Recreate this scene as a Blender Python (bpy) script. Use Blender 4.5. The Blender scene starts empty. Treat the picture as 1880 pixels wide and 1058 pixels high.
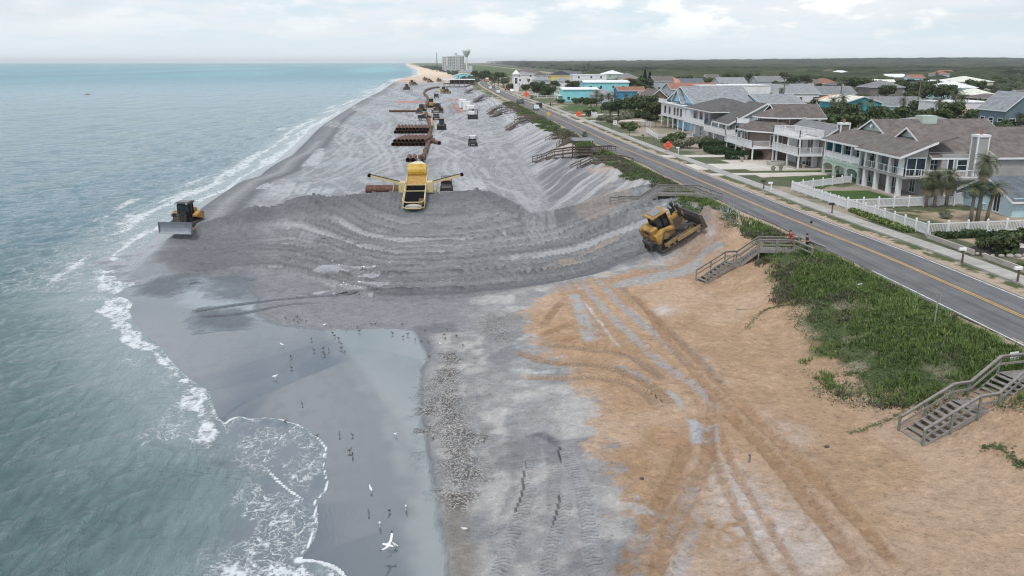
import bpy, bmesh, math, random
import numpy as np
from mathutils import Vector, Matrix, Euler
random.seed(7); RNG = np.random.RandomState(11)
R = math.radians; PI = math.pi
C = bpy.context.scene.collection
SC = bpy.context.scene

# ---------------------------------------------------------------- camera, sky, sun, exposure
HAZE = 0.00007
CZ = 21.5; F = 1483.0; PITCH = math.atan(415/1483); YAW = math.atan(105*math.cos(PITCH)/1483)
cd = bpy.data.cameras.new('camera'); cam = bpy.data.objects.new('camera', cd); C.objects.link(cam)
cam.location = (0, 0, CZ); cam.rotation_euler = (PI/2-PITCH, 0, -YAW)
cd.sensor_width = 36; cd.lens = F/1880*36; cd.clip_start = 0.5; cd.clip_end = 120000
SC.camera = cam
SC.view_settings.view_transform = 'Standard'; SC.view_settings.look = 'None'
SC.view_settings.exposure = 0.0; SC.view_settings.gamma = 1
SC.render.resolution_x = 1024; SC.render.resolution_y = 576
SC.cycles.max_bounces = 6; SC.cycles.diffuse_bounces = 2; SC.cycles.glossy_bounces = 3
SC.cycles.transparent_max_bounces = 8; SC.cycles.volume_bounces = 0
SC.cycles.use_denoising = True; SC.cycles.denoising_prefilter = 'ACCURATE'; SC.cycles.pixel_filter_type = 'BLACKMAN_HARRIS'; SC.cycles.filter_width = 1.15; SC.cycles.volume_step_rate = 1; SC.cycles.sample_clamp_indirect = 4; SC.cycles.sample_clamp_direct = 6

class G:
    """tiny node builder"""
    def __init__(s, tree): s.t = tree; s.N = tree.nodes; s.L = tree.links
    def __call__(s, typ, ins=None, **props):
        nd = s.N.new(typ)
        for k, v in props.items():
            if v is not None: setattr(nd, k, v)
        for k, v in (ins or {}).items():
            sock = nd.inputs[k]
            if isinstance(v, bpy.types.NodeSocket): s.L.new(v, sock)
            else: sock.default_value = v
        return nd
    def math(s, op, a, b=0.0, c=None, clamp=False):
        ins = {0: a, 1: b}
        if c is not None: ins[2] = c
        return s('ShaderNodeMath', ins, operation=op, use_clamp=clamp).outputs[0]
    def mix(s, f, a, b, mode='MIX'):
        nd = s('ShaderNodeMix', {0: f}, data_type='RGBA', blend_type=mode)
        for i, v in ((6, a), (7, b)):
            if isinstance(v, bpy.types.NodeSocket): s.L.new(v, nd.inputs[i])
            else: nd.inputs[i].default_value = tuple(v)+(1,) if len(v) == 3 else v
        return nd.outputs[2]
    def noise(s, vec, scale, detail=4, rough=0.55, dist=0.0, dim='3D'):
        nd = s('ShaderNodeTexNoise', {'Scale': scale, 'Detail': detail, 'Roughness': rough, 'Distortion': dist}, noise_dimensions=dim)
        if vec is not None: s.L.new(vec, nd.inputs['Vector'])
        return nd.outputs['Fac']
    def ramp(s, f, lo, hi, a=0.0, b=1.0):
        return s('ShaderNodeMapRange', {0: f, 1: lo, 2: hi, 3: a, 4: b}, interpolation_type='SMOOTHSTEP').outputs[0]
    def scale(s, vec, v, rot=0.0):
        nd = s('ShaderNodeMapping'); s.L.new(vec, nd.inputs[0]); nd.inputs[3].default_value = v; nd.inputs[2].default_value = (0, 0, rot)
        return nd.outputs[0]

SUN_EL, SUN_AZ = R(58), R(205)          # azimuth measured from +Y clockwise
w = bpy.data.worlds.new('World'); SC.world = w; w.use_nodes = True
g = G(w.node_tree); w.node_tree.nodes.clear()
sky = g('ShaderNodeTexSky', sky_type='NISHITA', sun_disc=False)
sky.sun_elevation = SUN_EL; sky.sun_rotation = SUN_AZ; sky.air_density = 1.0; sky.dust_density = 2.0
tc = g('ShaderNodeTexCoord').outputs['Generated']
sx = g('ShaderNodeSeparateXYZ', {0: tc})
el = g.math('MAXIMUM', sx.outputs[2], 0.0)
den = g.math('ADD', el, 0.10)
cu = g('ShaderNodeCombineXYZ', {0: g.math('DIVIDE', sx.outputs[0], den), 1: g.math('DIVIDE', sx.outputs[1], den), 2: 0.0}).outputs[0]
n1 = g.noise(g.scale(cu, (1, 1, 1)), 0.55, 3, 0.5, 0.3)
n2 = g.noise(g.scale(cu, (1.0, 1.0, 1)), 2.1, 8, 0.58, 0.15)
# small cumulus puffs seen edge on: use direction with stretched horizontal axis
az = g('ShaderNodeMath', {0: sx.outputs[0], 1: sx.outputs[1]}, operation='ARCTAN2').outputs[0]
pv = g('ShaderNodeCombineXYZ', {0: g.math('MULTIPLY', az, 1.0), 1: g.math('MULTIPLY', sx.outputs[2], 2.9), 2: 0.3}).outputs[0]
n3 = g.noise(pv, 13.0, 8, 0.6, 0.0)
n4 = g.noise(g.scale(pv, (1, 1.3, 1)), 3.5, 3, 0.5)
side = g.ramp(az, -0.35, 0.45, 0.0, 1.0)
hgt = g.ramp(sx.outputs[2], 0.012, 0.055, 0.0, 1.0)
puff = g.math('MULTIPLY', g.ramp(n3, 0.47, 0.63), g.math('MULTIPLY', hgt, g.math('MULTIPLY_ADD', side, 0.75, 0.25)))
veil = g.ramp(g.math('ADD', g.math('MULTIPLY', n1, 0.6), g.math('MULTIPLY', n2, 0.4)), 0.36, 0.6)
thin = g.mix(veil, (6.8, 8.5, 9.6), (9.3, 9.5, 10.0))
n5 = g.noise(cu, 1.25, 5, 0.55, 0.4)
hi_c = g.mix(g.ramp(n5, 0.42, 0.58), (3.2, 4.5, 6.1), (12.8, 12.7, 13.0))
thin = g.mix(g.ramp(sx.outputs[2], 0.14, 0.42), thin, hi_c)
hor = g.ramp(sx.outputs[2], -0.02, 0.10)
thin2 = g.mix(hor, (8.6, 9.6, 10.1), thin)
lumps = g.mix(puff, thin2, (12.2, 12.1, 12.0))
under = g.math('MULTIPLY', g.ramp(n4, 0.45, 0.62), g.math('MULTIPLY', hgt, 0.35))
cl = g.mix(under, lumps, (6.6, 7.2, 7.9))
allc = g.mix(0.90, sky.outputs[0], cl)
bg = g('ShaderNodeBackground', {0: allc, 1: 0.1})
ow = g('ShaderNodeOutputWorld'); w.node_tree.links.new(bg.outputs[0], ow.inputs[0])
sd = bpy.data.lights.new('sun', 'SUN'); sd.energy = 2.0; sd.angle = R(10); sd.color = (1, 0.96, 0.9)
sun = bpy.data.objects.new('sun', sd); C.objects.link(sun)
sun.rotation_euler = Euler((PI/2-SUN_EL, 0, -SUN_AZ+PI), 'XYZ')

# ---------------------------------------------------------------- helpers
def P(u, v, z=0.0):
    """world point at height z of a sight line of the surveyed photograph"""
    a = (u-940)/F; b = -(v-529)/F
    x = a; y = math.cos(PITCH)+b*math.sin(PITCH); zz = -math.sin(PITCH)+b*math.cos(PITCH)
    t = (z-CZ)/zz; x *= t; y *= t
    return (x*math.cos(YAW)+y*math.sin(YAW), -x*math.sin(YAW)+y*math.cos(YAW))
def PL(pts, z): return np.array([P(u, v, z) for u, v in pts])
def crop(s, ox, oy, l): return [(ox+a/s, oy+b/s) for a, b in l]

def tag(o, label=None, cat=None, group=None, kind=None):
    if label: o['label'] = label
    if cat: o['category'] = cat
    if group: o['group'] = group
    if kind: o['kind'] = kind
    return o
def thing(name, label, cat, loc=(0, 0, 0), rz=0.0, group=None):
    o = bpy.data.objects.new(name, None); C.objects.link(o); o.location = loc
    o.rotation_euler = (0, 0, rz) if not isinstance(rz, (tuple, list)) else rz
    o.empty_display_size = 0.3
    return tag(o, label, cat, group)
def copy_tree(o, parent=None):
    c = o.copy(); C.objects.link(c)
    if parent: c.parent = parent
    for ch in [x for x in C.objects if x.parent == o]: copy_tree(ch, c)
    return c
KIDS = {}
def dup(root, loc, rz=None, label=None, group=None, scale=None):
    def rec(o, par):
        c = o.copy(); C.objects.link(c)
        if par is not None: c.parent = par
        KIDS[c.name] = []
        for ch in KIDS.get(o.name, []): KIDS[c.name].append(rec(ch, c))
        return c
    r = rec(root, None); r.location = loc
    if rz is not None: r.rotation_euler = (0, 0, rz) if not isinstance(rz, (tuple, list)) else rz
    if label: r['label'] = label
    if group: r['group'] = group
    if scale is not None: r.scale = (scale,)*3 if not isinstance(scale, (tuple, list)) else scale
    return r

class MB:
    def __init__(s): s.v = []; s.f = []; s.m = []; s.mi = 0
    def face(s, pts):
        b = len(s.v); s.v += [tuple(p) for p in pts]; s.f.append(tuple(range(b, b+len(pts)))); s.m.append(s.mi)
    def add(s, vs, fs):
        b = len(s.v); s.v += [tuple(p) for p in vs]
        for f in fs: s.f.append(tuple(b+i for i in f)); s.m.append(s.mi)
        return s
    def box(s, x0, y0, z0, x1, y1, z1):
        if x0 > x1: x0, x1 = x1, x0
        if y0 > y1: y0, y1 = y1, y0
        if z0 > z1: z0, z1 = z1, z0
        return s.add([(x0,y0,z0),(x1,y0,z0),(x1,y1,z0),(x0,y1,z0),(x0,y0,z1),(x1,y0,z1),(x1,y1,z1),(x0,y1,z1)],
              [(0,3,2,1),(4,5,6,7),(0,1,5,4),(1,2,6,5),(2,3,7,6),(3,0,4,7)])
    def bbox(s, x0, y0, z0, x1, y1, z1, b=0.03):
        """box with chamfered edges"""
        vs = []
        for z, bb in ((z0, b), (z0+b, 0), (z1-b, 0), (z1, b)):
            a0, a1, c0, c1 = x0+bb, x1-bb, y0+bb, y1-bb; k = b if bb == 0 else 0
            vs += [(a0+k,c0,z),(a1-k,c0,z),(a1,c0+k,z),(a1,c1-k,z),(a1-k,c1,z),(a0+k,c1,z),(a0,c1-k,z),(a0,c0+k,z)]
        fs = [tuple(range(7,-1,-1)), tuple(range(24,32))]
        for l in range(3):
            for i in range(8):
                j = (i+1) % 8; fs.append((l*8+i, l*8+j, l*8+8+j, l*8+8+i))
        return s.add(vs, fs)
    def bar(s, p, q, w, h=None, up=(0,0,1)):
        h = h or w; p = Vector(p); q = Vector(q); d = (q-p)
        if d.length < 1e-6: return s
        d.normalize(); u = Vector(up)
        if abs(d.dot(u)) > 0.98: u = Vector((1,0,0))
        a = d.cross(u).normalized(); b = a.cross(d).normalized()
        vs = []
        for c in (p, q):
            for i, j in ((-1,-1),(1,-1),(1,1),(-1,1)): vs.append(c+a*(i*w/2)+b*(j*h/2))
        return s.add(vs, [(0,1,2,3),(7,6,5,4),(0,4,5,1),(1,5,6,2),(2,6,7,3),(3,7,4,0)])
    def tube(s, path, r, n=8, cap=True):
        path = [Vector(p) for p in path]; rr = r if isinstance(r, (list, tuple)) else [r]*len(path)
        b = len(s.v); prev = None
        for k, p in enumerate(path):
            d = (path[min(k+1, len(path)-1)]-path[max(k-1, 0)]).normalized()
            if prev is None:
                u = Vector((0,0,1)) if abs(d.z) < 0.9 else Vector((1,0,0)); a = d.cross(u).normalized()
            else: a = (prev-d*prev.dot(d)).normalized()
            prev = a; c = d.cross(a)
            for i in range(n):
                t = 2*PI*i/n; s.v.append(tuple(p+(a*math.cos(t)+c*math.sin(t))*rr[k]))
        for k in range(len(path)-1):
            for i in range(n):
                j = (i+1) % n; s.f.append((b+k*n+i, b+k*n+j, b+(k+1)*n+j, b+(k+1)*n+i)); s.m.append(s.mi)
        if cap:
            s.f.append(tuple(b+i for i in range(n-1,-1,-1))); s.m.append(s.mi)
            e = b+(len(path)-1)*n; s.f.append(tuple(e+i for i in range(n))); s.m.append(s.mi)
        return s
    def cyl(s, p, q, r, n=12): return s.tube([p, q], r, n)
    def prism(s, pts, z0, z1):
        n = len(pts)
        return s.add([(x,y,z0) for x,y in pts]+[(x,y,z1) for x,y in pts],
              [tuple(range(n-1,-1,-1)), tuple(range(n,2*n))]+[(i,(i+1)%n,n+(i+1)%n,n+i) for i in range(n)])
    def extr(s, prof, axis, a0, a1):
        """extrude a profile [(p,q)...] along axis 'x' (prof = y,z) or 'y' (prof = x,z)"""
        n = len(prof)
        mk = (lambda t, p, q: (t,p,q)) if axis == 'x' else (lambda t, p, q: (p,t,q))
        return s.add([mk(a0,p,q) for p,q in prof]+[mk(a1,p,q) for p,q in prof],
              [tuple(range(n-1,-1,-1)), tuple(range(n,2*n))]+[(i,(i+1)%n,n+(i+1)%n,n+i) for i in range(n)])
    def sphere(s, c, r, nu=10, nv=6, sq=(1,1,1)):
        vs = [(c[0],c[1],c[2]+r*sq[2])]
        for j in range(1, nv):
            t = PI*j/nv
            for i in range(nu):
                a = 2*PI*i/nu; vs.append((c[0]+r*sq[0]*math.sin(t)*math.cos(a), c[1]+r*sq[1]*math.sin(t)*math.sin(a), c[2]+r*sq[2]*math.cos(t)))
        vs.append((c[0],c[1],c[2]-r*sq[2])); fs = []
        for i in range(nu): fs.append((0,1+i,1+(i+1)%nu))
        for j in range(nv-2):
            for i in range(nu): fs.append((1+j*nu+i,1+(j+1)*nu+i,1+(j+1)*nu+(i+1)%nu,1+j*nu+(i+1)%nu))
        e = len(vs)-1; o = 1+(nv-2)*nu
        for i in range(nu): fs.append((e,o+(i+1)%nu,o+i))
        return s.add(vs, fs)
    def mesh(s, name, mats, smooth=False):
        me = bpy.data.meshes.new(name); me.from_pydata(s.v, [], s.f)
        for m in (mats if isinstance(mats, (list, tuple)) else [mats]): me.materials.append(m)
        if any(s.m): me.polygons.foreach_set('material_index', s.m)
        if smooth: me.polygons.foreach_set('use_smooth', [True]*len(s.f))
        me.update(); return me
    def build(s, name, mats, parent=None, loc=(0,0,0), smooth=False, rz=0.0):
        o = bpy.data.objects.new(name, s.mesh(name, mats, smooth)); C.objects.link(o); o.location = loc
        if rz: o.rotation_euler = (0,0,rz)
        if parent is not None:
            o.parent = parent; KIDS.setdefault(parent.name, []).append(o)
        return o

# materials -------------------------------------------------------
MATS = {}
def pmat(name, col, rough=0.6, metal=0.0, var=0.12, vscale=3.0, bump=0.0, bscale=20.0, spec=None, coord='Object', lines=None, linedepth=0.25, emit=None):
    """principled material; var = gentle blotchy change of the real colour; lines=(axis,spacing) = boards / clapboard grooves"""
    m = bpy.data.materials.new(name); m.use_nodes = True; t = m.node_tree; t.nodes.clear(); g = G(t)
    out = g('ShaderNodeOutputMaterial'); b = g('ShaderNodeBsdfPrincipled', {'Roughness': rough, 'Metallic': metal})
    if spec is not None: b.inputs['Specular IOR Level'].default_value = spec
    t.links.new(b.outputs[0], out.inputs[0])
    tc = g('ShaderNodeTexCoord').outputs[coord]
    info = g('ShaderNodeObjectInfo').outputs['Random']
    off = g('ShaderNodeVectorMath', {0: tc, 1: g('ShaderNodeCombineXYZ', {0: g.math('MULTIPLY', info, 37.0), 1: 0.0, 2: 0.0}).outputs[0]}, operation='ADD').outputs[0]
    n = g.noise(off, vscale, 5, 0.6)
    n2 = g.noise(off, vscale*6, 3, 0.6)
    f = g.ramp(g.math('ADD', g.math('MULTIPLY', n, 0.7), g.math('MULTIPLY', n2, 0.3)), 0.3, 0.7)
    lo = tuple(max(0, c*(1-var)) for c in col); hi = tuple(min(1, c*(1+var*0.8)) for c in col)
    colr = g.mix(f, lo, hi); h = None
    if lines:
        s3 = g('ShaderNodeSeparateXYZ', {0: tc}).outputs[lines[0]]
        fr = g.math('FRACT', g.math('DIVIDE', s3, lines[1]))
        ln = g.ramp(fr, 0.0, 0.16, 0.0, 1.0)
        colr = g.mix(g.math('MULTIPLY', g.math('SUBTRACT', 1.0, ln), linedepth), colr, tuple(c*0.35 for c in col)); h = ln
    t.links.new(colr, b.inputs['Base Color'])
    if bump or lines:
        hh = g.noise(off, bscale, 4, 0.6)
        if h is not None: hh = g.math('ADD', hh, h) if bump else h
        bn = g('ShaderNodeBump', {'Strength': bump or 0.4, 'Distance': 0.03, 'Height': hh}); t.links.new(bn.outputs[0], b.inputs['Normal'])
    if emit: b.inputs['Emission Color'].default_value = (*emit[0], 1); b.inputs['Emission Strength'].default_value = emit[1]
    MATS[name] = m; return m

# numpy value noise
def _h(ix, iy, seed):
    with np.errstate(over='ignore'):
        h = (ix.astype(np.int64)*374761393+iy.astype(np.int64)*668265263+seed*1442695041) & 0xFFFFFFFF
        h = ((h ^ (h >> 13))*1274126177) & 0xFFFFFFFF
        h = (h ^ (h >> 16)) & 0xFFFF
    return h/65535.0
def vn(x, y, seed=0):
    xi = np.floor(x); yi = np.floor(y); fx = x-xi; fy = y-yi
    fx = fx*fx*fx*(fx*(fx*6-15)+10); fy = fy*fy*fy*(fy*(fy*6-15)+10)
    a = _h(xi, yi, seed); b = _h(xi+1, yi, seed); c = _h(xi, yi+1, seed); d = _h(xi+1, yi+1, seed)
    return (a+(b-a)*fx)+(c+(d-c)*fx-(a+(b-a)*fx))*fy
def fbm(x, y, o=4, seed=0, rough=0.5):
    s = 0; a = 1; t = 0
    for i in range(o): s = s+a*vn(x*2**i+i*17.3, y*2**i-i*9.1, seed+i); t += a; a *= rough
    return s/t
def sstep(a, b, x):
    t = np.clip((x-a)/(b-a), 0, 1); return t*t*(3-2*t)
def smooth(pts, n=6):
    p = np.array(pts, float); q = np.vstack([2*p[0]-p[1], p, 2*p[-1]-p[-2]]); out = []
    for i in range(1, len(q)-2):
        for k in range(n):
            t = k/n; a, b, c, d = q[i-1], q[i], q[i+1], q[i+2]
            out.append(0.5*((2*b)+(-a+c)*t+(2*a-5*b+4*c-d)*t*t+(-a+3*b-3*c+d)*t**3))
    out.append(q[-2]); return np.array(out)
def pdist(X, Y, pts):
    """distance, signed lateral (left +) and arclength to a polyline, for arrays X, Y"""
    D = np.full(X.shape, 1e9); S = np.zeros(X.shape); L = np.zeros(X.shape); acc = 0.0
    for (x0, y0), (x1, y1) in zip(pts[:-1], pts[1:]):
        dx, dy = x1-x0, y1-y0; l2 = dx*dx+dy*dy; l = math.sqrt(l2)
        if l < 1e-6: continue
        t = np.clip(((X-x0)*dx+(Y-y0)*dy)/l2, 0, 1)
        ex = X-(x0+t*dx); ey = Y-(y0+t*dy); d = np.hypot(ex, ey); m = d < D
        lat = (dx*ey-dy*ex)/l
        D = np.where(m, d, D); S = np.where(m, acc+t*l, S); L = np.where(m, np.where(np.abs(lat) > 0, np.sign(lat)*d, d), L); acc += l
    return D, L, S
def inpoly(X, Y, pts):
    r = np.zeros(X.shape, bool); n = len(pts); j = n-1
    for i in range(n):
        xi, yi = pts[i]; xj, yj = pts[j]
        if yi != yj:
            c = ((yi > Y) != (yj > Y)) & (X < (xj-xi)*(Y-yi)/(yj-yi)+xi); r ^= c
        j = i
    return r
def sdpoly(X, Y, pts):
    """signed distance to a polygon, positive inside"""
    pts = np.array(pts); D, _, _ = pdist(X, Y, np.vstack([pts, pts[:1]]))
    return np.where(inpoly(X, Y, pts), D, -D)
# ---------------------------------------------------------------- the lie of the land
ROADX = np.array([(0,37.7),(40,37.7),(64,37.5),(78,36.6),(92,35.8),(109,35.2),(121,34.7),(138,34.1),(170,32.7),(245,31.2),(316,29.6),(400,26.4),(493,24.4),(556,23.2),(620,22.5),(690,23.5),(760,29),(830,39),(900,53),(1000,76),(1300,150),(30000,7000)], float)
_rs = smooth(ROADX[:-2], 8)
def roadx(y): return np.interp(y, _rs[:, 1], _rs[:, 0]) if False else np.interp(y, _ry, _rx)
_rs = smooth([(b, a) for a, b in ROADX[:-1].tolist()], 8); _ry = _rs[:, 1]; _rx = _rs[:, 0]
RZ = 5.0
SH_PX = [(700,1200),(660,1100),(630,1050),(618,1040),(600,1033),(575,1028),(552,1026),(566,1008),(576,990),(584,960),(582,925),(592,912),(601,901),(605,878),(597,860),(603,825),(594,810),(584,802),(568,788),(549,779),(520,770),(490,767),(460,768),(438,764),(424,768),(414,776),(402,770),(396,756),(391,744),(385,720),(370,708),(350,697),(327,674),(312,660),(300,641),(280,625),(257,609),(242,586),(238,570),(245,554),(228,547),(210,542),(230,530),(248,519),(228,517),(207,515),(216,502),(228,487),(250,465),(277,440),(300,418),(340,390),(380,364),(410,355),(433,346),(444,336),(455,326),(475,315),(496,306),(510,295),(518,287),(540,268),(557,251),(574,237),(595,224),(615,212),(643,195),(670,182),(690,172),(702,164),(715,155),(735,147),(755,143),(776,139.5)]
SHORE = np.vstack([PL(SH_PX, 0.0), [(-52,1250),(-75,1700),(-105,2400),(-152,3137),(-330,6000),(-1700,30000)]])
SEAPOLY = np.vstack([SHORE, [(-40000,30000),(-40000,-40000),(-3,-40000),(-3,10)]])
XD = np.array([(-100,34),(20,33.5),(34,32.6),(40,31.8),(50,31.0),(60,31.2),(70,30.6),(78,29.8),(88,29.6),(102,28.8),(123,27.6),(157,26.6),(200,25.6),(273,23.6),(340,21.6),(400,19),(470,16),(523,14),(650,12),(760,12),(818,8),(1000,0),(1408,-16),(1851,-44),(2700,-100),(6000,-300),(30000,-1560)], float)
XG = np.array([(-100,40),(20,40),(34,35.5),(37,31.5),(39.5,28.4),(41.5,25.6),(44,23.8),(50,24.0),(54,25.2),(60,26.4),(66,26.6),(70,28.4),(76,29.6),(82,29.6),(88,29.4),(96,29.0)], float)
TT = np.array([(-60,78),(-34,79.3),(-28.8,79.9),(-24.6,81.8),(-19.2,82),(-15.3,79),(-11,73.5),(-7,70.5),(0.4,70.8),(8.2,73.4),(14,76.5),(24.7,79.6),(30,81)], float)
AA = np.array([(-60,95),(-28,95),(-21.7,95),(-9,97),(3.9,96.5),(8,96),(10.8,97),(18.8,103),(26,109),(32,112)], float)
CC = np.array([(-60,100),(-31,96),(-27,103),(-22,106),(-17.7,110),(-10.6,113),(-6,113),(5,112.5),(7.3,106),(9.2,99),(10.8,99.5),(18.8,105.5),(26,111.5),(32,115)], float)
CH = np.array([(-60,3.2),(-28,3.2),(-22,4.3),(-15,4.0),(-8,4.2),(4,4.3),(7,4.0),(9.5,3.25),(18,3.5),(26,4.6),(32,4.9)], float)
TFX = np.array([(80,10.5),(94,11),(119.6,13),(162,13.5),(273,15.5),(400,14),(523,10),(700,6),(1400,-20),(30000,-1580)], float)   # foot of the back dune
itp = lambda T, v: np.interp(v, T[:, 0], T[:, 1])

def land(X, Y):
    """height of the ground (metres above the sea); also returns fields used for colour"""
    ds = sdpoly(X, Y, SEAPOLY); d = -ds
    d = np.where(Y > 1300, np.maximum(d, -50), d)
    xd = itp(XD, Y); xr = roadx(Y)
    # beach in the foreground
    zn = np.clip(0.035*d, -1.5, 0.42)+0.10*sstep(-4, 1, X)+0.75*sstep(0, 9, X)+0.7*sstep(8, 23, X)
    # placed fill
    T = itp(TT, X); A = itp(AA, X); Cr = itp(CC, X); H = itp(CH, X)
    t = (Y-T)/(A-T); t2 = np.clip((Y-A)/np.maximum(Cr-A, 0.5), 0, 1)
    zf = np.where(t < 1, 0.75+0.75*np.clip(t, 0, 1), 1.5+(H-1.5)*(t2*t2*(3-2*t2)*0.4+t2*0.6))
    back = np.clip((Y-Cr)/6.0, 0, 1); zf = np.where(Y > Cr, H+(3.0-H)*back, zf)
    ramp = 1.0+np.clip((X-12)/16, 0, 1.1)*3.4
    wr = sstep(11, 17, X)*(1-sstep(100, 112, Y)); zf = np.where(Y < Cr, np.maximum(zf, ramp*wr+zf*(1-wr)), zf)
    lim = 3.0*sstep(0.3, 7.5, d)+0.02*d
    lim = np.where(Y > Cr, lim, lim+6*sstep(6, 9, d))
    zf = np.minimum(zf, lim)
    wt = sstep(-0.5, 1.6, Y-T)
    z = zn*(1-wt)+zf*wt
    # dune behind the beach
    xf = np.where(Y > 95, itp(TFX, Y), xd-9.0)
    k = np.clip((X-xf)/np.maximum(xd-xf, 1), 0, 1)
    k = np.where(Y > 95, k**1.1, k*k*(3-2*k))
    topz = 4.75
    z = z+(topz-z)*k
    kr = sstep(0, 1, (X-xd)/np.maximum(xr-4.6-xd, 0.5)); z = np.where(X > xd, topz+(RZ-0.02-topz)*kr, z)
    hump = np.where((X > xd-2) & (X < xr-5), (fbm(X*0.22, Y*0.22, 3, 40)-0.5)*1.3*np.clip((X-xd+2)/3, 0, 1)*np.clip((xr-5-X)/3, 0, 1), 0)
    z = z+hump
    z = np.where(d < 0, np.minimum(z, 0.05*d), z)
    z = np.where(X > xr+7.5, RZ+0.05+0.0*X, z)
    return z, dict(d=d, xd=xd, xr=xr, T=T, A=A, Cr=Cr, t=t, t2=t2, xf=xf, k=k, wt=wt)
def H1(x, y):
    z, _ = land(np.array([float(x)]), np.array([float(y)])); return float(z[0])

def spacing(a, b, f):
    out = [a]
    while out[-1] < b: out.append(out[-1]+f(out[-1]))
    return out
ys = spacing(16, 14000, lambda y: max(0.125, y*y/21000.0 if y < 900 else y*0.05))
xs = spacing(-43, 47, lambda x: 0.135)
xs = sorted([-x for x in spacing(43, 6000, lambda x: max(0.3, (x-43)*0.10))[1:]])+xs+spacing(xs[-1]+0.4, 13500, lambda x: max(0.4, (x-47)*0.05))
X, Y = np.meshgrid(np.array(xs), np.array(ys))
Z, f = land(X, Y)
d, xd, xr, T, A, Cr, t = f['d'], f['xd'], f['xr'], f['T'], f['A'], f['Cr'], f['t']
near = Y < 260
# ---- colours of the sands (own tones, with some reflection and shade painted in)
def mixc(Cc, m, col):
    m = np.clip(m, 0, 1)[..., None]; return Cc*(1-m)+np.array(col)*m
GREY = (0.235,0.24,0.252); DARK = (0.105,0.11,0.122); PALE = (0.43,0.43,0.445); TAN = (0.44,0.295,0.19); LTAN = (0.55,0.41,0.305)
big = fbm(X*0.12, Y*0.12, 4, 1); med = fbm(X*0.7, Y*0.7, 4, 5); fin = fbm(X*2.6, Y*2.6, 3, 9)
col = np.ones(X.shape+(3,))*np.array(GREY)
col *= (0.80+0.28*big+0.24*med)[..., None]
wet = np.zeros(X.shape); tan = np.zeros(X.shape)
frontm = f['wt']
# platform of new sand: swirled pale wheel marks
wx = fbm(X*0.09, Y*0.035, 3, 21)*9; wy = fbm(X*0.09+7, Y*0.035, 3, 23)*9
sw = np.abs(fbm(X*0.42+wx, Y*0.07+wy, 4, 25)-0.5)*2
sw2 = fbm(X*0.9+wy, Y*0.11+wx, 3, 27)
plat = sstep(0, 3, Y-Cr)*(X < xd)*sstep(9, 14, d)
col = mixc(col, plat*0.55, (0.30,0.305,0.32))
col = mixc(col, plat*(1-sstep(0.05, 0.22, sw))*0.55, PALE)
col = mixc(col, plat*sstep(0.58, 0.72, sw2)*0.7, (0.44,0.445,0.46))
col = mixc(col, plat*sstep(0.60, 0.72, big)*0.35, (0.20,0.215,0.235))
left = plat*(1-sstep(-24, -10, X))*sstep(0.45, 0.6, fbm(X*0.25, Y*0.09, 3, 29))
col = mixc(col, left*0.35, (0.38,0.42,0.45))
# wet strip along the water
ws = (1-sstep(3, 8.5+3*big, d))*frontm
col = mixc(col, ws*0.75, (0.13,0.14,0.155)); wet = np.maximum(wet, (1-sstep(2.2, 5.0+2*med, d))*frontm*0.9)
# haul track along the seaward edge
edge = np.exp(-((d-10.5)/0.9)**2)*frontm*(Y < 330); col = mixc(col, edge*0.7, (0.12,0.125,0.14))
edge = np.exp(-((d-8.2)/0.7)**2)*frontm*(Y < 200); col = mixc(col, edge*0.6, (0.36,0.365,0.38)); 
# slope of the back dune: push marks running up it
ang = (Y-110)-(X-14)*2.6-6*fbm(X*0.1, Y*0.02, 2, 3)
slope = sstep(96, 106, Y-(X-10)*0.5)*sstep(-1.5, 1.5, X-f['xf'])*(X < xd+0.5)*(Y < 700)
st = fbm(ang*0.42, X*0.10, 3, 33); st2 = fbm(ang*1.3, X*0.2, 2, 35)
stm = sstep(0.46, 0.58, 0.65*st+0.35*st2)
col = mixc(col, slope*0.8, (0.27,0.272,0.285)); col = mixc(col, slope*stm*0.9, (0.47,0.465,0.48))
col = mixc(col, slope*(1-sstep(0.36, 0.44, st))*0.6, (0.15,0.155,0.17))
Z = Z+np.where(near, slope*(st-0.5)*0.55, 0)
topb = sstep(0.45, 0.75, f['k'])*slope; col = mixc(col, topb*0.5*sstep(0.35, 0.6, med), (0.50,0.47,0.455))
warm = slope*sstep(0.52, 0.66, fbm(X*0.16, Y*0.06, 3, 41))*sstep(0.35, 0.75, f['k']); col = mixc(col, warm*0.45, (0.52,0.38,0.30))
# fill in front: arcs of dozer passes
T2 = (Y-T)/(A-T); inarc = sstep(-0.02, 0.04, T2)*(X < 29)*(Y < Cr+0.3)
tcw = (Y-T)*(1-0.12*sstep(8, 26, X))+2.2*(fbm(X*0.045, Y*0.02, 2, 49)-0.5)+0.25*(med-0.5)
def passes(width, seed, jit=1.0):
    q = tcw/width+0.35*jit*(fbm(X*0.03+seed, X*0+seed, 2, seed)-0.5)*2; i = np.floor(q); fq = q-i
    seg = np.floor(X*0.045+_h(i, i*0, seed)*7+0.6*(fbm(X*0.06, i*1.7, 2, seed+3)-0.5)); a = _h(i, seg, seed+1); b = _h(i, seg+1, seed+1); fx = X*0.045+_h(i, i*0, seed)*7; fx = np.clip((fx-np.floor(fx)-0.75)/0.25, 0, 1)
    return a+(b-a)*fx, fq, i
pa_, pf, pi_ = passes(2.7, 401); pb_, pg, _ = passes(0.95, 431)
ar = 0.62*pa_+0.38*pb_; berm = np.exp(-((pf-0.06)/0.05)**2)+0.55*np.exp(-((pg-0.10)/0.10)**2)*(pb_ > .45)
ac = np.ones(X.shape+(3,))*np.array((0.25,0.253,0.262))*(0.82+0.3*med)[..., None]
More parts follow.
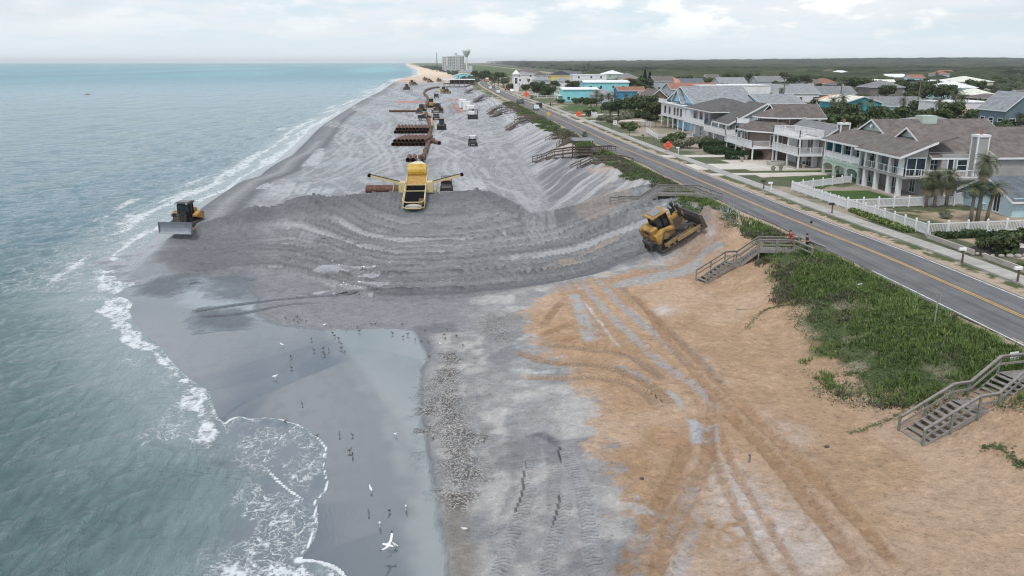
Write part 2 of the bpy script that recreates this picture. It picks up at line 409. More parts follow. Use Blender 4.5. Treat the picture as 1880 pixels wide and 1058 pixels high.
ac = mixc(ac, (1-sstep(0.22, 0.40, ar))*0.55, (0.145,0.15,0.16))
ac = mixc(ac, sstep(0.56, 0.64, ar)*(Y < A+7)*0.85, (0.33,0.335,0.35))
ac = mixc(ac, sstep(0.72, 0.78, ar)*(Y < A+7)*0.9, (0.43,0.435,0.45))
ac = mixc(ac, berm*0.60, (0.12,0.125,0.135))  # berm lines darkened: the shaded side of each ridge put into the colour
ac = mixc(ac, sstep(0.2, 0.9, f['t2'])*0.45, (0.150,0.155,0.167))
lft = 1-sstep(-26, -19, X+2*(med-0.5)); ac = mixc(ac, lft*0.8, (0.165,0.17,0.183))
m = (inarc*frontm)[..., None]; col = col*(1-m)+ac*m
Z = Z+inarc*frontm*(berm*0.30-sstep(0.6, 0.8, ar)*0.10+(fin-0.5)*0.16+(med-0.5)*0.22)*(1-0.75*lft)*sstep(0.0, 0.12, T2)
Z = Z+inarc*frontm*lft*((fbm(X*0.35, Y*0.35, 3, 441)-0.5)*0.9)
# heaps along the crest
heap = np.exp(-((Y-Cr+2.5)/3.2)**2)*(X < 8)*(X > -27)
Z = Z+heap*((fbm(X*0.30, Y*0.05, 2, 61)-0.5)*1.7+(fin-0.5)*0.12)
col = mixc(col, heap*0.6*sstep(0.35, 0.6, med), (0.14,0.145,0.157))
# pale bund beyond, seen behind the heaps
dark = np.exp(-((T2-0.06)/0.07)**2)*frontm*(X > -8)*(X < 24); col = mixc(col, dark*0.75, (0.115,0.12,0.132))
# standing water in the wheel ruts
for poly in ([(562,498),(600,486),(640,490),(695,488),(680,494),(640,499),(590,503),(566,503)], [(600,478),(618,474),(625,479),(610,483)],
             [(640,508),(690,502),(694,508),(660,513),(640,512)], [(605,527),(640,517),(700,516),(720,521),(680,527),(620,531)], [(560,529),(590,522),(604,526),(580,533)], [(540,533),(556,530),(552,536)]):
    pp = smooth(list(PL(poly, 1.0))+[PL(poly, 1.0)[0]], 4)
    mm = near & (np.abs(Y-80) < 20); sd_ = np.full(X.shape, -9.0); sd_[mm] = sdpoly(X[mm], Y[mm], pp)
    k = sstep(-0.15, 0.15, sd_+(med-0.5)*0.9); wet = np.maximum(wet, k*1.0); col = mixc(col, k, (0.22,0.225,0.235)); Z = np.where(k > 0.5, 0.93*0+np.minimum(Z, 1.02), Z)
# ---- foreground
fg = (1-frontm)
WB = smooth([(-0.7,18),(-0.7,29.8),(-1.4,38.1),(-2.3,46.4),(-2.8,51.7),(-2.3,58.3),(-3.4,62.3),(-6.4,63.6),(-10.9,63.7),(-15.7,66),(-18,70),(-19,74),(-22,79),(-30,83),(-45,83),(-45,18)], 4)
wb = np.full(X.shape, -9.0); mm = (Y < 95) & (X < 8); wb[mm] = sdpoly(X[mm], Y[mm], WB)
wz = sstep(-0.25, 0.25, wb+(med-0.5)*0.6)*fg
drycol = (0.31,0.315,0.335)
col = mixc(col, fg*(X < 3)*0.6*sstep(0.2, 0.6, med), (0.27,0.275,0.29))
flat = sstep(-1.2, 1.2, wb)
col = mixc(col, wz, (0.088,0.108,0.128)); wet = np.maximum(wet, wz)
pq = np.full(X.shape, -9.0); pq[mm] = sdpoly(X[mm], Y[mm], smooth(list(PL([(600,606),(760,608),(800,660),(775,700),(790,800),(810,900),(825,1058),(775,1058),(752,900),(705,750),(640,665)], .4))+[P(600,606,.4)], 4)); poolr = wz*sstep(-.9, .6, pq+(med-.5)*1.2); col = mixc(col, poolr*0.9, (0.195,0.225,0.228)); pud = np.full(X.shape, -9.0); pud[mm] = sdpoly(X[mm], Y[mm], smooth(list(PL([(345,520),(400,505),(494,500),(488,520),(440,545),(500,560),(480,585),(360,560),(330,545)], .4))+[P(345,520,.4)], 4)); col = mixc(col, wz*sstep(-.8, .8, pud+(med-.5)*2)*.8, (0.21,0.245,0.28))  # paler pool and bluish puddle: sky reflection put into the sand colour
isl = np.zeros(X.shape)
for poly in ([(345,572),(400,562),(460,570),(452,592),(400,600),(360,590)], [(390,500),(440,497),(470,520),(452,548),(400,545),(385,520)], [(255,516),(330,512),(345,522),(300,535),(262,530)]):
    sd_ = np.full(X.shape, -9.0); sd_[mm] = sdpoly(X[mm], Y[mm], smooth(list(PL(poly, 0.5))+[PL(poly, 0.5)[0]], 4)); isl = np.maximum(isl, sstep(-1.2, 1.0, sd_+(med-0.5)*3.0))
col = mixc(col, isl*fg*0.8, (0.15,0.165,0.185)); wet = wet*(1-0.55*isl*fg)
ch = PL([(745,680),(800,740),(850,805),(905,865),(950,960)], 0.4); 
chl = PL([(600,620),(632,650),(700,740),(745,815),(760,900)], 0.4); D, _, _ = pdist(X, Y, smooth(chl, 5)); col = mixc(col, np.exp(-(D/0.5)**2)*wz*0.5, (0.09,0.10,0.12))
# tongue of drier grey sand by the birds
tg = np.full(X.shape, -9.0); tg[mm] = sdpoly(X[mm], Y[mm], PL([(757,598),(840,590),(835,640),(800,672),(778,640)], 0.5)); k = sstep(-0.2, 0.2, tg); col = mixc(col, k*fg*0.8, (0.19,0.195,0.21)); wet *= (1-0.7*k*fg)
# tan sand
TB = smooth([(6.9,18),(6.9,28.6),(7.9,30.8),(7.6,35.5),(7.5,41.6),(8.2,47.9),(7.3,51.5),(6.3,56.3),(5.4,61.5),(6.0,66.5),(10.9,73.0),(13.8,74.5),(20,76.5),(27,78),(34,86),(60,90),(60,18)], 4)
tb = np.full(X.shape, -9.0); mm = (Y < 100) & (X < 60); tb[mm] = sdpoly(X[mm], Y[mm], TB)
tan = (0.6*sstep(-0.35, 0.35, tb+(med-0.5)*3.8+(fin-0.5)*2.6)+0.4*sstep(-1.6, 1.6, tb+(med-0.5)*3.0))*fg*(X < xr-3.4)
tcol = np.ones(X.shape+(3,))*np.array(TAN)*(0.86+0.26*med)[..., None]
tcol = mixc(tcol, sstep(0.50, 0.72, fbm(X*0.16, Y*0.16, 4, 71))*0.6, LTAN)
tcol = mixc(tcol, sstep(12, 30, X)*0.25+sstep(0.6, 0.8, med)*0.3, (0.53,0.385,0.275))
tcol = mixc(tcol, sstep(0.52, 0.68, fbm(X*0.35, Y*0.35, 5, 73))*(1-sstep(10, 19, X))*0.5, (0.40,0.25,0.14))
# grey dry sand left of it
grc = np.ones(X.shape+(3,))*np.array((0.34,0.338,0.345))*(0.80+0.4*med)[..., None]
grc = mixc(grc, sstep(0.45, 0.65, fbm(X*0.5, Y*0.5, 4, 75))*0.60, (0.57,0.545,0.53))
grc = mixc(grc, sstep(0.56, 0.7, fbm(X*0.3+5, Y*0.3, 4, 77))*0.6, (0.21,0.22,0.235))
gm = sstep(-0.2, 0.6, -wb)*fg*sstep(-1.0, 2.0, X-(-2.6)+(62-Y)*0.0)*(Y < 82)
gm = np.where(Y > 62, gm*sstep(-1, 4, X), gm)
col = col*(1-gm[..., None])+grc*gm[..., None]
k = gm*(1-sstep(0.0, 2.2, X+0.8+(med-0.5)*1.5))*(Y < 37); col = mixc(col, k, (0.26,0.235,0.215))
col = col*(1-tan[..., None])+tcol*tan[..., None]
# bleached blotches on the tan sand
for (u, v, rx, ry, s) in ((1390,960,2.2,3.6,.8),(1340,880,1.2,2.5,.6),(1470,1010,1.6,2.0,.5),(1215,575,1.3,1.2,.8),(1290,680,.8,3.0,.5),(1440,800,1.2,2.5,.35),(1250,1040,1.0,2.2,.45)):
    cx, cy = P(u, v, 1.5); e = np.exp(-((X-cx)/rx)**2-((Y-cy)/ry)**2); col = mixc(col, e*s*fg*sstep(0.25, 0.6, 0.5*med+0.5*fin), (0.62,0.58,0.56))
# pale blue-grey fresh spill on the beach ramp
sp = np.full(X.shape, -9.0); mm = (Y < 60); sp[mm] = sdpoly(X[mm], Y[mm], PL([(1258,762),(1285,770),(1318,778),(1316,812),(1268,812)], 1.6)); k = sstep(-0.15, 0.2, sp+(med-0.5)*0.5); col = mixc(col, k*0.85, (0.46,0.49,0.53))

# ---- tracks
trS = np.zeros(X.shape); trD = np.zeros(X.shape); trM = np.zeros(X.shape); DZ = np.zeros(X.shape)
def track(pts, hw, tread=1.0, tint=None, ts=0.5, depth=0.05, z=1.2, world=False, berm=0.5):
    global col
    p = smooth(pts if world else PL(pts, z), 6); x0, y0 = p.min(0)-hw-1; x1, y1 = p.max(0)+hw+1
    mm = (X > x0) & (X < x1) & (Y > y0) & (Y < y1)
    if not mm.any(): return
    D, Lt, S = pdist(X[mm], Y[mm], p); k = 1-(sstep(hw*0.62, hw*1.15, D) if tread else sstep(hw*0.8-.03, hw*1.05+.05, D+(fin[mm]-.5)*.25)); Ltot = float(np.hypot(*np.diff(p, axis=0).T).sum()); k = k*sstep(-0.2, 1.6, S+(med[mm]-.5)*2)*sstep(-0.2, 1.6, Ltot-S+(med[mm]-.5)*2)
    if tread:
        old = trM[mm]; w = (D < hw*1.45) & (k*tread >= np.minimum(old, .98)); trS[mm] = np.where(w, S, trS[mm]); trD[mm] = np.where(w, Lt/hw, trD[mm]); trM[mm] = np.where(w, k*tread, trM[mm])
    prof = -k*depth*.8+np.exp(-((D-hw*1.15)/(hw*0.28))**2)*depth*berm; DZ[mm] += prof*(D < hw*2)
    if tint is not None:
        c_ = col[mm]; kk = (k*ts*((0.25+1.0*sstep(.30, .62, .45*med[mm]+.55*fin[mm])) if not tread else 0.75+.5*med[mm]))[..., None]; kk = np.clip(kk, 0, 1); col[mm] = c_*(1-kk)+np.array(tint)*kk
GT = (0.42,0.425,0.44); DT = (0.24,0.245,0.26)
c3 = lambda l: crop(1880/560, 780, 760, l)
# broad chevron tracks across the grey sand
track(c3([(350,1060),(450,880),(560,620),(640,440),(650,330)]), 0.46, 1, GT, .5, .06)
track(c3([(410,1060),(520,860)]), 0.46, 1, GT, .4, .05)
track(c3([(760,1060),(760,900),(780,760),(860,560),(870,430)]), 0.44, 1, GT, .55, .06)
track(c3([(1090,1060),(1040,860),(1000,620),(960,420),(880,240),(860,130)]), 0.46, 1, GT, .55, .07)
track(c3([(1000,1060),(1010,980)]), 0.4, 1, GT, .5, .05)
track(c3([(600,620),(575,420),(570,250),(545,60),(540,-60)]), 0.42, .75, DT, .25, .05)
track(c3([(820,700),(800,560),(790,420),(800,250),(790,80),(760,-40)]), 0.44, .75, DT, .3, .05)
track(c3([(620,420),(650,260),(640,140)]), 0.3, 1, GT, .4, .05)
track(c3([(700,330),(720,240),(690,150)]), 0.22, 0, (0.50,0.52,0.55), .8, .10)
track(c3([(600,130),(700,95),(800,150),(850,210)]), 0.25, 0, (0.13,0.135,0.15), .7, .06)
track(c3([(460,600),(540,400),(580,360)]), 0.25, 0, DT, .5, .04)
track([(905,880),(880,800),(860,740),(868,660)], 0.42, 1, GT, .45, .05)
track([(985,1058),(950,960),(940,905)], 0.3, 0, DT, .4, .04)
c5 = lambda l: crop(1455/440, 940, 500, l)
# the vehicle ramp over the tan sand
for k_, (a, hw, tn, s_, dp) in enumerate([
    ([(370,60),(470,190),(640,420),(800,560),(960,660),(1130,780),(1170,900)], .55, (0.40,0.27,0.18), .5, .04),
    ([(420,70),(560,240),(760,440),(930,600),(1080,700),(1200,800),(1230,900)], .35, (0.38,0.375,0.385), .7, .05),
    ([(470,60),(620,230),(820,420),(1000,560),(1130,650),(1250,760)], .45, (0.48,0.33,0.22), .6, .05),
    ([(510,50),(650,210),(860,400),(1050,560),(1150,620)], .30, (0.37,0.37,0.385), .7, .05),
    ([(540,40),(700,190),(860,330),(1000,470),(1120,600),(1250,700)], .35, (0.43,0.29,0.18), .7, .06),
    ([(585,60),(740,190),(890,330),(1040,470),(1170,600),(1290,740)], .22, (0.26,0.22,0.19), .6, .05),
    ([(430,180),(540,320),(650,470)], .14, (0.56,0.53,0.52), .8, .05),
    ([(440,250),(500,350),(560,420)], .35, (0.35,0.31,0.29), .7, .04),
    ([(370,130),(430,300),(470,430)], .45, (0.40,0.42,0.44), .8, .05)]):
    track(c5(a), hw*1.2, 0.0, tn, s_, dp)
# crescent of cleated dozer tracks
track(c5([(-20,440),(80,480),(200,530),(360,560),(520,570),(680,620),(820,690),(940,790),(980,860)]), 0.5, 1, (0.40,0.28,0.19), .75, .09)
track(c5([(150,420),(300,450),(480,480),(640,500),(780,560),(880,640),(930,700)]), 0.5, 1, (0.38,0.27,0.19), .75, .09)
track(c5([(0,600),(150,620),(320,640),(520,650),(680,680),(820,760),(900,850)]), 0.45, 1, (0.42,0.30,0.21), .7, .07)
track(c5([(150,385),(270,350),(400,300)]), 0.5, 1, (0.40,0.26,0.15), .8, .10)
track(c5([(250,435),(350,410),(430,380)]), 0.45, 1, (0.40,0.26,0.15), .8, .10)
track(c5([(180,330),(260,230),(330,170)]), 0.45, 1, (0.40,0.27,0.17), .7, .07)
track(c5([(560,560),(700,600),(800,660),(860,690)]), 0.18, 0, (0.30,0.32,0.35), .8, .05)
track(c5([(910,730),(1000,790),(1040,880)]), 0.2, 0, (0.42,0.44,0.46), .8, .04)
track(c5([(0,570),(180,590),(380,610)]), 0.4, 0, (0.50,0.50,0.51), .8, .03)
# tyre ruts running down the tan beach
RT = (0.345,0.215,0.125); 
for a, hw, dp in (([(1325,760),(1400,840),(1480,940),(1590,1080)], .42, .09), ([(1345,745),(1440,840),(1545,950),(1660,1080)], .36, .08),
                  ([(1290,760),(1300,830),(1285,880),(1240,960),(1195,1080)], .40, .08), ([(1268,800),(1250,850),(1215,920),(1160,1010),(1130,1080)], .40, .08),
                  ([(1320,800),(1345,870),(1400,960),(1470,1080)], .22, .05), ([(1305,830),(1330,900),(1370,980),(1420,1080)], .22, .05),
                  ([(1175,560),(1230,640),(1280,700),(1330,765)], .35, .06), ([(1130,520),(1200,590),(1270,665),(1345,745)], .25, .05), ([(1310,720),(1303,790),(1300,830)], .3, .05)):
    track(a, hw, 0.0, RT, .60, dp*1.35, berm=.8)
for a in ([(1225,1000),(1262,920),(1285,870)], [(1232,1080),(1262,1010),(1290,930)]): track(a, .35, 0, (0.40,0.40,0.42), .45, .02)
# arcs over the fill
for tt, x0, x1, hw in ((0.03,-15,12,.35),(0.13,-24,22,.42),(0.21,-14,24,.42),(0.33,-12,18,.35),(0.47,-20,24,.42),(0.56,-18,6,.42),(0.70,-22,20,.4),(0.80,-20,2,.42),(0.92,-24,8,.42)):
    xx = np.linspace(x0, x1, 14); yy = itp(TT, xx)+tt*(itp(AA, xx)-itp(TT, xx)); track(list(zip(xx, yy)), hw, 1, (0.30,0.305,0.32), .4, .08, world=True, berm=.9)
track([(340,566),(420,556),(500,548),(600,540),(760,535)], .4, 1, (0.16,0.165,0.18), .7, .05, z=.6)
track([(342,574),(440,570),(520,557),(600,551)], .4, 1, (0.16,0.165,0.18), .6, .05, z=.6)
# shovel-wide pale passes on the slope right of the heaps
for a in ([(1000,420),(985,380),(960,330),(930,290),(905,250),(880,215)], [(1020,415),(1000,370),(975,330),(950,290)], [(985,425),(965,380),(940,345),(915,300),(890,260)]):
    track(a, .6, 0, (0.40,0.40,0.415), .35, .05, z=3)
c6 = lambda l: crop(1878/520, 380, 140, l)
for a in ([(440,800),(460,720)], [(500,800),(560,700)], [(600,790),(660,700)], [(690,790),(730,740)], [(350,750),(430,700)], [(780,780),(830,735)], [(700,600),(760,500)], [(650,600),(760,480)], [(1740,770),(1700,690)], [(1820,760),(1790,680)]):
    track(c6(a), .9, 0, (0.47,0.48,0.50), .9, .05, z=3)
rr = random.Random(4)
for i in range(46):
    x = rr.uniform(-24, 11); y = rr.uniform(118, 420); pts = [(x, y)]; a = rr.gauss(PI/2, 0.18); 
    for k_ in range(rr.randint(4, 9)):
        a += rr.gauss(0, 0.16); x += math.cos(a)*y*0.10; y += abs(math.sin(a))*y*0.11; x = min(x, itp(TFX, y)+2); pts.append((x, y))
    c_ = rr.choice([(0.46,0.465,0.48)]*3+[(0.19,0.195,0.21)])
    for off in (0, 1.9): track([(a_+off, b_) for a_, b_ in pts], 0.28+0.0012*pts[0][1], 0, c_, .6, .03, world=True)
# orange-brown spoil on the right
for poly, cc, s_ in (([(1060,395),(1105,372),(1150,375),(1170,395),(1120,410),(1080,412)], (0.42,0.31,0.23), .35), ([(1240,375),(1275,370),(1310,400),(1300,425),(1270,400)], (0.44,0.27,0.18), .75),
                     ([(1130,495),(1200,480),(1290,450),(1340,445),(1320,470),(1230,492),(1140,508)], (0.42,0.27,0.18), .6), ([(1150,490),(1280,470),(1330,455),(1335,462),(1250,488),(1160,500)], (0.38,0.26,0.19), .5),
                     ([(1010,460),(1090,440),(1140,430),(1140,436),(1060,455),(1015,468)], (0.44,0.35,0.28), .6), ([(970,505),(1040,490),(1080,500),(1040,510)], (0.30,0.27,0.25), .5)):
    sd_ = np.full(X.shape, -9.0); mm = (Y > 55) & (Y < 130) & (X > 0) & (X < 40); sd_[mm] = sdpoly(X[mm], Y[mm], PL(poly, 2.4)); col = mixc(col, sstep(-0.8, 0.9, sd_+(med-0.5)*4.5+(fin-.5)*2)*s_, cc)
k = sstep(0.50, 0.68, fbm(X*1.3, Y*1.3, 4, 91))*inarc*sstep(15, 20, X)*frontm; Z = Z+k*0.16; col = mixc(col, k*0.5, (0.30,0.30,0.315))
# the ramp's grey hem beside the stair
sd_ = np.full(X.shape, -9.0); sd_[mm] = sdpoly(X[mm], Y[mm], PL([(1130,520),(1200,515),(1290,498),(1290,485),(1200,500),(1120,512)], 2.0)); col = mixc(col, sstep(-0.3, 0.3, sd_)*0.8, (0.37,0.385,0.40))
cool = (1-tan)*(X < xr-4); col = col*(1+cool[..., None]*(np.array((0.985,1.0,1.0))-1))
# ---- far beach: natural pale tan sand
far = sstep(700, 900, Y)*(X < xd+3); col = mixc(col, far*0.85, (0.60,0.46,0.36)); far2 = sstep(850, 1500, Y)*(X < xd+4); col = mixc(col, far2, (0.70,0.58,0.44))
# ---- behind the dune crest: green verge, shoulders, plots
xg = np.where(Y < 96, itp(XG, Y), xd)
gd = sstep(-0.8, 1.2, X-xg+(med-0.5)*3.4); green = np.array((0.085,0.115,0.045))
gcol = np.ones(X.shape+(3,))*np.array((0.085,0.115,0.045))*(0.65+0.7*med)[..., None]
gcol = mixc(gcol, sstep(0.5, 0.62, fbm(X*0.45, Y*0.45, 4, 95))*0.6*(1-sstep(2, 6, X-xg)), (0.42,0.35,0.28))
m = (gd*(X < xr-4.0))[..., None]; col = col*(1-m)+gcol*m
xo = X-xr
shoulder = sstep(-4.9, -4.5, xo+(med-0.5)*0.7)*(1-sstep(5.0, 5.3, xo)); col = mixc(col, shoulder, (0.47,0.375,0.29))
verge = sstep(4.1, 4.7, xo+(med-0.5)*1.6+(fin-0.5)*0.8)*(1-sstep(7.4, 7.5, xo)); vg = sstep(0.34, 0.5, 0.6*med+0.4*fin); col = mixc(col, verge*vg*(xo > 3.2), (0.10,0.125,0.05))
plot = (xo > 7.45)
pc = np.ones(X.shape+(3,))*np.array((0.11,0.125,0.07))*(0.7+0.6*med)[..., None]
pc = mixc(pc, sstep(0.52, 0.66, fbm(X*0.15, Y*0.10, 4, 97))*0.8, (0.42,0.36,0.29))
pc = mixc(pc, sstep(95, 150, X)*0.8, (0.05,0.065,0.035))
col = np.where(plot[..., None], pc, col)
def patch(poly, cc, s_=1.0, soft=0.2, world=True, z=5.05, nz=0.0):
    global col
    q = np.array(poly, float) if world else PL(poly, z); x0, y0 = q.min(0)-3; x1, y1 = q.max(0)+3
    mm = (X > x0) & (X < x1) & (Y > y0) & (Y < y1); sd_ = sdpoly(X[mm], Y[mm], q); k = (sstep(-soft, soft, sd_+(med[mm]-0.5)*nz)*s_)[..., None]; col[mm] = col[mm]*(1-k)+np.array(cc)*(0.85+0.3*med[mm])[..., None]*k
LAWN = (0.065,0.115,0.03)
patch([(46.5,91.5),(55.0,92),(54.6,103.5),(47.3,103.6)], LAWN)
patch([(46.5,105),(49,105),(56,113),(56,118),(48,116)], (0.075,0.12,0.035))
patch([(46,120),(57,119.5),(62,122),(62,124),(47,123.5)], (0.075,0.12,0.035))
patch([(45,116.8),(58,119.3),(58,120.6),(45,119.6)], (0.62,0.57,0.50))
patch([(46,124),(58,124.5),(63,126),(63,139),(46,139)], (0.58,0.54,0.48), nz=.3)
patch([(47.5,76.5),(62,78),(62,88.5),(47,89)], (0.09,0.11,0.045), .9, .8, nz=1.5)
patch([(52,80),(61,80.5),(61,88),(50.5,87.5)], (0.45,0.35,0.26), .9, .8, nz=4)
patch([(55.5,91.5),(76,92),(76,108),(58.5,108),(55.5,103.6)], (0.42,0.38,0.33))
patch([(46.2,36),(49,58),(48.2,73.5),(70,73),(70,30)], (0.50,0.385,0.27), 1, .2)
patch([(46.3,66),(52,72.5),(64,73.5),(66,70),(56,70),(49,65)], (0.66,0.65,0.62), .9, .3, nz=1.2)
patch([(48,52),(60,53),(60,50.5),(48,49)], (0.66,0.65,0.62), .9, .3, nz=.8)
patch([(46,150),(60,150),(64,208),(46,208)], (0.40,0.35,0.28), .6, 2, nz=8)
patch([(41,285),(53,288),(50,318),(40,318)], LAWN, .9, .6)
patch([(44,210),(58,214),(56,232),(43,228)], (0.45,0.36,0.27), .8, 1, nz=4)
Z = Z+DZ
hx, hy = P(1231, 452, 3.0); al = (X-hx)*.963+(Y-hy)*.27; ac_ = -(X-hx)*.27+(Y-hy)*.963
Z = Z+np.exp(-(ac_/3.4)**2)*np.clip(al*.30+.35, 0, 1.9)*(1-sstep(4.5, 8.5, al))*(al > -1.2)+np.exp(-((al-5)/2.2)**2-(ac_/3.0)**2)*(fbm(X*1.1, Y*1.1, 3, 501)-.4)*1.2
Z = Z+np.where(Y < 120, (fin-0.5)*0.05*(1-wet)*(X < xr-5)*(d > 0)+tan*(med-0.5)*0.22+tan*(fbm(X*1.6, Y*1.6, 3, 99)-0.5)*0.09, 0)
Z = np.where((wet > 0.6) & (d > 0.3) & (Y < 84), Z*0.5+0.5*np.minimum(Z, 0.55 if False else Z), Z)
# shell bank
shell = np.zeros(X.shape)
for poly in ([(812,640),(840,632),(850,690),(868,740),(886,800),(888,860),(866,905),(842,920),(818,900),(805,850),(806,810),(775,765),(785,715),(800,675)], [(875,572),(930,570),(950,600),(955,630),(900,628),(880,600)]):
    sd_ = np.full(X.shape, -9.0); mm = (Y < 75) & (X < 10) & (X > -8); sd_[mm] = sdpoly(X[mm], Y[mm], PL(poly, .9)); s1 = sstep(-0.7, 0.9, sd_+(med-0.5)*2.6+(fin-.5)*1.2); shell = np.maximum(shell, s1 if poly[0][0] == 812 else s1*.6)
shell *= 0.70+0.30*sstep(0.38, 0.55, fbm(X*0.8, Y*0.8, 4, 103)); wet *= 1-shell; trM *= 1-shell*0.9; Z = Z+shell*0.04
wet *= (1-0.85*np.clip(trM, 0, 1)*(Y > 60))

def grid_mesh(name, X, Y, Z, mat, attrs, cols=None):
    ny, nx = X.shape; me = bpy.data.meshes.new(name); me.vertices.add(nx*ny)
    me.vertices.foreach_set('co', np.stack([X, Y, Z], -1).astype(np.float32).ravel())
    i = np.arange(nx*ny).reshape(ny, nx); q = np.stack([i[:-1, :-1], i[:-1, 1:], i[1:, 1:], i[1:, :-1]], -1).reshape(-1, 4).astype(np.int32)
    me.loops.add(q.size); me.loops.foreach_set('vertex_index', q.ravel()); me.polygons.add(len(q))
    me.polygons.foreach_set('loop_start', np.arange(0, q.size, 4, dtype=np.int32)); me.polygons.foreach_set('loop_total', np.full(len(q), 4, np.int32))
    me.polygons.foreach_set('use_smooth', np.ones(len(q), bool)); me.update(calc_edges=True)
    for k, a in attrs.items():
        at = me.attributes.new(k, 'FLOAT', 'POINT'); at.data.foreach_set('value', a.astype(np.float32).ravel())
    if cols is not None:
        at = me.attributes.new('col', 'FLOAT_VECTOR', 'POINT'); at.data.foreach_set('vector', cols.astype(np.float32).ravel())
    me.materials.append(mat); o = bpy.data.objects.new(name, me); C.objects.link(o); return o

def attr(g, name, out='Fac'): return g('ShaderNodeAttribute', attribute_name=name).outputs[out]
def ground_mat():
    m = bpy.data.materials.new('ground_sand'); m.use_nodes = True; t = m.node_tree; t.nodes.clear(); g = G(t)
    out = g('ShaderNodeOutputMaterial'); b = g('ShaderNodeBsdfPrincipled', {'IOR': 1.65}); t.links.new(b.outputs[0], out.inputs[0])
    pos = g('ShaderNodeNewGeometry').outputs['Position']
    c = attr(g, 'col', 'Vector'); wetv = attr(g, 'wet'); sh = attr(g, 'shell'); ts = attr(g, 'trs'); td = attr(g, 'trd'); tm = attr(g, 'trm')
    fine = g.noise(pos, 7.0, 6, 0.7); mid = g.noise(pos, 1.3, 5, 0.65); grain = g.noise(pos, 34.0, 2, 0.6)
    mod = g.math('ADD', g.math('MULTIPLY', fine, 0.5), g.math('MULTIPLY', mid, 0.5))
    dry = g.math('SUBTRACT', 1.0, wetv, clamp=True)
    cl8 = g.noise(pos, 2.2, 9, 0.78); crisp = g.math('SUBTRACT', g.ramp(cl8, 0.53, 0.60, 0, .20), g.math('SUBTRACT', .24, g.ramp(cl8, 0.38, 0.45, 0, .24)))
    amp = g.math('MULTIPLY_ADD', dry, 0.55, 0.05)
    k = g.math('ADD', 1.0, g.math('MULTIPLY', g.math('SUBTRACT', mod, 0.5), g.math('MULTIPLY', amp, 2.0)))
    k = g.math('MULTIPLY', k, g.math('ADD', 1.0, g.math('MULTIPLY', g.math('SUBTRACT', grain, 0.5), g.math('MULTIPLY', dry, 0.5))))
    k = g.math('ADD', k, g.math('MULTIPLY', crisp, dry))
    cc = g('ShaderNodeVectorMath', {0: c, 'Scale': k}, operation='SCALE').outputs[0]
    # small scattered bits: weed, shell, clods
    vor = g('ShaderNodeTexVoronoi', {'Vector': pos, 'Scale': 3.1, 'Randomness': 1.0}, feature='F1')
    spot = g.math('MULTIPLY', g.math('LESS_THAN', vor.outputs['Distance'], g.math('MULTIPLY', g.math('GREATER_THAN', g.noise(pos, 0.9, 2), 0.56), 0.13)), dry)
    cc = g.mix(g.math('MULTIPLY', spot, 0.55), cc, (0.10,0.09,0.075))
    # shells
    v2 = g('ShaderNodeTexVoronoi', {'Vector': pos, 'Scale': 13.0, 'Randomness': 1.0}, feature='F1')
    v3 = g('ShaderNodeTexVoronoi', {'Vector': pos, 'Scale': 5.0, 'Randomness': 1.0}, feature='F1')
    sv = g('ShaderNodeSeparateColor', {0: v2.outputs['Color']}); sel = sv.outputs[0]
    shc = g.mix(g.ramp(sel, 0.45, 0.75), (0.080,0.078,0.08), (0.50,0.49,0.475)); shc = g.mix(g.ramp(sv.outputs[1], 0.7, 0.9), shc, (0.22,0.19,0.16))
    cc = g.mix(g.math('MULTIPLY', sh, 0.9), cc, shc)
    # cleat marks
    ph = g.math('MULTIPLY_ADD', g.math('ABSOLUTE', td), 0.85, g.math('MULTIPLY', ts, 1/0.27))
    wob = g.math('MULTIPLY', g.noise(pos, 2.3, 2), 1.2)
    fr = g.math('FRACT', g.math('ADD', ph, wob)); tri = g.math('ABSOLUTE', g.math('SUBTRACT', fr, 0.5)); cle = g.ramp(tri, 0.10, 0.36)
    tm = g.ramp(tm, 0.55, 1.0)
    cl = g.math('MULTIPLY', cle, tm)
    cc = g.mix(g.math('MULTIPLY', cl, 0.30), cc, g('ShaderNodeVectorMath', {0: cc, 'Scale': 0.55}, operation='SCALE').outputs[0])
    t.links.new(cc, b.inputs['Base Color'])
    rip = g.noise(g.scale(pos, (1, 0.45, 1), 0.3), 1.6, 3)
    rough = g.math('ADD', g.ramp(wetv, 0.35, 0.95, 0.85, 0.07), g.math('MULTIPLY', g.ramp(rip, 0.45, 0.65), 0.07))
    t.links.new(rough, b.inputs['Roughness'])
    t.links.new(g.ramp(wetv, 0.3, 0.9, 0.12, 1.0), b.inputs['Specular IOR Level'])
    hgt = g.math('MULTIPLY', g.math('ADD', g.math('ADD', g.math('MULTIPLY', cl8, 0.16), g.math('MULTIPLY', fine, 0.13)), g.math('MULTIPLY', mid, 0.28)), dry)
    foot = g('ShaderNodeTexVoronoi', {'Vector': pos, 'Scale': 1.9, 'Randomness': 1.0}, feature='SMOOTH_F1')
    hgt = g.math('ADD', hgt, g.math('MULTIPLY', g.math('MULTIPLY', g.ramp(foot.outputs['Distance'], 0.0, 0.4), 0.11), g.math('MULTIPLY', dry, attr(g, 'foot'))))
    hgt = g.math('ADD', hgt, g.math('MULTIPLY', cl, -0.07))
    hgt = g.math('ADD', hgt, g.math('MULTIPLY', g.math('MULTIPLY', v2.outputs['Distance'], -0.9), g.math('MULTIPLY', sh, 0.06)))
    pool = g.noise(g.scale(pos, (3.2, 1.4, 1), 0.25), 2.2, 3, 0.6); hgt = g.math('ADD', hgt, g.math('MULTIPLY', g.math('MULTIPLY', pool, wetv), 0.004))
    bn = g('ShaderNodeBump', {'Strength': 1.0, 'Distance': 1.0, 'Height': hgt}); t.links.new(bn.outputs[0], b.inputs['Normal'])
    return m
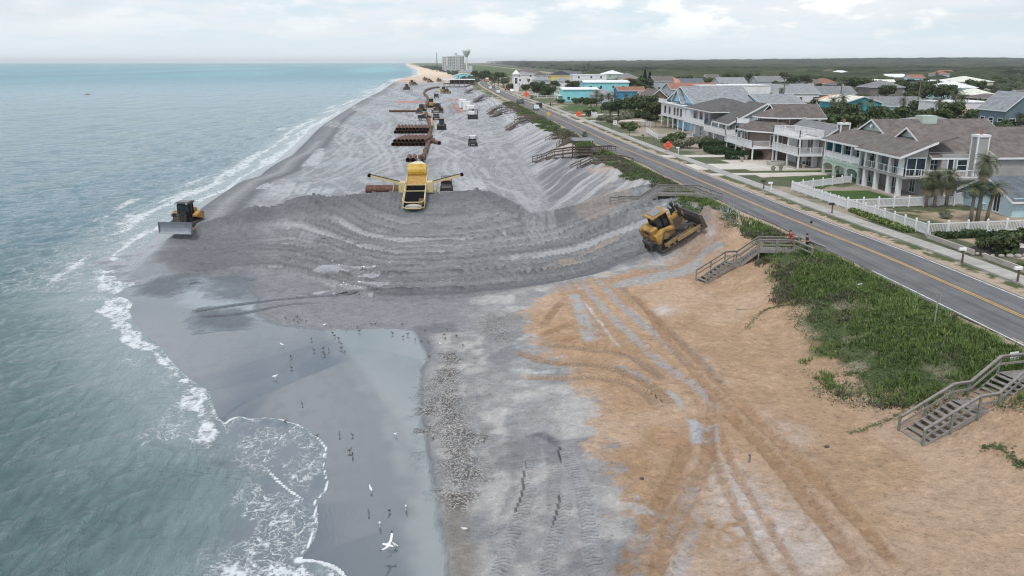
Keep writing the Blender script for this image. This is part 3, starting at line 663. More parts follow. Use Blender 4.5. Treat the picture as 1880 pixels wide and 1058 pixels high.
# the ground is left out under the open sea, far from any shore
foot = np.clip(tan*1.0+0.15, 0, 1)
ground = grid_mesh('ground', X, Y, Z, ground_mat(), dict(wet=wet, shell=shell, trs=trS, trd=trD, trm=trM, foot=foot), col)
tag(ground, kind='structure')
GX, GY, GZ = np.array(xs), np.array(ys), Z
def gz(x, y):
    """ground height under a point, read from the finished sheet"""
    i = int(np.clip(np.searchsorted(GX, x)-1, 0, len(GX)-2)); j = int(np.clip(np.searchsorted(GY, y)-1, 0, len(GY)-2))
    a = (x-GX[i])/(GX[i+1]-GX[i]); b = (y-GY[j])/(GY[j+1]-GY[j])
    return float(GZ[j,i]*(1-a)*(1-b)+GZ[j,i+1]*a*(1-b)+GZ[j+1,i]*(1-a)*b+GZ[j+1,i+1]*a*b)
# ---------------------------------------------------------------- sea
ysS = spacing(16, 14000, lambda y: max(0.16, y*y/16000.0 if y < 900 else y*0.06))
xsS = [-x for x in spacing(0, 50, lambda x: 0.17)]; xsS += [-x for x in spacing(50.3, 13500, lambda x: max(0.3, (x-50)*0.06+0.25))]; xsS = sorted(xsS)
XS, YS = np.meshgrid(np.array(xsS), np.array(ysS))
dS = sdpoly(XS, YS, SEAPOLY)      # positive in the water
sb = fbm(XS*0.12, YS*0.12, 4, 201); sm_ = fbm(XS*0.6, YS*0.6, 4, 203); sf = fbm(XS*2.2, YS*2.2, 3, 207)
wv = np.zeros(XS.shape)
amp = sstep(0.5, 14, dS)*(1-sstep(300, 900, YS))
for lam, az, a in ((7.5, 0.35, .10), (4.1, 0.05, .07), (2.6, 0.75, .045), (5.2, -0.3, .06)):
    kx, ky = math.cos(az), -math.sin(az); ph = (XS*kx+YS*ky)*2*PI/lam+fbm(XS*0.09, YS*0.09, 2, 211+int(lam))*9
    wv += a*(1-np.abs(np.sin(ph/2)))**1.5*2*(0.5+sm_)
ZS = np.where(np.minimum(np.abs(XS), 9999) < 300, wv*amp*0.9, 0)
fl = np.zeros(XS.shape); foam = np.zeros(XS.shape); lace = np.zeros(XS.shape)
# edge of the swash: a thin bright line
fr = YS < 75
edge = np.exp(-((dS-0.12-0.25*(sf-.5))/(0.05+0.0011*YS))**2)*(YS < 60); fl = np.maximum(fl, edge*(0.55+0.6*sm_))
def fline(px, w, s=1.0, wob=0.6, z=0):
    p = smooth(PL(px, z), 6); x0, y0 = p.min(0)-3; x1, y1 = p.max(0)+3
    mm = (XS > x0) & (XS < x1) & (YS > y0) & (YS < y1); D, L_, S_ = pdist(XS[mm], YS[mm], p)
    k = np.exp(-((D+(sm_[mm]-0.5)*wob)/w)**2)*s; fl[mm] = np.maximum(fl[mm], k)
c7 = lambda l: crop(822/480, 140, 440, l)
fline(c7([(700,580),(650,620),(610,660),(590,700),(600,720),(640,765),(700,810),(755,835)]), .08, .9, .25)
fline(c7([(470,670),(500,705),(535,735)]), .08, .6, .3)
fline(c7([(700,1008),(760,1005),(820,1030),(860,1060)]), .30, 1.0, .3)
fline(c7([(440,520),(460,570),(475,610)]), .15, .6, .3)
def fpoly(px, s=1.0, soft=0.5, nz=2.0, tgt='foam', z=0):
    q = smooth(list(PL(px, z))+[PL(px, z)[0]], 4); x0, y0 = q.min(0)-4; x1, y1 = q.max(0)+4
    mm = (XS > x0) & (XS < x1) & (YS > y0) & (YS < y1); sd_ = sdpoly(XS[mm], YS[mm], q)
    k = sstep(-soft, soft, sd_+(sm_[mm]-0.5)*nz)*s; A_ = foam if tgt == 'foam' else lace; A_[mm] = np.maximum(A_[mm], k)
# the broken wave front along the wet sand
fpoly(c7([(115,180),(180,195),(178,250),(205,295),(255,345),(300,390),(360,440),(420,478),(430,520),(442,600),(440,655),(400,660),(370,600),(345,520),(330,460),(280,420),(250,370),(200,345),(150,330),(110,270),(60,240),(70,200)]), .92, .5, 1.6)
fpoly(c7([(60,100),(120,90),(180,135),(110,180),(60,160)]), .8, .5, 1.6)
fpoly(c7([(160,600),(250,580),(330,520),(400,560),(420,640),(330,630),(250,640)]), .75, .8, 2.5, 'lace')
fpoly(c7([(150,370),(230,380),(260,420),(320,480),(240,440),(170,400)]), .55, .8, 2.5, 'lace')
fpoly(c7([(0,185),(100,170),(130,190),(60,200)]), .7, .6, 2, 'lace')
fpoly(c7([(480,590),(700,590),(790,690),(780,800),(740,850),(640,760),(560,740),(490,680)]), .50, .6, 1.0, 'lace')
fpoly(c7([(470,820),(560,760),(640,790),(752,850),(750,930),(690,1000),(560,1060),(430,1060),(500,960),(540,880)]), .95, .8, 1.5, 'lace')
fpoly(c7([(430,1030),(560,1010),(700,1010),(830,1040),(870,1080),(430,1090)]), .85, .6, 1.2)
# breakers further up the shore
for px in ([(300,380),(335,372),(340,366),(318,368)], [(232,402),(246,396),(246,390),(234,394)], [(385,328),(420,312),(455,290),(470,282),(474,290),(440,312),(410,328)], [(280,378),(300,372),(330,360),(300,368)],
           [(470,300),(500,288),(540,262),(560,240),(575,232),(560,252),(520,285),(480,305)], [(560,235),(600,218),(625,205),(620,212),(590,228)]): fpoly(px, .9, .6, 2.2)
up = (YS > 78)
sd2 = dS+(fbm(XS*0.25, YS*0.07, 4, 221)-0.5)*5.0
band = np.exp(-((sd2-1.2)/1.0)**2)*0.95+np.exp(-((sd2-5.2)/(1.2+YS*0.002))**2)*sstep(0.42, 0.56, fbm(XS*0.2, YS*0.05, 3, 223))*0.95+np.exp(-((sd2-9.5)/(1.2+YS*0.003))**2)*sstep(0.5, 0.62, fbm(XS*0.15, YS*0.04, 3, 225))*0.9
foam = np.where(up, np.maximum(foam, band*sstep(78, 84, YS)), foam)
lace = np.where(up, np.maximum(lace, (1-sstep(5, 16, dS+(sb-.5)*10))*0.55*(1-sstep(220, 500, YS))), lace)
lace = np.maximum(lace, (1-sstep(1, 9, dS+(sb-.5)*6))*0.34*(YS < 82))
farf = sstep(300, 700, YS)*(1-sstep(8, 40, dS))*0.8; foam = np.maximum(foam, farf*sstep(0.4, 0.6, fbm(XS*0.05, YS*0.01, 3, 227)))
shal = 1-sstep(0.2, 7+10*sb, dS); swash = 1-sstep(0, 1, 0) if False else np.zeros(XS.shape)
q = PL(c7([(470,570),(600,558),(700,580),(795,660),(795,790),(755,835),(760,900),(700,1000),(560,1080),(480,960),(560,840),(600,740),(480,670)]), 0); mm = YS < 62; sdw = np.full(XS.shape, -9.0); sdw[mm] = sdpoly(XS[mm], YS[mm], q); swash = sstep(-2.0, 1.0, sdw)
ZS = ZS*(1-swash)+0.02
ZS = np.where(dS < 0, ZS+dS*0.45, ZS)
ZS = ZS+foam*0.10*(YS > 45)*(swash < .5)*amp
def sea_mat():
    m = bpy.data.materials.new('sea_water'); m.use_nodes = True; t = m.node_tree; t.nodes.clear(); g = G(t)
    out = g('ShaderNodeOutputMaterial'); b = g('ShaderNodeBsdfPrincipled', {'IOR': 1.33}); t.links.new(b.outputs[0], out.inputs[0])
    pos = g('ShaderNodeNewGeometry').outputs['Position']; fo = attr(g, 'foam'); la = attr(g, 'lace'); shl = attr(g, 'shallow'); swa = attr(g, 'swash')
    sp = g('ShaderNodeSeparateXYZ', {0: pos}); dist = g('ShaderNodeVectorMath', {0: pos}, operation='LENGTH').outputs['Value']
    offs = g.math('MULTIPLY', sp.outputs[0], -1.0)
    big = g.noise(g.scale(pos, (0.006, 0.0012, 1)), 1.0, 4, 0.55); mid = g.noise(g.scale(pos, (1, 0.5, 1), 0.3), 0.09, 4, 0.6)
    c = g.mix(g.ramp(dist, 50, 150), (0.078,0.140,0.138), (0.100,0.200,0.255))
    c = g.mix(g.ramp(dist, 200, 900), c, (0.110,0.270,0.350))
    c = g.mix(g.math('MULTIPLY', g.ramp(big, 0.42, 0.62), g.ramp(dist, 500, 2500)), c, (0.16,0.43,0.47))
    c = g.mix(g.math('MULTIPLY', g.ramp(mid, 0.4, 0.65), 0.30), c, (0.125,0.205,0.185))
    c = g.mix(g.math('MULTIPLY', shl, 0.85), c, (0.21,0.27,0.285)); c = g.mix(swa, c, (0.135,0.165,0.19))
    # foam
    pw = g('ShaderNodeVectorMath', {0: pos, 1: g('ShaderNodeVectorMath', {0: g('ShaderNodeTexNoise', {'Vector': pos, 'Scale': 0.9, 'Detail': 4.0}).outputs['Color'], 'Scale': 2.2}, operation='SCALE').outputs[0]}, operation='ADD').outputs[0]
    pa = g.scale(pw, (1.0, 0.55, 1), 0.0)
    v = g('ShaderNodeTexVoronoi', {'Vector': pa, 'Scale': 1.15, 'Randomness': 1.0}, feature='DISTANCE_TO_EDGE').outputs['Distance']
    vv = g('ShaderNodeTexVoronoi', {'Vector': pa, 'Scale': 2.9, 'Randomness': 1.0}, feature='DISTANCE_TO_EDGE').outputs['Distance']
    nn = g.noise(pos, 3.6, 8, 0.78); brk = g.noise(g.scale(pos, (1, 0.4, 1), 0.5), 0.75, 4, 0.6)
    web = g.math('MAXIMUM', g.math('SUBTRACT', 1.0, g.ramp(v, 0.0, 0.085)), g.math('MULTIPLY', g.math('SUBTRACT', 1.0, g.ramp(vv, 0.0, 0.13)), 0.6))
    web = g.math('MULTIPLY', web, g.ramp(g.math('ADD', brk, g.math('MULTIPLY', la, 0.30)), 0.56, 0.72)); web = g.math('MULTIPLY', web, g.ramp(nn, 0.30, 0.55))
    webm = g.math('MULTIPLY', web, g.ramp(la, 0.05, 0.6))
    n15 = g.noise(g.scale(pos, (1, .6, 1), .4), 1.1, 4, .65)
    solid = g.ramp(g.math('ADD', fo, g.math('ADD', g.math('MULTIPLY', g.math('SUBTRACT', nn, 0.5), 2.3), g.math('MULTIPLY', g.math('SUBTRACT', n15, 0.5), 2.0))), 0.42, 1.0)
    solid = g.math('MULTIPLY', solid, g.ramp(fo, 0.08, 0.3))
    fa = attr(g, 'fline'); ln = g.ramp(g.math('ADD', fa, g.math('MULTIPLY', g.math('SUBTRACT', nn, 0.5), 0.9)), 0.35, 0.75)
    f = g.math('MAXIMUM', g.math('MAXIMUM', solid, g.math('MULTIPLY', ln, g.ramp(fa, .1, .3))), webm, clamp=True)
    c2 = g.mix(g.math('MULTIPLY', f, 0.88), c, (0.72,0.76,0.78)); t.links.new(c2, b.inputs['Base Color'])
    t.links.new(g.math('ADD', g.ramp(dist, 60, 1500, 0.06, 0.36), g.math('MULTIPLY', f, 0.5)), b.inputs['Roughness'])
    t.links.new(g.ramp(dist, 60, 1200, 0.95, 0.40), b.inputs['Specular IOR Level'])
    # ripples
    r1 = g.noise(g.scale(pos, (1.0, 0.32, 1), 0.42), 1.7, 6, 0.68, 0.5); r2 = g.noise(g.scale(pos, (0.45, 1.0, 1), 0.25), 0.36, 4, 0.55, 0.5); r3 = g.noise(g.scale(pos, (1, 0.35, 1), 0.2), 0.09, 3, 0.5)
    calm = g.math('SUBTRACT', 1.0, g.math('MULTIPLY', swa, 0.93))
    r4 = g.noise(g.scale(pos, (0.42, 1.0, 1), 0.22), 0.42, 3, 0.5, 0.6); rid = g.math('POWER', g.math('SUBTRACT', 1.0, g.math('ABSOLUTE', g.math('MULTIPLY_ADD', r4, 4.0, -2.0)), clamp=True), 1.0)
    h = g.math('ADD', g.math('ADD', g.math('MULTIPLY', r1, 0.50), g.math('ADD', g.math('MULTIPLY', rid, 0.20), g.math('MULTIPLY', r2, 0.6))), g.math('MULTIPLY', r3, g.ramp(dist, 100, 600, 0.8, 4.0)))
    h = g.math('MULTIPLY', h, g.math('MULTIPLY', calm, g.math('SUBTRACT', 1.0, g.math('MULTIPLY', shl, 0.55)))); h = g.math('ADD', h, g.math('MULTIPLY', f, 0.05))
    bn = g('ShaderNodeBump', {'Strength': 1.0, 'Distance': 1.0, 'Height': h}); t.links.new(bn.outputs[0], b.inputs['Normal'])
    return m
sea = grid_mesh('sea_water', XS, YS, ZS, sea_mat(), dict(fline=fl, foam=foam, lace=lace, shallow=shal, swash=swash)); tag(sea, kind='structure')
del XS, YS, ZS, dS
# ---------------------------------------------------------------- road, markings, pavement
def ribbon(name, o0, o1, z, mat, y0=20, y1=1250, kind='structure', thick=0.0, step=2.0, taper=None):
    ysr = []; y = y0
    while y < y1: ysr.append(y); y += step if y < 300 else step*4
    ysr.append(y1); mb = MB(); vs = []
    for i, y in enumerate(ysr):
        x = float(roadx(y)); dx = float(roadx(y+1)-roadx(y-1))/2; l = math.hypot(dx, 1); nx, ny = 1/l, -dx/l
        a = o0 if not callable(o0) else o0(y)
        vs += [(x+a*nx, y+a*ny, z), (x+o1*nx, y+o1*ny, z)]
        if thick: vs += [(x+a*nx, y+a*ny, z-thick), (x+o1*nx, y+o1*ny, z-thick)]
    n = len(ysr); k = 4 if thick else 2; fs = []
    for i in range(n-1):
        a = i*k; fs.append((a, a+1, a+k+1, a+k))
        if thick: fs += [(a+2, a, a+k, a+k+2), (a+1, a+3, a+k+3, a+k+1)]
    if thick: fs += [(0,2,3,1)]
    mb.add(vs, fs); o = mb.build(name, mat); return tag(o, kind=kind)
def road_mat():
    m = bpy.data.materials.new('asphalt'); m.use_nodes = True; t = m.node_tree; t.nodes.clear(); g = G(t)
    out = g('ShaderNodeOutputMaterial'); b = g('ShaderNodeBsdfPrincipled', {'Roughness': 0.88}); t.links.new(b.outputs[0], out.inputs[0])
    pos = g('ShaderNodeNewGeometry').outputs['Position']
    a = g.noise(g.scale(pos, (1.6, 0.05, 1)), 1.0, 4, 0.6); c = g.noise(pos, 0.35, 4, 0.6); f = g.noise(pos, 9, 3, 0.7)
    k = g.math('ADD', g.math('MULTIPLY', a, 0.5), g.math('ADD', g.math('MULTIPLY', c, 0.25), g.math('MULTIPLY', f, 0.25)))
    cc = g.mix(g.ramp(k, 0.36, 0.64), (0.080,0.083,0.090), (0.165,0.166,0.170))
    sp_ = g('ShaderNodeTexNoise', {'Vector': g.scale(pos, (.5, .08, 1)), 'Scale': 1.0, 'Detail': 3.0}).outputs['Fac']; cc = g.mix(g.math('MULTIPLY', g.ramp(sp_, .60, .68), .35), cc, (0.24,0.215,0.185))
    cr = g('ShaderNodeTexVoronoi', {'Vector': g.scale(pos, (0.28, 0.11, 1)), 'Scale': 1.0}, feature='DISTANCE_TO_EDGE').outputs['Distance']
    crk = g.math('MULTIPLY', g.math('SUBTRACT', 1.0, g.ramp(cr, 0.0, 0.012)), g.ramp(c, 0.45, 0.6)); cc = g.mix(g.math('MULTIPLY', crk, 0.6), cc, (0.05,0.05,0.052))
    t.links.new(cc, b.inputs['Base Color']); bn = g('ShaderNodeBump', {'Strength': 0.5, 'Distance': 0.01, 'Height': f}); t.links.new(bn.outputs[0], b.inputs['Normal']); return m
ribbon('road', lambda y: -4.1+0.75*min(1, max(0, (y-58)/25))-0.12*math.sin(y*0.13)-0.15*math.sin(y*0.37), 3.25, RZ+0.055, road_mat())
m_wline = pmat('road_white', (0.62,0.62,0.60), .7, var=.35, vscale=1.5, bump=.1)
m_yline = pmat('road_yellow', (0.62,0.36,0.07), .7, var=.25, vscale=1.5)
def line(off, w, mat, y0=20, y1=1000): return ribbon('road_marking', off-w/2, off+w/2, RZ+0.062, mat, y0, y1)
line(2.95, .13, m_wline); line(-3.8, .13, m_wline, 20, 62); line(-0.12, .11, m_yline, 20, 900); line(0.12, .11, m_yline, 20, 900)
m_conc = pmat('concrete', (0.36,0.35,0.325), .85, var=.22, vscale=.5, bump=.2, lines=(1, 1.5), linedepth=.35)
ribbon('sidewalk', 5.35, 7.2, RZ+0.14, m_conc, 20, 640, thick=.2)
# curb wall of the gravel garden beside the sidewalk
m_curb = pmat('curb_concrete', (0.40,0.37,0.33), .85, var=.2, vscale=1, bump=.2)
mb = MB()
for a, b in (((45.25,73.6),(45.35,66.5)), ((45.45,65.2),(45.7,54.5)), ((45.75,53.2),(45.9,38))):
    mb.bar((a[0], a[1], 5.32), (b[0], b[1], 5.32), .18, .45)
tag(mb.build('garden_curb', m_curb), 'low grey concrete curb wall between sidewalk and gravel garden', 'wall')
m_drive = pmat('driveway_concrete', (0.55,0.52,0.47), .85, var=.15, vscale=.6, bump=.15)
for i, (y0, y1, xe) in enumerate(((119.2,121.2,58),(126,133,50),(143,146.5,54),(234,238,60),(262,266,66))):
    xw = float(roadx(y0)); mb = MB(); mb.box(xw+7.2, y0, RZ-.1, xe, y1, RZ+.12); tag(mb.build('driveway', m_drive), kind='structure')
    mb = MB(); mb.box(xw+3.3, y0, RZ-.1, xw+5.34, y1, RZ+.09); tag(mb.build('driveway', m_drive), kind='structure')
# ---------------------------------------------------------------- materials of buildings
def siding(name, c, sp=0.18): return pmat(name, c, .7, var=.13, vscale=.5, lines=(2, sp), linedepth=.45)
def shingle(name, c): 
    m = pmat(name, c, .92, var=.36, vscale=1.1, bump=.35, bscale=14, lines=(2, .16), linedepth=.22); return m
W_ = pmat('white_trim', (0.74,0.75,0.76), .55, var=.05); 
def glass_mat(name='window_glass', c=(0.02,0.035,0.045)): return pmat(name, c, .08, var=.5, vscale=.6, spec=.7)
GL = glass_mat(); 
WM = {k: siding('siding_'+k, c) for k, c in dict(grey=(0.36,0.35,0.34), mint=(0.46,0.56,0.50), teal=(0.05,0.32,0.38), white=(0.74,0.75,0.77), palegrey=(0.42,0.46,0.49), taupe=(0.20,0.18,0.165), paleblue=(0.50,0.68,0.76),
     brown=(0.20,0.15,0.125), cyan=(0.25,0.66,0.72), blue=(0.04,0.26,0.45), yellow=(0.72,0.58,0.18), slate=(0.13,0.18,0.22), cream=(0.66,0.60,0.50), wood=(0.17,0.135,0.11), sky=(0.35,0.62,0.80), salmon=(0.60,0.38,0.30)).items()}
RM = {k: shingle('shingle_'+k, c) for k, c in dict(brown=(0.150,0.130,0.120), taupe=(0.135,0.115,0.105), dark=(0.105,0.10,0.10), grey=(0.26,0.275,0.29), slate=(0.12,0.14,0.165), red=(0.30,0.14,0.10), orange=(0.55,0.24,0.15), peach=(0.66,0.40,0.28),
     white=(0.72,0.74,0.76), bgrey=(0.20,0.21,0.22), navy=(0.035,0.04,0.06), rust=(0.26,0.13,0.09), cream=(0.68,0.68,0.60)).items()}
SLAB = pmat('patio_concrete', (0.38,0.35,0.31), .85, var=.2, vscale=.7)

class House:
    def __init__(s, name, label, x, y, z=5.05, cat='house', group=None):
        s.o = (x, y, z); s.r = thing(name, label, cat, s.o, 0, group)
    def part(s, name, mb, mat, parent=None, smooth=False, label=None):
        ox, oy, oz = s.o; mb.v = [(a-ox, b-oy, c-oz) for a, b, c in mb.v]
        o = mb.build(name, mat, parent or s.r, smooth=smooth)
        if label: o['label'] = label
        return o
    def win(s, face, at, c, z, w, h, mat=None, frame=None, mull=1, door=False, proud=.05, fw=.11):
        """window or door on a wall plane; face S (y=at) or W (x=at); c = centre along the wall"""
        f = MB(); g_ = MB()
        def bx(mb, a0, z0, a1, z1, p0, p1):
            if face == 'S': mb.box(a0, at-p1, z0, a1, at-p0, z1)
            elif face == 'W': mb.box(at-p1, a0, z0, at-p0, a1, z1)
        a0, a1 = c-w/2, c+w/2
        bx(f, a0-fw, z-fw, a1+fw, z, 0, proud); bx(f, a0-fw, z+h, a1+fw, z+h+fw, 0, proud); bx(f, a0-fw, z, a0, z+h, 0, proud); bx(f, a1, z, a1+fw, z+h, 0, proud)
        for k in range(1, mull+1):
            m = a0+w*k/(mull+1); bx(f, m-.03, z, m+.03, z+h, .012, proud-.008)
        if h > 1.0 and w < 1.6 and not door: bx(f, a0, z+h/2-.03, a1, z+h/2+.03, .010, proud-.01)
        bx(g_, a0+.002, z+.002, a1-.002, z+h-.002, 0.003, .018)
        o = s.part('door' if door else 'window', f, frame or W_); s.part('pane', g_, mat or GL, o); return o
    def gable(s, x0, y0, x1, y1, ze, zr, axis, mat, wall=None, oh=.4, th=.16, mid=None, fascia=True):
        """ridge along axis"""
        mb = MB(); 
        if axis == 'x':
            m = mid if mid is not None else (y0+y1)/2; sl = (zr-ze)/(m-y0); sr = (zr-ze)/(y1-m)
            A = (y0-oh, ze-sl*oh); B = (m, zr); D = (y1+oh, ze-sr*oh); a0, a1 = x0-oh, x1+oh
        else:
            m = mid if mid is not None else (x0+x1)/2; sl = (zr-ze)/(m-x0); sr = (zr-ze)/(x1-m)
            A = (x0-oh, ze-sl*oh); B = (m, zr); D = (x1+oh, ze-sr*oh); a0, a1 = y0-oh, y1+oh
        prof = [A, B, D, (D[0], D[1]-th), (B[0], B[1]-th), (A[0], A[1]-th)]
        # two slabs so every piece is convex
        mb.extr([A, B, (B[0], B[1]-th), (A[0], A[1]-th)], axis, a0, a1); mb.extr([B, D, (D[0], D[1]-th), (B[0], B[1]-th)], axis, a0, a1)
        ro = s.part('roof', mb, mat)
        if fascia:
            fb = MB()
            for t in (a0-.03, a1):
                for p, q in ((A, B), (B, D)): fb.extr([(p[0], p[1]+.02), (q[0], q[1]+.02), (q[0], q[1]-.24), (p[0], p[1]-.24)], axis, t, t+.03)
            for p in (A, D):
                sg = -.03 if p is A else 0; fb.extr([(p[0]+sg, p[1]-.01), (p[0]+sg+.03, p[1]-.01), (p[0]+sg+.03, p[1]-.24), (p[0]+sg, p[1]-.24)], axis, a0-.03, a1+.03)
            s.part('fascia', fb, W_, ro)
        if wall is not None:
            wb = MB(); k0, k1 = (x0+.02, x1-.02) if axis == 'x' else (y0+.02, y1-.02); e0, e1 = (y0+.02, y1-.02) if axis == 'x' else (x0+.02, x1-.02)
            wb.extr([(e0, ze-.05), (m, zr-th-.01), (e1, ze-.05)], axis, k0, k1); s.part('gable_wall', wb, wall)
        return ro
    def hip(s, x0, y0, x1, y1, ze, zr, mat, oh=.5, axis=None, th=.2, k=1.0, clipx0=None):
        x0 -= oh; y0 -= oh; x1 += oh; y1 += oh; w, l = x1-x0, y1-y0; mb = MB()
        if axis is None: axis = 'x' if w > l else 'y'
        if axis == 'x': i = l/2*k; r0, r1 = (x0+i, (y0+y1)/2), (x1-i, (y0+y1)/2)
        else: i = w/2*k; r0, r1 = ((x0+x1)/2, y0+i), ((x0+x1)/2, y1-i)
        v = [(x0,y0,ze),(x1,y0,ze),(x1,y1,ze),(x0,y1,ze),(*r0,zr),(*r1,zr)]
        if axis == 'x': fs = [(0,1,5,4),(1,2,5),(2,3,4,5),(3,0,4),(3,2,1,0)]
        else: fs = [(0,1,4),(1,2,5,4),(2,3,5),(3,0,4,5),(3,2,1,0)]
        mb.add(v, fs); ro = s.part('roof', mb, mat); fb = MB()
        fb.box(x0-.03, y0-.03, ze-th, x1+.03, y1+.03, ze-.003); s.part('fascia', fb, W_, ro); return ro
    def rail(s, pts, z, h=1.0, mat=None, name='railing', step=.14, solid=False, post=1.6):
        mb = MB()
        for (ax, ay), (bx_, by) in zip(pts[:-1], pts[1:]):
            L_ = math.hypot(bx_-ax, by-ay); mb.bar((ax, ay, z+h), (bx_, by, z+h), .09, .06); mb.bar((ax, ay, z+.1), (bx_, by, z+.1), .05, .06)
            n = max(1, int(L_/post)); 
            for i in range(n+1): t = i/n; mb.bar((ax+(bx_-ax)*t, ay+(by-ay)*t, z), (ax+(bx_-ax)*t, ay+(by-ay)*t, z+h+.05), .1)
            if solid: mb.bar((ax, ay, z+.52), (bx_, by, z+.52), .03, .8)
            else:
                n = int(L_/step)
                for i in range(1, n): t = i/n; mb.bar((ax+(bx_-ax)*t, ay+(by-ay)*t, z+.12), (ax+(bx_-ax)*t, ay+(by-ay)*t, z+h-.02), .035)
        return s.part(name, mb, mat or W_)
    def posts(s, pts, z0, z1, w=.22, mat=None, name='post'):
        for x, y in pts: s.part(name, MB().box(x-w/2, y-w/2, z0, x+w/2, y+w/2, z1), mat or W_)
    def box(s, name, x0, y0, z0, x1, y1, z1, mat, parent=None): return s.part(name, MB().box(x0, y0, z0, x1, y1, z1), mat, parent)
    def chimney(s, x0, y0, x1, y1, z0, z1, mat):
        c = s.part('chimney', MB().box(x0, y0, z0, x1, y1, z1), mat); t_ = MB()
        for a, b in ((x0, y0), (x1, y0), (x0, y1), (x1, y1)): t_.box(a-.08, b-.08, z0, a+.08, b+.08, z1-.25)
        t_.box(x0-.12, y0-.12, z1-.25, x1+.12, y1+.12, z1+.05); s.part('corner_trim', t_, W_, c)
        s.part('flue', MB().cyl(((x0+x1)/2, (y0+y1)/2, z1), ((x0+x1)/2, (y0+y1)/2, z1+.55), .2, 10), RM['rust'], c)

# ---- the big grey and mint house
h = House('duplex_house', 'large beach house, grey half and mint and teal half, brown roofs and tall boxed chimney', 66, 107)
h.box('wall', 58.8, 98.4, 5.0, 76, 108.6, 10.6, WM['grey']); h.box('wall', 60.4, 97.45, 7.7, 65.6, 98.4, 10.4, WM['grey']); h.box('wall', 65.6, 97.0, 5, 76.5, 98.35, 10.2, WM['grey'])
h.box('wall', 58.4, 108.65, 5.0, 75.5, 120.2, 10.2, WM['mint'])
h.box('balcony_floor', 55.4, 96.9, 7.45, 58.8, 108.6, 7.72, WM['grey']); h.box('balcony_floor', 58.8, 95.0, 7.50, 64.2, 98.0, 7.74, WM['grey'])
h.box('patio', 55.2, 97.0, 5.0, 58.8, 108.6, 5.16, SLAB)
for y in (98.5, 100.9, 104.2, 107.2): h.part('column', MB().bbox(55.55, y-.28, 5.1, 56.1, y+.28, 7.45, .03), W_); h.part('column', MB().bbox(55.55, y-.28, 7.72, 56.1, y+.28, 10.2, .03), W_)
h.rail([(55.5, 106.9), (55.5, 97.0), (58.8, 95.2), (64.1, 95.2), (64.1, 97)], 7.74, .95, step=.5); h.posts([(64,95.3),(60,95.3)], 5, 7.5, .2)
# gable over balcony (shed) and main roofs
mb = MB(); mb.extr([(54.9, 10.12), (59.6, 11.95), (62.0, 12.6), (62.0, 12.4), (59.6, 11.75), (54.9, 9.92)], 'y', 97.3, 109.2); r_ = h.part('roof', mb, RM['brown'])
mb = MB(); mb.extr([(54.9, 10.16), (59.6, 11.99), (59.6, 11.7), (54.9, 9.86)], 'y', 97.26, 97.3); mb.box(54.86, 97.27, 9.86, 54.9, 109.2, 10.12); h.part('fascia', mb, W_, r_)
h.part('gable_wall', MB().extr([(55.6, 9.9), (58.8, 9.9), (58.8, 11.4), (55.7, 10.15)], 'y', 97.95, 98.1), WM['grey'])
h.part('sunroom_glass', MB().box(56.2, 98.0, 8.0, 58.7, 98.05, 9.9), GL); mb = MB(); [mb.box(x, 97.93, 7.75, x+.08, 98.09, 9.95) for x in (56.2, 57.4, 58.62)]; mb.box(56.2, 97.93, 9.86, 58.7, 98.09, 9.98); h.part('sunroom_frame', mb, W_)
h.gable(59.6, 97.9, 78.5, 109.5, 10.25, 13.25, 'x', RM['brown'], WM['mint'], oh=.5, mid=104.2)
h.gable(67.5, 97.0, 76.5, 104, 10.2, 12.1, 'x', RM['brown'], WM['grey'], oh=.4, mid=102.5)
for y, w_ in ((99.9, 1.2), (103.6, 1.3), (106.4, 1.0)): h.win('W', 58.8, y, 7.9, w_, 1.9, mull=1)
for y in (100.5, 105.5): h.win('W', 58.8, y, 5.3, 1.1, 1.9, door=True)
h.win('S', 98.4, 60.0, 8.3, .9, 1.45); h.win('S', 97.45, 61.6, 7.8, .65, 2.0, door=True, mull=0); h.win('S', 97.45, 63.1, 8.35, 1.2, 1.35, mull=0); h.win('S', 98.4, 60.2, 5.6, .8, 1.0)
h.chimney(63.9, 96.2, 65.3, 97.4, 7.6, 12.85, WM['grey'])
# mint half
h.gable(60, 109.9, 76.5, 119.3, 11.5, 13.6, 'x', RM['brown'], WM['mint'], oh=.35)
mb = MB(); mb.add([(55.2,108.9,10.35),(55.2,120.8,10.35),(60.2,119.8,12.0),(60.2,109.6,12.0),(55.2,108.9,10.15),(55.2,120.8,10.15),(60.2,119.8,11.6),(60.2,109.6,11.6)], [(0,1,2,3),(7,6,5,4),(0,4,5,1),(1,5,6,2),(3,2,6,7),(0,3,7,4)])
r_ = h.part('roof', mb, RM['brown']); mb = MB(); mb.box(55.16, 108.9, 10.08, 55.2, 120.8, 10.34); h.part('fascia', mb, W_, r_)
mb = MB(); mb.add([(60,119.0,11.4),(77,121.4,10.2),(77,118.5,12),(60,118,12.2)], [(0,1,2,3)]); mb.add([(58,120.9,10.35),(77,120.9,10.35),(77,117,12.3),(60,117,12.3)], [(0,1,2,3)]); h.part('roof', mb, RM['brown'])
h.box('balcony_floor', 55.6, 108.7, 7.3, 58.4, 120.2, 7.7, WM['mint']); h.box('wall', 55.7, 120.0, 7.7, 58.5, 120.25, 10.2, WM['teal'])
for k, y in enumerate((119.9, 117.2, 114.4, 111.6, 109.0)): h.box('column', 55.62, y-.14, 7.7, 55.9, y+.14, 10.1, W_)
h.rail([(55.75, 119.8), (55.75, 109)], 7.7, 1.0, solid=True)
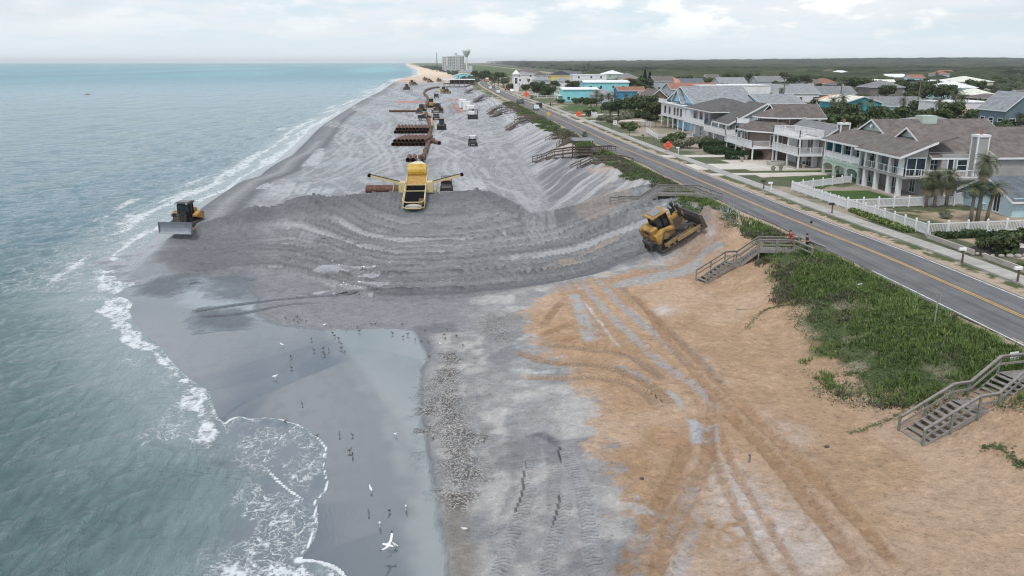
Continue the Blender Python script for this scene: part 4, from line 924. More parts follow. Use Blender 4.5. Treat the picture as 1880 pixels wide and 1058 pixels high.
def arch(h, x0, x1, ya, yb, z0, zs, zt, mat, n=8):
    """wall in plane x with an arched opening between ya, yb (pier included)"""
    mb = MB(); c = (ya+yb)/2; r = (yb-ya)/2-.3; pts = [(c+r*math.cos(t), zs+(zt-.35-zs)*math.sin(t)) for t in [PI*i/n for i in range(n+1)]]
    for (p, q), (p2, q2) in zip(pts[:-1], pts[1:]): mb.extr([(p, q), (p2, q2), (p2, zt), (p, zt)], 'x', x0, x1)
    mb.box(x0, ya, z0, x1, ya+.3, zt); mb.box(x0, yb-.3, z0, x1, yb, zt); return h.part('arch', mb, mat)
for ya in (108.9, 112.7, 116.5): arch(h, 55.65, 56.0, ya, ya+3.75, 5.0, 6.4, 7.3, WM['mint'])
for y in (111, 114.5, 118): h.win('W', 58.4, y, 7.9, 1.5, 1.8, mull=1); h.win('W', 58.4, y, 5.2, .9, 1.9, door=True)
h.part('vent', MB().cyl((59.9, 114.6, 12.6), (59.6, 114.6, 12.6), .22), W_)
h.box('cupola', 66.5, 113.2, 13.0, 68.6, 115.3, 14.1, WM['mint'])

# ---- the taupe house with stacked white decks
h = House('deck_house', 'taupe gabled beach house with stacked white decks, rooftop deck chairs and boxed chimney', 60, 130)
h.box('wall', 57.9, 125.6, 5, 63.6, 140, 10.2, WM['taupe']); h.gable(57.9, 125.6, 63.6, 140, 10.15, 11.9, 'y', RM['bgrey'], WM['taupe'], oh=.35)
h.box('wall', 57.2, 127, 5.1, 57.9, 138, 10.0, WM['white'])
for z in (7.35, 10.0): h.box('deck_floor', 53.9, 125.4, z-.28, 57.9, 136.4, z, W_)
h.rail([(57.8, 125.5), (54.0, 125.5), (54.0, 136.3)], 7.35, 1.05, step=.16); h.rail([(57.8, 125.5), (54.0, 125.5), (54.0, 136.3), (57.8, 136.3)], 10.0, 1.1, step=.16); h.rail([(57.7, 136.3), (57.7, 125.6)], 10.0, 1.1, step=.16)
h.posts([(54.15, 125.6), (54.15, 130.1), (54.15, 134.7), (54.15, 136.3)], 5.0, 9.75, .22)
h.box('patio', 53.8, 125.3, 5.0, 58, 137, 5.13, SLAB)
h.win('S', 125.6, 58.8, 8.4, .75, 1.5, mull=0); 
for y in (128.6, 132.6): h.win('W', 57.2, y, 7.5, 1.9, 2.0, door=True); h.win('W', 57.2, y, 5.2, 1.9, 2.0, door=True)
h.chimney(60.0, 124.5, 61.4, 125.6, 5.1, 12.3, WM['taupe'])
# ---- the brown octagonal house
h = House('octagon_house', 'dark brown house with faceted shingled roofs above a wide white deck', 61, 146)
def ngon(cx, cy, rx, ry, n=8, ph=PI/8): return [(cx+rx*math.cos(ph+2*PI*i/n), cy+ry*math.sin(ph+2*PI*i/n)) for i in range(n)]
def faceted(h, cx, cy, rx, ry, z0, z1, top, mat, n=8):
    e = ngon(cx, cy, rx, ry, n); t_ = ngon(cx, cy, rx*top, ry*top, n); mb = MB(); mb.add([(x,y,z0) for x,y in e]+[(x,y,z1) for x,y in t_], [(i,(i+1)%n,n+(i+1)%n,n+i) for i in range(n)]+[tuple(range(n,2*n)), tuple(range(n-1,-1,-1))])
    r_ = h.part('roof', mb, mat); mb = MB(); mb.prism(ngon(cx, cy, rx+.04, ry+.04, n), z0-.22, z0-.004); h.part('fascia', mb, W_, r_)
h.part('wall', MB().prism(ngon(58.6, 145, 4.0, 4.0), 5, 12.0), WM['brown']); faceted(h, 58.6, 145, 5.0, 5.0, 12.1, 14.0, .12, RM['taupe'])
h.box('wall', 58.6, 142.2, 5, 64.2, 150, 12.1, WM['brown']); h.gable(57.2, 142.0, 65.0, 150, 12.2, 14.2, 'x', RM['taupe'], WM['brown'], oh=.5)
h.part('wall', MB().prism(ngon(55.8, 143.5, 4.2, 6.0), 5, 9.9), WM['brown']); faceted(h, 55.8, 143.5, 5.2, 7.0, 9.95, 11.3, .55, RM['taupe'])
h.box('deck_floor', 50.9, 137.6, 7.0, 55, 152, 7.3, W_); h.rail([(54, 137.7), (51, 137.7), (51, 151.9), (53, 151.9)], 7.3, 1.05, step=.16); h.posts([(51.1, y) for y in (137.8, 142, 146.5, 151.6)], 5, 7.0, .2)
h.rail([(52.6, 151.2), (51.6, 148.5), (53.6, 147.5)], 10.6, .9, solid=True)
for a in (-3, -2, -1): 
    t_ = PI+a*PI/4+PI/4; 
for c, z in ((143.2, 7.5), (147.0, 7.5)): h.win('W', 51.75, c, z, 1.6, 1.9, mull=1)
for x in (56.6,): h.win('S', 141.35, 57.6, 10.55, 2.0, 1.2, mull=0)
h.win('S', 142.2, 60.6, 10.6, 1.4, 1.2, mull=0); h.win('W', 54.95, 145, 10.6, 1.5, 1.2, mull=0); h.win('S', 138.0, 55.2, 7.6, 2.0, 1.6, mull=1)
# ---- the pale grey house with dark sweeping roof
h = House('gabled_house', 'pale grey house with dark brown sweeping roof and white balconies, white shutters below', 58, 172)
h.box('wall', 55.6, 160.5, 5, 66, 176, 9.6, WM['palegrey']); h.box('wall', 55.2, 176, 5, 66, 190, 11.2, WM['palegrey'])
mb = MB(); mb.extr([(54.0, 9.55), (61.6, 13.6), (66.8, 11.4), (66.8, 11.2), (61.6, 13.4), (54.0, 9.35)], 'y', 159.9, 170.5); r_ = h.part('roof', mb, RM['dark'])
mb = MB(); mb.extr([(54.0, 9.6), (61.6, 13.65), (61.6, 13.3), (54.0, 9.25)], 'y', 159.86, 159.9); mb.extr([(61.6, 13.65), (66.8, 11.45), (66.8, 11.1), (61.6, 13.3)], 'y', 159.86, 159.9); mb.box(53.96, 159.9, 9.3, 54.0, 170.5, 9.55); h.part('fascia', mb, W_, r_)
h.part('gable_wall', MB().extr([(55.7, 9.5), (66, 9.5), (66, 11.4), (61.6, 13.3), (55.7, 10.25)], 'y', 160.5, 170), WM['palegrey'])
h.hip(54.2, 170.5, 66, 190, 11.4, 13.7, RM['dark'], oh=.9, axis='y', k=1.0)
h.box('deck_floor', 53.6, 160.4, 7.2, 55.7, 175, 7.5, W_); h.rail([(55.6, 160.5), (53.7, 160.5), (53.7, 175)], 7.5, 1.0, solid=True); h.posts([(53.75, y) for y in (160.6, 165.5, 170.2)], 7.5, 9.4, .16); h.posts([(53.75, y) for y in (160.6, 168)], 5, 7.2, .2)
h.box('deck_floor', 53.5, 175, 8.0, 55.3, 190, 8.3, W_); h.rail([(53.6, 175.2), (53.6, 190)], 8.3, 1.0, solid=True); h.posts([(53.6, y) for y in (175.3, 179, 184, 189.8)], 8.3, 11.2, .22)
h.win('S', 160.5, 58.9, 8.0, .9, 1.3, mull=0); h.win('S', 160.5, 56.6, 5.6, 1.2, 1.3); h.win('S', 160.5, 56.4, 7.9, 1.4, 1.4)
for y in (163, 167, 171.5): h.win('W', 55.6, y, 7.6, 1.5, 1.7); h.win('W', 55.6, y, 5.4, .9, 1.4, mull=0)
for y in (178.3, 182.5, 187): h.win('W', 55.2, y, 8.5, 1.9, 2.1)
for y, m_ in ((177.6, W_), (182.0, GL), (187, W_)): h.win('W', 55.2, y, 5.5, 1.2, 1.8, mat=m_, mull=0)
# ---- the white and sky blue house
h = House('porch_house', 'white and sky blue house on stilts with steep pale grey gable roof and glazed porches', 62, 205)
h.box('wall', 57.6, 191.5, 5, 71, 212, 11.9, WM['sky']); h.box('wall', 55.4, 198, 7.7, 57.6, 220, 11.0, WM['white']); 
h.gable(57.0, 193.5, 72, 219, 11.8, 15.6, 'x', RM['grey'], WM['sky'], oh=.5); h.box('roof', 54.8, 197.5, 11.05, 57.2, 221, 11.25, RM['white'])
h.posts([(55.6, y) for y in (198.3, 203, 208, 213, 219.6)], 5, 7.7, .26); h.box('wall', 72, 190, 5, 80, 205, 12.2, WM['sky']); h.gable(72, 190, 82, 207, 12.2, 14.0, 'x', RM['grey'], WM['sky'])
for y in (200, 203, 206, 211, 215.5): h.win('W', 55.4, y, 8.5, 1.8, 1.9, mull=0)
for y in (206.5,): h.win('W', 57.1, 206.3, 12.4, .7, 1.1, mull=0)
h.rail([(54.9, 213), (54.9, 221)], 11.2, .9, solid=True); h.box('roof', 56.6, 201.6, 11.9, 57.4, 212, 12.05, RM['white'])
h.part('gable_wall', MB().extr([(202.3, 11.9), (211, 11.9), (206.6, 14.6)], 'x', 56.2, 57.2), WM['sky']); h.gable(56.0, 202.3, 60, 211, 12.0, 14.9, 'x', RM['grey'], None, oh=.3)
# ---- the near blue cottage
h = House('blue_cottage', 'pale blue cottage with slate shingle roof behind the corner palms', 67, 88)
h.box('wall', 60.6, 83.5, 5, 78, 92.5, 7.15, WM['paleblue']); h.gable(60.6, 83.5, 78, 92.5, 7.1, 9.0, 'x', RM['slate'], WM['teal'], oh=.5)
h.win('S', 83.5, 62.6, 6.1, 1.0, 1.1); h.win('W', 60.6, 86.2, 5.3, 1.0, 2.0, door=True)

# ---- generic houses further off
def RYp(u, v, y):
    a = (u-940)/F; b = -(v-529)/F; x = a; yy = math.cos(PITCH)+b*math.sin(PITCH); zz = -math.sin(PITCH)+b*math.cos(PITCH)
    dx, dy = x*math.cos(YAW)+yy*math.sin(YAW), -x*math.sin(YAW)+yy*math.cos(YAW); t = y/dy; return dx*t, CZ+zz*t
def bh(name, label, uL, uR, vb, ve, vr, wall, roof, kind='gx', depth=12, nf=2, nwS=2, nwW=3, y=None, deck=False, shrink=0):
    y0 = y or P((uL+uR)/2, vb, 5.05)[1]; x0 = RYp(uL, vb, y0)[0]; x1 = RYp(uR, vb, y0)[0]; ze = RYp((uL+uR)/2, ve, y0)[1]; zr = RYp((uL+uR)/2, vr, y0+depth/2)[1]
    ze = max(ze, 7.4); zr = max(zr, ze+.5); y1 = y0+depth; h = House(name, label, (x0+x1)/2, (y0+y1)/2)
    h.box('wall', x0, y0, 4.9, x1, y1, ze, WM[wall])
    if kind == 'gx': h.gable(x0, y0, x1, y1, ze-.02, zr, 'x', RM[roof], WM[wall])
    elif kind == 'gy': h.gable(x0, y0, x1, y1, ze-.02, zr, 'y', RM[roof], WM[wall])
    elif kind == 'hip': h.hip(x0, y0, x1, y1, ze, zr, RM[roof])
    elif kind == 'flat': h.box('roof', x0-.15, y0-.15, ze, x1+.15, y1+.15, ze+.25, RM[roof])
    nf = max(1, int((ze-5)/2.7)); sc = max(1, y0/300.0)
    for k in range(nf):
        z = 5.9+k*2.8
        if z+1.3 > ze: break
        for i in range(nwS): c = x0+(x1-x0)*(i+.5+.12*((i+k) % 2))/nwS; h.win('S', y0, c, z, min(1.2, (x1-x0)/nwS*.5), 1.25, mull=0 if y0 > 300 else 1)
        for i in range(nwW): c = y0+(y1-y0)*(i+.5)/nwW; h.win('W', x0, c, z, min(1.3, depth/nwW*.5), 1.3, mull=0)
    if deck: 
        z = 7.7; h.box('deck_floor', x0-2.2, y0+.5, z-.2, x0, y1-.5, z, W_); h.rail([(x0-2.1, y0+.6), (x0-2.1, y1-.6)], z, 1.0, solid=True); h.posts([(x0-2.1, y0+.6), (x0-2.1, y1-.6)], 5, z-.2, .2)
    return h, x0, y0, x1, y1, ze, zr
bh('villa', 'white villa with pale hip roof left of the grey houses down the street', 943, 981, 159, 137, 131, 'white', 'grey', 'hip', 16, nwW=2)
hh = House('villa_tower', 'slim white porch tower with pointed roof at the end of the white villa', 35, 480, cat='tower'); hh.box('wall', 33.5, 478, 5, 36.6, 482, 14.7, WM['white']); hh.hip(33.5, 478, 36.6, 482, 14.8, 17.2, RM['white'], oh=.6); hh.win('S', 478, 35, 9.5, 1.4, 3.2); hh.win('W', 33.5, 480, 9.5, 1.4, 3.2)
bh('villa', 'villa with broad brown hip roof rising behind the white villa', 945, 996, 150, 134, 125, 'white', 'brown', 'hip', 20)
bh('house', 'narrow grey wall house with pale roof beside the white villa', 981, 1011, 162, 147, 140, 'palegrey', 'grey', 'hip', 14, deck=True)
bh('house', 'house under a wide dark hip roof, between white villa and yellow house', 978, 1006, 156, 139, 133, 'white', 'dark', 'hip', 14)
bh('house', 'yellow house with navy roof', 1012, 1052, 158, 138, 130, 'yellow', 'navy', 'hip', 16)
bh('house', 'small pale house with grey hip roof in front of the yellow one', 1020, 1050, 161, 149, 141, 'white', 'grey', 'hip', 12)
bh('apartment_house', 'long white flat roofed block behind the cyan houses', 1052, 1113, 163, 138, 136, 'white', 'white', 'flat', 16, nwS=3)
bh('house', 'rear cyan house with pale curved roof', 1072, 1154, 176, 151, 147, 'cyan', 'white', 'gx', 14, nwS=4)
bh('house', 'front cyan house with balcony facing the road', 1033, 1098, 187, 164, 160, 'cyan', 'white', 'gx', 14, nwS=3, nwW=3, deck=True)
bh('cottage', 'small cottage with grey hip roof and palms before it', 1092, 1130, 190, 174, 163, 'palegrey', 'grey', 'hip', 12)
bh('house', 'bright blue house with rust brown roof', 1135, 1183, 189, 166, 159, 'blue', 'rust', 'gx', 10, nwS=2)
bh('house', 'mint house with white metal roof far behind the cyan houses', 1108, 1145, 149, 136, 129, 'mint', 'white', 'hip', 18)
bh('house', 'house with slate grey hip roof right of the white metal roof', 1138, 1170, 151, 142, 134, 'cream', 'bgrey', 'hip', 18)
bh('cottage', 'low cottage with red brown roof among trees', 1148, 1172, 155, 148, 141, 'cream', 'red', 'hip', 12)
bh('house', 'house with orange tiled hip roof', 1216, 1258, 165, 154, 140, 'cream', 'orange', 'hip', 20)
bh('house', 'white gabled house with slate blue roof beside the orange roof', 1250, 1292, 165, 152, 144, 'white', 'slate', 'gx', 14)
bh('house', 'brown timber gable house with dark deck, left of the white porches', 1190, 1226, 211, 180, 163, 'wood', 'taupe', 'gy', 16, deck=True)
bh('cottage', 'brown roofed annex between blue house and timber gable', 1178, 1196, 200, 180, 168, 'brown', 'rust', 'gx', 10)
bh('house', 'pale blue grey gable house with long red brown roof', 1232, 1318, 196, 163, 152, 'palegrey', 'red', 'gx', 14)
bh('apartment_house', 'wide white flat roofed building behind the dark sweeping roof', 1282, 1412, 197, 158, 156, 'white', 'white', 'flat', 18, nwS=4)
bh('house', 'house with plain grey gable roof against the dark wood', 1322, 1372, 168, 154, 142, 'palegrey', 'grey', 'gx', 18)
bh('house', 'long low grey roofed house behind the power pole', 1414, 1503, 188, 171, 154, 'white', 'grey', 'gx', 20, nwS=4, deck=True)
bh('house', 'taupe house with long grey roof right of the pole', 1478, 1572, 187, 173, 158, 'taupe', 'bgrey', 'gx', 16, nwS=4)
bh('cottage', 'far low house with cream roof against the wood', 1405, 1448, 158, 153, 148, 'cream', 'cream', 'hip', 16)
bh('cottage', 'far house with brown tiled roofs, right of the cream roof', 1506, 1540, 160, 154, 144, 'salmon', 'rust', 'hip', 22)
bh('cottage', 'far house with dark roof next to the brown tiled one', 1540, 1580, 163, 156, 149, 'brown', 'dark', 'hip', 20)
bh('cottage', 'low dark roofed house among trees left of the tall pole', 1640, 1700, 168, 163, 152, 'brown', 'taupe', 'hip', 24)
bh('house', 'blue gable house with white roof far beyond the pole', 1712, 1766, 169, 158, 147, 'blue', 'white', 'gy', 18)
bh('house', 'far house with wide beige hip roof', 1758, 1822, 165, 150, 140, 'cream', 'cream', 'hip', 26)
bh('cottage', 'small house with peach roof behind palms', 1524, 1566, 203, 184, 174, 'cream', 'peach', 'hip', 12)
bh('house', 'teal house with pale cream metal roof', 1547, 1615, 222, 188, 175, 'teal', 'cream', 'gy', 16, nwS=3)
bh('house', 'pale blue house with long grey roof beside the teal one', 1605, 1702, 212, 194, 177, 'paleblue', 'bgrey', 'gx', 14, nwS=4)
bh('house', 'low white walled house behind the pair of palms', 1732, 1822, 222, 189, 186, 'white', 'white', 'flat', 14, nwS=2)
bh('cottage', 'peach roofed house in front of the white wall', 1768, 1815, 228, 214, 199, 'salmon', 'peach', 'hip', 10)
bh('cottage', 'house with brown hip roof beyond the white wall', 1812, 1860, 192, 184, 172, 'brown', 'brown', 'hip', 16)
bh('house', 'tall blue grey house with white trimmed gable at the right edge', 1838, 1905, 262, 200, 168, 'slate', 'grey', 'gy', 9, nwS=3, deck=True)
bh('house', 'house with broad grey roof behind the brown duplex roofs', 1668, 1800, 268, 233, 212, 'grey', 'grey', 'hip', 14, nwS=2)
bh('pavilion', 'turquoise beach restaurant with pale gable roof by the far bend', 833, 868, 143.5, 139, 134, 'cyan', 'white', 'gy', 30)
bh('apartment_house', 'pale low building with tiled mansard roof behind the restaurant', 842, 880, 138, 132, 128, 'cream', 'grey', 'hip', 40, nwS=4)
hh = House('boardwalk_cafe', 'open beach pavilion with flat pale roof on dark timber posts at the far bend', 2, 640, 3, cat='pavilion')
hh.box('roof', -9, 632, 8.4, 15, 652, 8.8, RM['white']); hh.box('deck_floor', -9, 632, 5.2, 15, 652, 5.6, WM['brown']); hh.box('wall', -4, 645, 5.6, 15, 651, 8.4, WM['brown']); hh.posts([(-8.5+k*3.9, 632.5) for k in range(7)], 1.5, 8.4, .4, WM['brown'])
# ---- far hotel and water tower
h = House('hotel', 'pale nine storey hotel block with rows of dark balconies on the horizon', -2, 1550, 4.9, cat='hotel')
hm = pmat('hotel_wall', (0.56,0.56,0.57), .8, var=.08, vscale=.05); dg = pmat('balcony_dark', (0.10,0.12,0.14), .5, var=.3, vscale=.2)
for x0, x1, zt in ((-23, -14, 31), (-14, 2, 32), (2, 8, 34), (8, 17.5, 33)): h.box('wall', x0, 1550, 5, x1, 1566, zt, hm)
h.box('wall', 0, 1550.5, 33, 5, 1560, 37.5, hm)
for k in range(8):
    for x0, x1 in ((-22, -20.5), (-18.5, -17), (-12.6, -11), (-9.6, -7.2), (-6, -4.4), (-2.4, -.2), (3, 4), (5.4, 6.6), (9.6, 12.2), (14, 16.4)): h.box('window', x0, 1549.8, 9.2+k*2.75, x1, 1549.99, 10.9+k*2.75, dg)
h.box('wall', -18, 1520, 5, -4, 1535, 15, WM['palegrey']); h.box('wall', 20, 1552, 5, 32, 1560, 15, WM['white'])
wt = thing('water_tower', 'white bulb topped water tower standing beside the hotel', 'water tower', (21.6, 1545, 5))
prof = [(3.2,0),(2.2,2),(1.7,6),(1.6,22),(1.9,25),(3.4,27.5),(5.6,30.5),(6.7,33)]; 
mb = MB(); mb.tube([(0,0,z) for r,z in prof[:5]], [r for r,z in prof[:5]], 14); mb.build('stem', WM['white'], wt, smooth=True)
mb = MB(); pr = [(1.9,25),(3.6,27.6),(5.8,31),(7.0,33.6),(7.35,35.5),(6.9,38),(5.0,40),(2.4,41),(.1,41.3)]; mb.tube([(0,0,z) for r,z in pr], [r for r,z in pr], 20); mb.build('tank', pmat('tower_white', (0.60,0.64,0.58), .5, var=.05), wt, smooth=True)
mb = MB()
for i in range(5): a = -PI/2-.5+i*.25; mb.box(7.1*math.cos(a)*1.0-.4, 7.25*math.sin(a)-.05, 34.6, 7.1*math.cos(a)+.4, 7.25*math.sin(a)+.1, 35.8)
mb.build('lettering', pmat('tower_green', (0.12,0.25,0.12), .6), wt)
m_ = thing('crane_mast', 'dark lattice mast rising from the far dunes left of the hotel', 'mast', (-32, 1500, 4)); mb = MB()
for sx_ in (-1, 1): mb.bar((sx_*1.6, 0, 0), (0, 0, 34), .5)
for k in range(8): mb.bar((-1.5+k*.18, 0, k*4), (1.5-k*.18, 0, k*4+3), .3)
mb.build('lattice', pmat('dark_steel', (0.06,0.065,0.07), .6), m_)
# ---------------------------------------------------------------- vegetation
def leafmat(name, a, b, c=None):
    """leaf colours differ from leaf to leaf (per-face value stored on the mesh)"""
    m = bpy.data.materials.new(name); m.use_nodes = True; t = m.node_tree; t.nodes.clear(); g = G(t)
    out = g('ShaderNodeOutputMaterial'); bs = g('ShaderNodeBsdfPrincipled', {'Roughness': 0.65, 'Specular IOR Level': 0.25}); t.links.new(bs.outputs[0], out.inputs[0])
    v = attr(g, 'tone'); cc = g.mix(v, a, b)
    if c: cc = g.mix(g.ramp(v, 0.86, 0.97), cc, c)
    t.links.new(cc, bs.inputs['Base Color']); MATS[name] = m; return m
def mesh_np(name, V, Fq, mat, tone=None, smooth_=False, mi=None):
    """V (n,3) vertices, Fq (m,k) faces with the same number of corners"""
    me = bpy.data.meshes.new(name); V = np.asarray(V, np.float32); Fq = np.asarray(Fq, np.int32); k = Fq.shape[1]
    me.vertices.add(len(V)); me.vertices.foreach_set('co', V.ravel()); me.loops.add(Fq.size); me.loops.foreach_set('vertex_index', Fq.ravel())
    me.polygons.add(len(Fq)); me.polygons.foreach_set('loop_start', np.arange(0, Fq.size, k, dtype=np.int32)); me.polygons.foreach_set('loop_total', np.full(len(Fq), k, np.int32))
    if smooth_: me.polygons.foreach_set('use_smooth', np.ones(len(Fq), bool))
    for m in (mat if isinstance(mat, (list, tuple)) else [mat]): me.materials.append(m)
    me.update(calc_edges=True)
    if tone is not None:
        at = me.attributes.new('tone', 'FLOAT', 'FACE'); at.data.foreach_set('value', np.asarray(tone, np.float32))
    return me
def leaf_cloud(n, rx, ry, rz, size, seed, lumps=9, squash=0.75, flat=0.0):
    """quads of leaf clumps spread through an uneven lumpy crown, base at z=0"""
    r = np.random.RandomState(seed); cen = []; 
    for i in range(lumps):
        a = r.uniform(0, 2*PI); q = r.uniform(0.15, 0.72); cen.append((math.cos(a)*q*rx, math.sin(a)*q*ry, rz*(0.9+r.uniform(-.35, .65)), r.uniform(.32, .55)))
    cen.append((0, 0, rz, .55)); cen = np.array(cen); idx = r.randint(0, len(cen), n)
    d = r.normal(size=(n, 3)); d /= np.linalg.norm(d, axis=1)[:, None]; rad = r.uniform(0.55, 1.05, n)**0.6
    c = cen[idx, :3]+d*rad[:, None]*(cen[idx, 3][:, None]*np.array([rx, ry, rz*squash*1.2]))
    c[:, 2] = np.maximum(c[:, 2], 0.05+r.uniform(0, .2, n)*rz)
    nr = d+r.normal(size=(n, 3))*0.7; nr /= np.linalg.norm(nr, axis=1)[:, None]
    t1 = np.cross(nr, r.normal(size=(n, 3))); t1 /= np.linalg.norm(t1, axis=1)[:, None]; t2 = np.cross(nr, t1); s = size*r.uniform(.55, 1.35, n)[:, None]
    V = np.stack([c-t1*s, c-t2*s*.55+nr*s*.15, c+t1*s, c+t2*s*.55+nr*s*.15], 1).reshape(-1, 3)
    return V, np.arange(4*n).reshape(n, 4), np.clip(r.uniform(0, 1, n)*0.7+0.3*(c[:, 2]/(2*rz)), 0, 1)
LM = {'oak': leafmat('leaves_oak', (0.028,0.045,0.018), (0.085,0.115,0.045)), 'shrub': leafmat('leaves_shrub', (0.045,0.075,0.025), (0.12,0.16,0.06)),
      'sage': leafmat('leaves_sage', (0.10,0.115,0.075), (0.24,0.24,0.17)), 'hedge': leafmat('leaves_hedge', (0.018,0.04,0.015), (0.05,0.085,0.03)), 'pine': leafmat('leaves_pine', (0.015,0.028,0.02), (0.04,0.065,0.04)),
      'palm': leafmat('fronds_palm', (0.045,0.065,0.03), (0.14,0.165,0.085), (0.28,0.24,0.15)), 'grass': leafmat('dune_grass', (0.062,0.108,0.026), (0.175,0.25,0.065), (0.34,0.31,0.17)), 'dry': leafmat('dune_scrub', (0.055,0.06,0.035), (0.19,0.185,0.12), (0.26,0.23,0.15))}
BARK = pmat('bark', (0.16,0.13,0.105), .9, var=.3, vscale=6, bump=.5); PBARK = pmat('palm_bark', (0.20,0.17,0.14), .9, var=.3, vscale=8, bump=.6, lines=(2, .14), linedepth=.5)
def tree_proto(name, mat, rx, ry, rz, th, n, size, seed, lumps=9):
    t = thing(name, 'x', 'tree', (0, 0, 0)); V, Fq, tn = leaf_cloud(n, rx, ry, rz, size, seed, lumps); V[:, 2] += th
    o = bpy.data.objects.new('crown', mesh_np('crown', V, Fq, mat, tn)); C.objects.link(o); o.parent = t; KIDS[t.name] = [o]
    mb = MB(); r = random.Random(seed); mb.tube([(0,0,-.6),(.08,.05,th*.6),(0,.1,th+rz*.6)], [.22*rx/3+.06, .16*rx/3+.05, .08], 8)
    for k in range(5):
        a = k*2*PI/5+r.random(); mb.tube([(0,.05,th*.7),(math.cos(a)*rx*.35,math.sin(a)*ry*.35,th+rz*.5),(math.cos(a)*rx*.6,math.sin(a)*ry*.6,th+rz*1.0)], [.10,.07,.03], 5)
    mb.build('trunk', BARK, t, smooth=True); return t
def frond(V, Fc, T, base, az, el, L, droop, r, w=.5, fan=False):
    """one palm leaf: curved rib with leaflets on both sides"""
    n = 7; p = Vector(base); e = el; hd = Vector((math.cos(az), math.sin(az), 0)); prev = p.copy(); tone = r.random()*.85
    if r.random() < .12: tone = .99
    side = Vector((-math.sin(az), math.cos(az), 0))
    for k in range(n):
        d = hd*math.cos(e)+Vector((0,0,1))*math.sin(e); q = prev+d*(L/n); e -= droop/n*(1+k*.25)
        ww = w*math.sin(PI*(k+1.2)/(n+1.4))
        for sg in (-1, 1):
            for h in range(2):
                s0 = prev.lerp(q, h*.5); s1 = prev.lerp(q, h*.5+.30); tip = s0.lerp(s1, .5)+side*(sg*ww*(0.9+.3*r.random()))+d*(ww*.55)+Vector((0,0,-ww*(.25+.35*r.random())))
                b = len(V); V += [tuple(s0), tuple(s1), tuple(tip)]; Fc.append((b, b+1, b+2)); T.append(min(1, max(0, tone+r.uniform(-.12, .12))))
        prev = q
def palm_proto(th, L, n, seed, skirt=False, lean=0.0, rt=.16, w=.5):
    t = thing('palm_tree', 'x', 'palm tree'); r = random.Random(seed); V = []; Fc = []; T = []
    top = (lean*th, 0, th)
    for k in range(n):
        az = k*2.399+r.uniform(-.2, .2); f_ = k/n; el = R(82)-f_*R(120)+r.uniform(-.15, .15); frond(V, Fc, T, top, az, el, L*r.uniform(.8, 1.08), R(60)+f_*R(35), r, w)
    if skirt:
        for k in range(n//2): frond(V, Fc, T, (top[0], 0, th-.3-r.random()*.5), k*2.399, R(-55), L*.75, R(25), r, w*.8); 
        T[-(n//2)*28:] = [.99]*((n//2)*28)
    o = bpy.data.objects.new('crown', mesh_np('crown', V, Fc, LM['palm'], T)); C.objects.link(o); o.parent = t; KIDS[t.name] = [o]
    mb = MB(); mb.tube([(0,0,-.6),(lean*th*.25,0,th*.35),(lean*th*.7,0,th*.7),top], [rt*1.25,rt,rt*.92,rt*1.15], 9); mb.build('trunk', PBARK, t, smooth=True); return t
def cut(o):           # protos are placed at their first use
    return o
class Proto:
    def __init__(s, obj): s.o = obj; s.used = False
    def put(s, x, y, label, group=None, sc=1.0, rz=None, z=None, cat=None):
        z = gz(x, y) if z is None else z; rz = random.uniform(0, 6.28) if rz is None else rz; scl = (sc,)*3 if not isinstance(sc, tuple) else sc
        if not s.used: o = s.o; s.used = True; o.location = (x, y, z); o.rotation_euler = (0, 0, rz); o.scale = scl
        else: o = dup(s.o, (x, y, z), rz, scale=scl)
        o['label'] = label
        if group: o['group'] = group
        elif 'group' in o: del o['group']
        if cat: o['category'] = cat
        return o
PA = [Proto(palm_proto(4.6, 1.9, 30, 1)), Proto(palm_proto(5.4, 2.1, 34, 2, lean=.06)), Proto(palm_proto(3.2, 1.8, 28, 3, skirt=True))]
PT = Proto(palm_proto(6.3, 1.9, 34, 5, skirt=True, lean=.02, rt=.2))
OAK = [Proto(tree_proto('broadleaf_tree', LM['oak'], 3.4, 3.2, 2.2, 1.6, 1500, .34, 11)), Proto(tree_proto('broadleaf_tree', LM['oak'], 4.6, 3.8, 2.6, 1.2, 1900, .38, 12, 12))]
def shrub_proto(name, mat, rx, ry, rz, n, size, seed, cat='shrub'):
    t = thing(name, 'x', cat); V, Fq, tn = leaf_cloud(n, rx, ry, rz, size, seed, 8); V[:, 2] -= .1
    o = bpy.data.objects.new('foliage', mesh_np('foliage', V, Fq, mat, tn)); C.objects.link(o); o.parent = t; KIDS[t.name] = [o]
    mb = MB(); r = random.Random(seed)
    for k in range(6): a = k*1.05; mb.tube([(0,0,-.2),(math.cos(a)*rx*.3,math.sin(a)*ry*.3,rz*.5),(math.cos(a)*rx*.55,math.sin(a)*ry*.55,rz*1.0)], [.06,.04,.015], 5)
    mb.build('stem', BARK, t); return t
SAGE = Proto(shrub_proto('shrub', LM['sage'], 2.6, 2.4, 1.2, 1500, .22, 21)); GRN = Proto(shrub_proto('shrub', LM['shrub'], 1.7, 1.6, .8, 900, .18, 22)); DKS = Proto(shrub_proto('shrub', LM['oak'], 2.8, 2.4, 1.3, 1400, .25, 23))
def at(u, v, z=5.1): return P(u, v, z)

